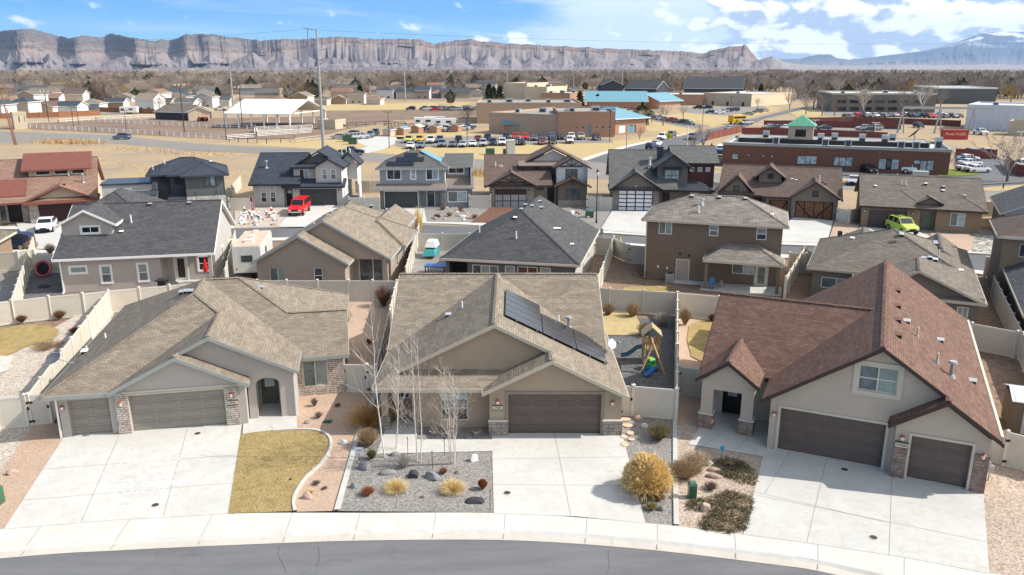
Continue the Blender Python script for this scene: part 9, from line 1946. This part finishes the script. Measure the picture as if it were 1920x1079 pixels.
def bare_tree(label, u, v, key, h, cat='tree', group=None, parts=True, rz=None, x=None):
 p = x or P(u, v); tb, tw = PR[key]; base = {'a':9,'b':9,'c':10,'d':8,'e':9,'w':8}[key]; s = h/base; rz = rnd.uniform(0,6.28) if rz is None else rz
 if parts:
  if key not in TM:
   r = empty('bare_tree', (p.x,p.y,0), rz, label, cat, group); TM[key] = (tb.build('trunk', r, uv=False).data, tw.build('crown', r, uv=False).data)
  else:
   r = empty('bare_tree', (p.x,p.y,0), rz, label, cat, group)
   for nme, d in zip(('trunk','crown'), TM[key]): o = bpy.data.objects.new(nme, d); COL.objects.link(o); o.parent = r
  r.scale=(s,s,s); return r
 k2 = key+'1'
 if k2 not in TM:
  m=MB()
  for q in (tb,tw):
   k=len(m.v); m.v += q.v; idx=[m.mi(y) for y in q.mats]; m.f += [tuple(a+k for a in f) for f in q.f]; m.m += [idx[i] for i in q.m]
  o = m.build('bare_tree', uv=False); TM[k2] = o.data
 else: o = bpy.data.objects.new('bare_tree', TM[k2]); COL.objects.link(o)
 o.location=(p.x,p.y,0); o.rotation_euler=(0,0,rz); o.scale=(s,s,s); return tag(o,label,cat,group)
CM={}
def conifer(label,u,v,h,kind=0,group=None,x=None):
 p=x or P(u,v)
 if kind not in CM:
  global rnd
  keep = rnd; rnd = random.Random(60+kind); tb = MB(); tw = MB(); tb.tube((0,0,0),(0,0,8),.22,.05,'bark_brown',7)
  for i in range(5200 if kind < 2 else 4200):
   z=rnd.uniform(.10,1); R_=(1-z)*(.36 if kind == 0 else .30)+.03 if kind < 2 else math.sin(min(1,z*1.15)*math.pi)**.6*.36
   R_ *= 1+.28*math.sin(z*38)*(kind == 0)+.22*math.sin(z*9+kind); a=rnd.uniform(0,6.28); R_ *= 1+.2*math.sin(a*3+z*14); t=rnd.random()**.4
   blade(tw, (math.cos(a)*R_*t*8, math.sin(a)*R_*t*8, z*8), (math.cos(a), math.sin(a), rnd.uniform(-.3,.7)), rnd.uniform(.3,.6), .16, 'conifer', .1, 1)
  rnd = keep; r = empty('evergreen_tree', (p.x,p.y,0), 0, label, 'tree', group); CM[kind] = (tb.build('trunk', r, uv=False).data, tw.build('crown', r, uv=False).data)
 else:
  r = empty('evergreen_tree', (p.x,p.y,0), rnd.uniform(0,6), label, 'tree', group)
  for nme, d in zip(('trunk','crown'), CM[kind]): o = bpy.data.objects.new(nme, d); COL.objects.link(o); o.parent = r
 r.scale=(h/8,)*3; return r
for a in (('round bare tree in the lot island right of the brick office', 1774, 322, 'd', 4.6), ('large spreading bare tree at the right edge behind the blue-grey house', 1888, 341, 'e', 9.0), ('pale bare tree behind the charcoal house chimney', 1318, 282, 'a', 6.5), ('low leafless tree left of the office wall corner', 1300, 284, 'b', 4.5),
 ('big pale bare tree before the dark office, left', 1618, 220, 'c', 14.5), ('big pale bare tree before the dark office, centre', 1727, 217, 'c', 16), ('brown bare tree before the dark office, centre right', 1690, 214, 'b', 11), ('bare tree by the far road bend, left', 1511, 215, 'a', 9), ('bare tree by the far road bend, right', 1541, 218, 'a', 9), ('small bare tree near the office driveway', 1564, 218, 'b', 7), ('dark-limbed bare tree beside the road end', 1480, 205, 'b', 8), ('bare tree at the far right above the warehouse', 1895, 193, 'w', 11), ('slim bare tree behind the warehouse', 1763, 203, 'a', 9),
 ('leafless tree by the teal school wing', 1243, 236, 'a', 8), ('small bare tree on the tan school lawn', 1222, 232, 'b', 5), ('leaning pale tree on the tan school lawn', 1281, 224, 'c', 6), ('little dark tree beside the school walk', 1199, 262, 'b', 3.4), ('bare tree at the left end of the tan school', 877, 236, 'b', 7), ('bushy bare tree beside the parked cars, right', 1420, 203, 'b', 5), ('brown bare tree at the tan building corner', 1525, 205, 'a', 11)):
 bare_tree(*a)
for i, a in enumerate((('pine tree, right of the brown brick hall', 1087, 206, 8.2), ('second pine tree before the teal school roof', 1120, 205, 6.8), ('tall pine in the cluster left of the gymnasium, left', 917, 197, 10.5), ('pine in the cluster left of the gymnasium, middle', 926, 192, 8.5), ('pine in the cluster left of the gymnasium, right', 937, 196, 9.5), ('dark round juniper tree at the right end of the school wing', 1203, 240, 8.0), ('olive evergreen beside the dark office', 1589, 186, 9), ('evergreen left of the arena roof behind', 410, 198, 9), ('evergreen behind the stable houses', 172, 190, 8), ('dark evergreen behind the arena, centre', 676, 193, 9.5), ('evergreen near the far left houses', 255, 190, 7.5), ('evergreen beyond the tan building', 1426, 180, 8), ('low evergreen near the gymnasium', 845, 196, 7.5), ('small evergreen by the dark barn', 1175, 178, 7))):
 conifer(a[0],a[1],a[2],a[3],(0,1,1,0,0,2,2,1,2,0,2,1,2,1)[i])
conifer('yellow-green bush by the office corner', 1333, 292, 2.6, 2)
rq=random.Random(17); FH=[]
for i in range(110):
 u=rq.uniform(0,1920) if i % 3 else rq.uniform(0,900); v=rq.uniform(148,166 if u > 900 else 186); A=P(u,v)
 if all(abs(A.x-b_.x) > 24 or abs(A.y-b_.y) > 24 for b_ in FH): FH.append(A)
# individual bare trees among the far houses (the nearest ones one can tell apart)
rt=random.Random(9); n=0
spots=[]
while n < 285:
 u=rt.uniform(-60,1980); v=rt.triangular(158,214,168)
 if u < 620: lim=212
 elif u < 930: lim=196
 elif u < 1240: lim=172
 elif u < 1480: lim=176
 else: lim=190
 if v > lim: continue
 if 560 < u < 930 and v > 190 and rt.random() < .8: continue
 p=P(u,v)
 if any(abs(p.x-q_.x*p.y/q_.y) < 9 and -10 < q_.y-p.y < 110 for q_ in FH): continue
 key = rt.choice('aabbcdew' if rt.random() < .3 else 'aabbcde'); h = rt.uniform(6.5, 12)
 if v > 196: h=rt.uniform(4.5,7)
 zn = 'left of the arena roof' if u < 440 else 'above the white arena roof' if u < 640 else 'left of the cream gymnasium' if u < 940 else 'beyond the teal roofs' if u < 1240 else 'beyond the long tan building' if u < 1500 else 'around the dark office'
 kn = {'a':'grey-brown','b':'brown','c':'tall pale','d':'low spreading brown','e':'broad grey','w':'yellowish'}[key]; dn = 'near' if v > 185 else 'far' if v < 172 else 'middle-distance'
 bare_tree('%s %s leafless tree among houses %s' % (dn, kn, zn), 0, 0, key, h, 'tree', '%s %s trees %s' % (dn, kn, zn), False, rt.uniform(0,6.28), p); n += 1
# the wood beyond: thousands of leafless crowns that read as one mass
def woods():
 r=random.Random(3); V=[]
 k=0
 while k < 12500:
  u=r.uniform(-260,2180); lim=194 if u < 600 else 184 if u < 900 else 170 if u < 1240 else 173 if u < 1500 else 186
  v=132.4+(lim-132.4)*r.random()**1.25; p=P(u,v)
  if math.sin(p.x*.011+1.3)*math.sin(p.y*.009+p.x*.004) > .62 and r.random() < .6: continue
  if v > 176 and r.random() < .25: continue
  if any(abs(p.x-q_.x*p.y/q_.y) < 12 and -12 < q_.y-p.y < 150 for q_ in FH): continue
  V.append((p.x+r.uniform(-3,3),p.y+r.uniform(-3,3),0)); k += 1
 me = bpy.data.meshes.new('wood'); me.from_pydata(V, [], []); o = bpy.data.objects.new('leafless_wood', me); COL.objects.link(o)
 tag(o, 'grey-brown mass of leafless cottonwoods filling the valley to the cliffs', 'wood', kind='stuff')
 ng = bpy.data.node_groups.new('scatter', 'GeometryNodeTree'); ng.interface.new_socket('Geometry', in_out='INPUT', socket_type='NodeSocketGeometry'); ng.interface.new_socket('Geometry', in_out='OUTPUT', socket_type='NodeSocketGeometry')
 N = ng.nodes; Lk = ng.links; gi_ = N.new('NodeGroupInput'); go = N.new('NodeGroupOutput'); iop = N.new('GeometryNodeInstanceOnPoints'); jn = N.new('GeometryNodeJoinGeometry')
 srcs = [bpy.data.objects[n_] for n_ in [next(q.name for q in bpy.data.objects if q.data == TM[k]) for k in ('e1','b1','a1','w1','d1','a1','b1','c1','e1','b1')]]
 ci=0
 for s_ in reversed(srcs+[None]):
  if s_ is None:
   e_=[q for q in bpy.data.objects if q.data == CM[2][1]][0]; s_=e_
  oi = N.new('GeometryNodeObjectInfo'); oi.inputs['Object'].default_value = s_; oi.inputs['As Instance'].default_value = True; oi.transform_space = 'ORIGINAL'
  Lk.new(oi.outputs['Geometry'], jn.inputs[0])
 def rv(t,a,b,seed):
  x = N.new('FunctionNodeRandomValue'); x.data_type = t; x.inputs['Seed'].default_value = seed
  if t == 'FLOAT_VECTOR': x.inputs[0].default_value = a; x.inputs[1].default_value = b; return x.outputs[0]
  if t == 'FLOAT': x.inputs[2].default_value = a; x.inputs[3].default_value = b; return x.outputs[1]
  x.inputs[4].default_value=a; x.inputs[5].default_value=b; return x.outputs[2]
 Lk.new(gi_.outputs[0], iop.inputs['Points']); Lk.new(jn.outputs[0], iop.inputs['Instance']); iop.inputs['Pick Instance'].default_value = True
 Lk.new(rv('INT', 0, 200, 1), iop.inputs['Instance Index']); Lk.new(rv('FLOAT_VECTOR', (0,0,0), (0,0,6.28), 2), iop.inputs['Rotation']); Lk.new(rv('FLOAT', .75, 1.55, 3), iop.inputs['Scale']); Lk.new(iop.outputs[0], go.inputs[0])
 md = o.modifiers.new('scatter', 'NODES'); md.node_group = ng
 return o
woods()
# far roofs peeping out of the wood
for A in FH:
 w=rq.uniform(12,20); m=MB(); wa=rq.choice(walls); ro=rq.choice(roofs); h=rq.uniform(3,5); d=10
 m.box(-w/2,w/2,0,d,0,h,wa); rm=MB(); rm.mesh([(-w/2-.5,-.5,h-.1),(w/2+.5,-.5,h-.1),(w/2+.5,d+.5,h-.1),(-w/2-.5,d+.5,h-.1),(-w/2-.5,d/2,h+2.4),(w/2+.5,d/2,h+2.4)],[(0,1,5,4),(2,3,4,5),(0,4,3),(1,2,5),(3,2,1,0)],ro)
 o = empty('house', (A.x, A.y, 0), rq.uniform(-.3,.3), 'small far %s house with %s roof half hidden by leafless trees' % (wn[wa], rn[ro]), 'house', 'far houses in the %s %s wood' % (wn[wa], rn[ro])); m.build('wall', o); rm.build('roof', o)

# ------------------------------------------------------------------ MOUNTAINS
def interp(pts,x):
 if x <= pts[0][0]: return pts[0][1]
 for i in range(len(pts)-1):
  if x <= pts[i+1][0]: t=(x-pts[i][0])/(pts[i+1][0]-pts[i][0]); return pts[i][1]*(1-t)+pts[i+1][1]*t
 return pts[-1][1]
from mathutils import noise as NZ
def fb(x,y=0.,z=0.,o=4): return NZ.fractal(Vector((x,y,z)),1.0,2.0,o)
CREST=[(-500,72),(-200,66),(-60,74),(0,68),(30,75),(66,66),(100,62),(130,60),(165,69),(195,77),(222,71),(247,75),(270,68),(300,75),(340,81),(382,77),(400,69),(435,69),(480,75),(525,80),(560,78),(600,78),(640,75),(662,73),(700,77),(800,78),(826,86),(850,81),(880,79),(950,85),(1060,91),(1150,95),(1260,99),(1290,103),(1320,94),(1345,90),(1365,88),(1380,105),(1395,119),(1420,132),(1440,140)]
def cliffs():
 D=8200.0; m=MB(); st_=2.2; us=[-420+st_*i for i in range(int((1440+420)/st_)+1)]; rows=64; V=[]; TT=[]
 for u in us:
  az=(u-960)/FPX; top=interp(CREST,u)+fb(u*.05,1)*2.4+fb(u*.25,4)*1.3
  lf=max(0,min(1,(640-u)/120)) if u < 1290 else max(0,min(1,(u-1290)/30))*.0
  big=fb(u*.017,7.7,0,2)*1700*(.35+.65*lf); lat=az*D; hb=.50+.28*(1-lf)
  for j in range(rows):
   t=j/(rows-1)
   if t < .30: z=.17*(t/.30)
   elif t < .60: z=.17+(hb-.17)*((t-.30)/.30)**1.15
   elif t < .68: z=hb+.13*((t-.60)/.08)
   elif t < .94: z=hb+.13+(.97-hb-.13)*((t-.68)/.26)
   else: z=.97+.03*((t-.94)/.06)
   y=D-2900+2900*t+big*(.25+.75*min(1,t*1.25))
   w1=fb(lat*.0012,3)*1.2; lat0=lat; k=max(0,min((.66-t)/.30,(t-.26)/.08,1)); lat += (t-.45)*210*math.sin(lat*.0085+w1*3)*k
   r1=1-abs(fb(lat*.0022+w1,t*.5,2,2))*2.2; r2=1-abs(fb(lat*.0075+w1*2,t*1.1,9,2))*2.4; r3=1-abs(fb(lat*.021,t*1.6,4,2))*2.2
   y -= (r1*430*k+r2*240*k+r3*85*k); lat=lat0
   if t > .6: y -= (fb(lat*.0035,5,t*2)*160+fb(lat*.012,5,t*3)*90+fb(lat*.04,2,t*5)*30)*(1 if t < .97 else .4)
   H_=(128.0-top)/FPX*y; zz=CAMH*t+z*H_
   V.append((az*y/CT,y,max(zz,0)-1.0+(.5*t))); TT.append((t,lf))
 n=len(us); F=[]
 for i in range(n-1):
  for j in range(rows-1): a=i*rows+j; F.append((a,a+rows,a+rows+1,a+1))
 k0=len(V)
 for i in range(n): x,y,z=V[i*rows+rows-1]; V.append((x*1.12,y+1500,-1)); TT.append((1,0))
 for i in range(n-1): a=i*rows+rows-1; F.append((a,a+rows,k0+i+1,k0+i))
 m.mesh(V, F, 'cliff_rock'); o = m.build('cliffs', smooth=False, uv=False); tag(o, kind='structure')
 at_ = o.data.color_attributes.new('strata', 'FLOAT_COLOR', 'POINT')
 for i,(t,lf) in enumerate(TT): at_.data[i].color=(t,lf,0,1)
 return o
mm, nt, b = newmat('cliff_rock'); v = tcoord(nt, 'Object'); ca = nt.nodes.new('ShaderNodeVertexColor'); ca.layer_name = 'strata'; s = nt.nodes.new('ShaderNodeSeparateColor'); nt.links.new(ca.outputs[0], s.inputs[0])
wv = nt.nodes.new('ShaderNodeMath'); wv.operation = 'MULTIPLY_ADD'; nt.links.new(tnoise(nt, v, .0016, 4), wv.inputs[0]); wv.inputs[1].default_value = .10; nt.links.new(s.outputs[0], wv.inputs[2])
def ramp(lst):
 lst=[(a,sc(c_,.66)) for a,c_ in lst]
 r = nt.nodes.new('ShaderNodeValToRGB'); nt.links.new(wv.outputs[0], r.inputs[0]); el = r.color_ramp.elements; el[0].position, el[0].color = lst[0][0], col4(lst[0][1]); el[1].position, el[1].color = lst[-1][0], col4(lst[-1][1])
 for p_,c_ in lst[1:-1]: e_=el.new(p_); e_.color=col4(c_)
 return r.outputs[0]
ra_=ramp([(0,(.47,.41,.32)),(.32,(.50,.43,.33)),(.38,(.30,.255,.25)),(.60,(.34,.28,.265)),(.66,(.40,.30,.235)),(.70,(.22,.15,.12)),(.80,(.40,.29,.225)),(.90,(.22,.155,.125)),(1,(.27,.21,.17))])
rb_=ramp([(0,(.47,.41,.32)),(.32,(.50,.43,.33)),(.38,(.31,.26,.255)),(.58,(.39,.31,.275)),(.65,(.44,.33,.26)),(.69,(.17,.14,.13)),(.74,(.32,.25,.21)),(.80,(.19,.165,.15)),(1,(.165,.15,.135))])
c=rgbmix(nt,s.outputs[1],ra_,rb_); c=rgbmix(nt,mrange(nt,tnoise(nt,v,.005,6,.75),.46,.58,0,.5),c,(.17,.145,.145))
stv = nt.nodes.new('ShaderNodeMapping'); nt.links.new(v, stv.inputs[0]); stv.inputs['Scale'].default_value = (.02,.002,.0015)
c=rgbmix(nt,mrange(nt,tnoise(nt,stv.outputs[0],1,3,.6,.8),0.5,.62,0,.2),c,(.46,.42,.37))
nt.links.new(c, b.inputs['Base Color']); b.inputs['Roughness'].default_value = 1; b.inputs['Specular IOR Level'].default_value = 0
cliffs()
plain('talus', (.235,.205,.205), 1, kind='Object', var=.25, scale=.004, fine=.03, bmp=0, spec=0)
def far_range(name,crest,D,base_depth,mat,seed,rough=1.0,step=3.0,x0=None,x1=None):
 m=MB(); a0,a1=crest[0][0],crest[-1][0]; us=[a0+step*i for i in range(int((a1-a0)/step)+1)]; rows=26; V=[]
 for u in us:
  az=(u-960)/FPX; top=interp(crest,u)+fb(u*.07,seed)*.8*rough
  for j in range(rows):
   t=j/(rows-1); y=D-base_depth*(1-t)+fb(u*.02,t*2,seed)*base_depth*.12*(1-abs(t-.5)*1.6)+abs(fb(u*.06,t*1.2,seed+3,3))*base_depth*.16*max(0,1-abs(t-.5)*2)
   H_=CAMH+(128.6-top)/FPX*y; z=(t**1.25 if t < .75 else .698+(t-.75)/.25*.302); zz=H_*z if H_ > 0 else -5
   V.append((az*y/CT,y,zz))
 n=len(us); F=[(i*rows+j,(i+1)*rows+j,(i+1)*rows+j+1,i*rows+j+1) for i in range(n-1) for j in range(rows-1)]
 k0=len(V)
 for i in range(n): x,y,z=V[i*rows+rows-1]; V.append((x*1.1,y*1.1,-5))
 F += [(i*rows+rows-1,(i+1)*rows+rows-1,k0+i+1,k0+i) for i in range(n-1)]
 m.mesh(V, F, mat); return tag(m.build(name, smooth=False, uv=False), kind='structure')
mm, nt, b = newmat('mesa_rock'); v = tcoord(nt, 'Object'); s = nt.nodes.new('ShaderNodeSeparateXYZ'); nt.links.new(v, s.inputs[0])
f_ = mrange(nt, tnoise(nt, v, .0011, 7, .7), .49, .56); hh = mrange(nt, s.outputs[2], 500, 800); mu = nt.nodes.new('ShaderNodeMath'); mu.operation = 'MULTIPLY'; nt.links.new(f_, mu.inputs[0]); nt.links.new(hh, mu.inputs[1])
c0 = rgbmix(nt, mrange(nt, tnoise(nt, v, .0008, 6, .7), .4, .62), (.04,.06,.085), (.10,.11,.12)); c0 = rgbmix(nt, mrange(nt, s.outputs[2], 30, 330, .8, 0), c0, (.30,.25,.21)); c = rgbmix(nt, mu.outputs[0], c0, (.85,.87,.90)); nt.links.new(c, b.inputs['Base Color']); b.inputs['Roughness'].default_value = 1; b.inputs['Specular IOR Level'].default_value = 0
patches('hill_rock', [(.40,.33,.27),(.28,.23,.20),(.36,.31,.27)], (.0006,.004,.02), bmp=0)
far_range('far_mesa', [(1360,128),(1385,118),(1410,113),(1460,113),(1480,107),(1492,105),(1514,105),(1524,111),(1545,114),(1570,112),(1600,108),(1640,103),(1680,98),(1700,92),(1725,82),(1755,70),(1775,67),(1830,66),(1870,65),(1920,64),(2100,62),(2400,60)], 24000, 6500, 'mesa_rock', 3, .8, 2.6)
far_range('far_hills', [(1375,128),(1390,120),(1403,111),(1415,110),(1432,117),(1450,121),(1500,124),(1560,125),(1640,123),(1720,124),(1800,122),(1860,124),(2000,122),(2300,124)], 15000, 2500, 'hill_rock', 8, .6, 3)
zg=random.Random(31); cr=[(-420,122)]; u=-420
while u < 1395: u += zg.uniform(16,44); cr.append((u,zg.uniform(99,109) if u < 640 else zg.uniform(104,112))); u += zg.uniform(14,34); cr.append((u,zg.uniform(115,121)))
cr.append((1430, 127)); far_range('foothills', cr, 5900, 700, 'talus', 12, .8, 2.0)
# ------------------------------------------------------------------ AIR
m = bpy.data.materials.new('haze'); m.use_nodes = True; nt = m.node_tree; nt.nodes.clear(); o_ = nt.nodes.new('ShaderNodeOutputMaterial'); pv = nt.nodes.new('ShaderNodeVolumePrincipled'); pv.inputs['Color'].default_value = (.46,.66,1,1); pv.inputs['Density'].default_value = HAZE; pv.inputs['Anisotropy'].default_value = .2; nt.links.new(pv.outputs[0], o_.inputs['Volume']); MT['haze'] = m
hz = MB(); hz.box(-27000,27000,-400,28500,-8,1500,'haze'); tag(hz.build('haze', uv=False), 'thin blue air haze', kind='stuff')
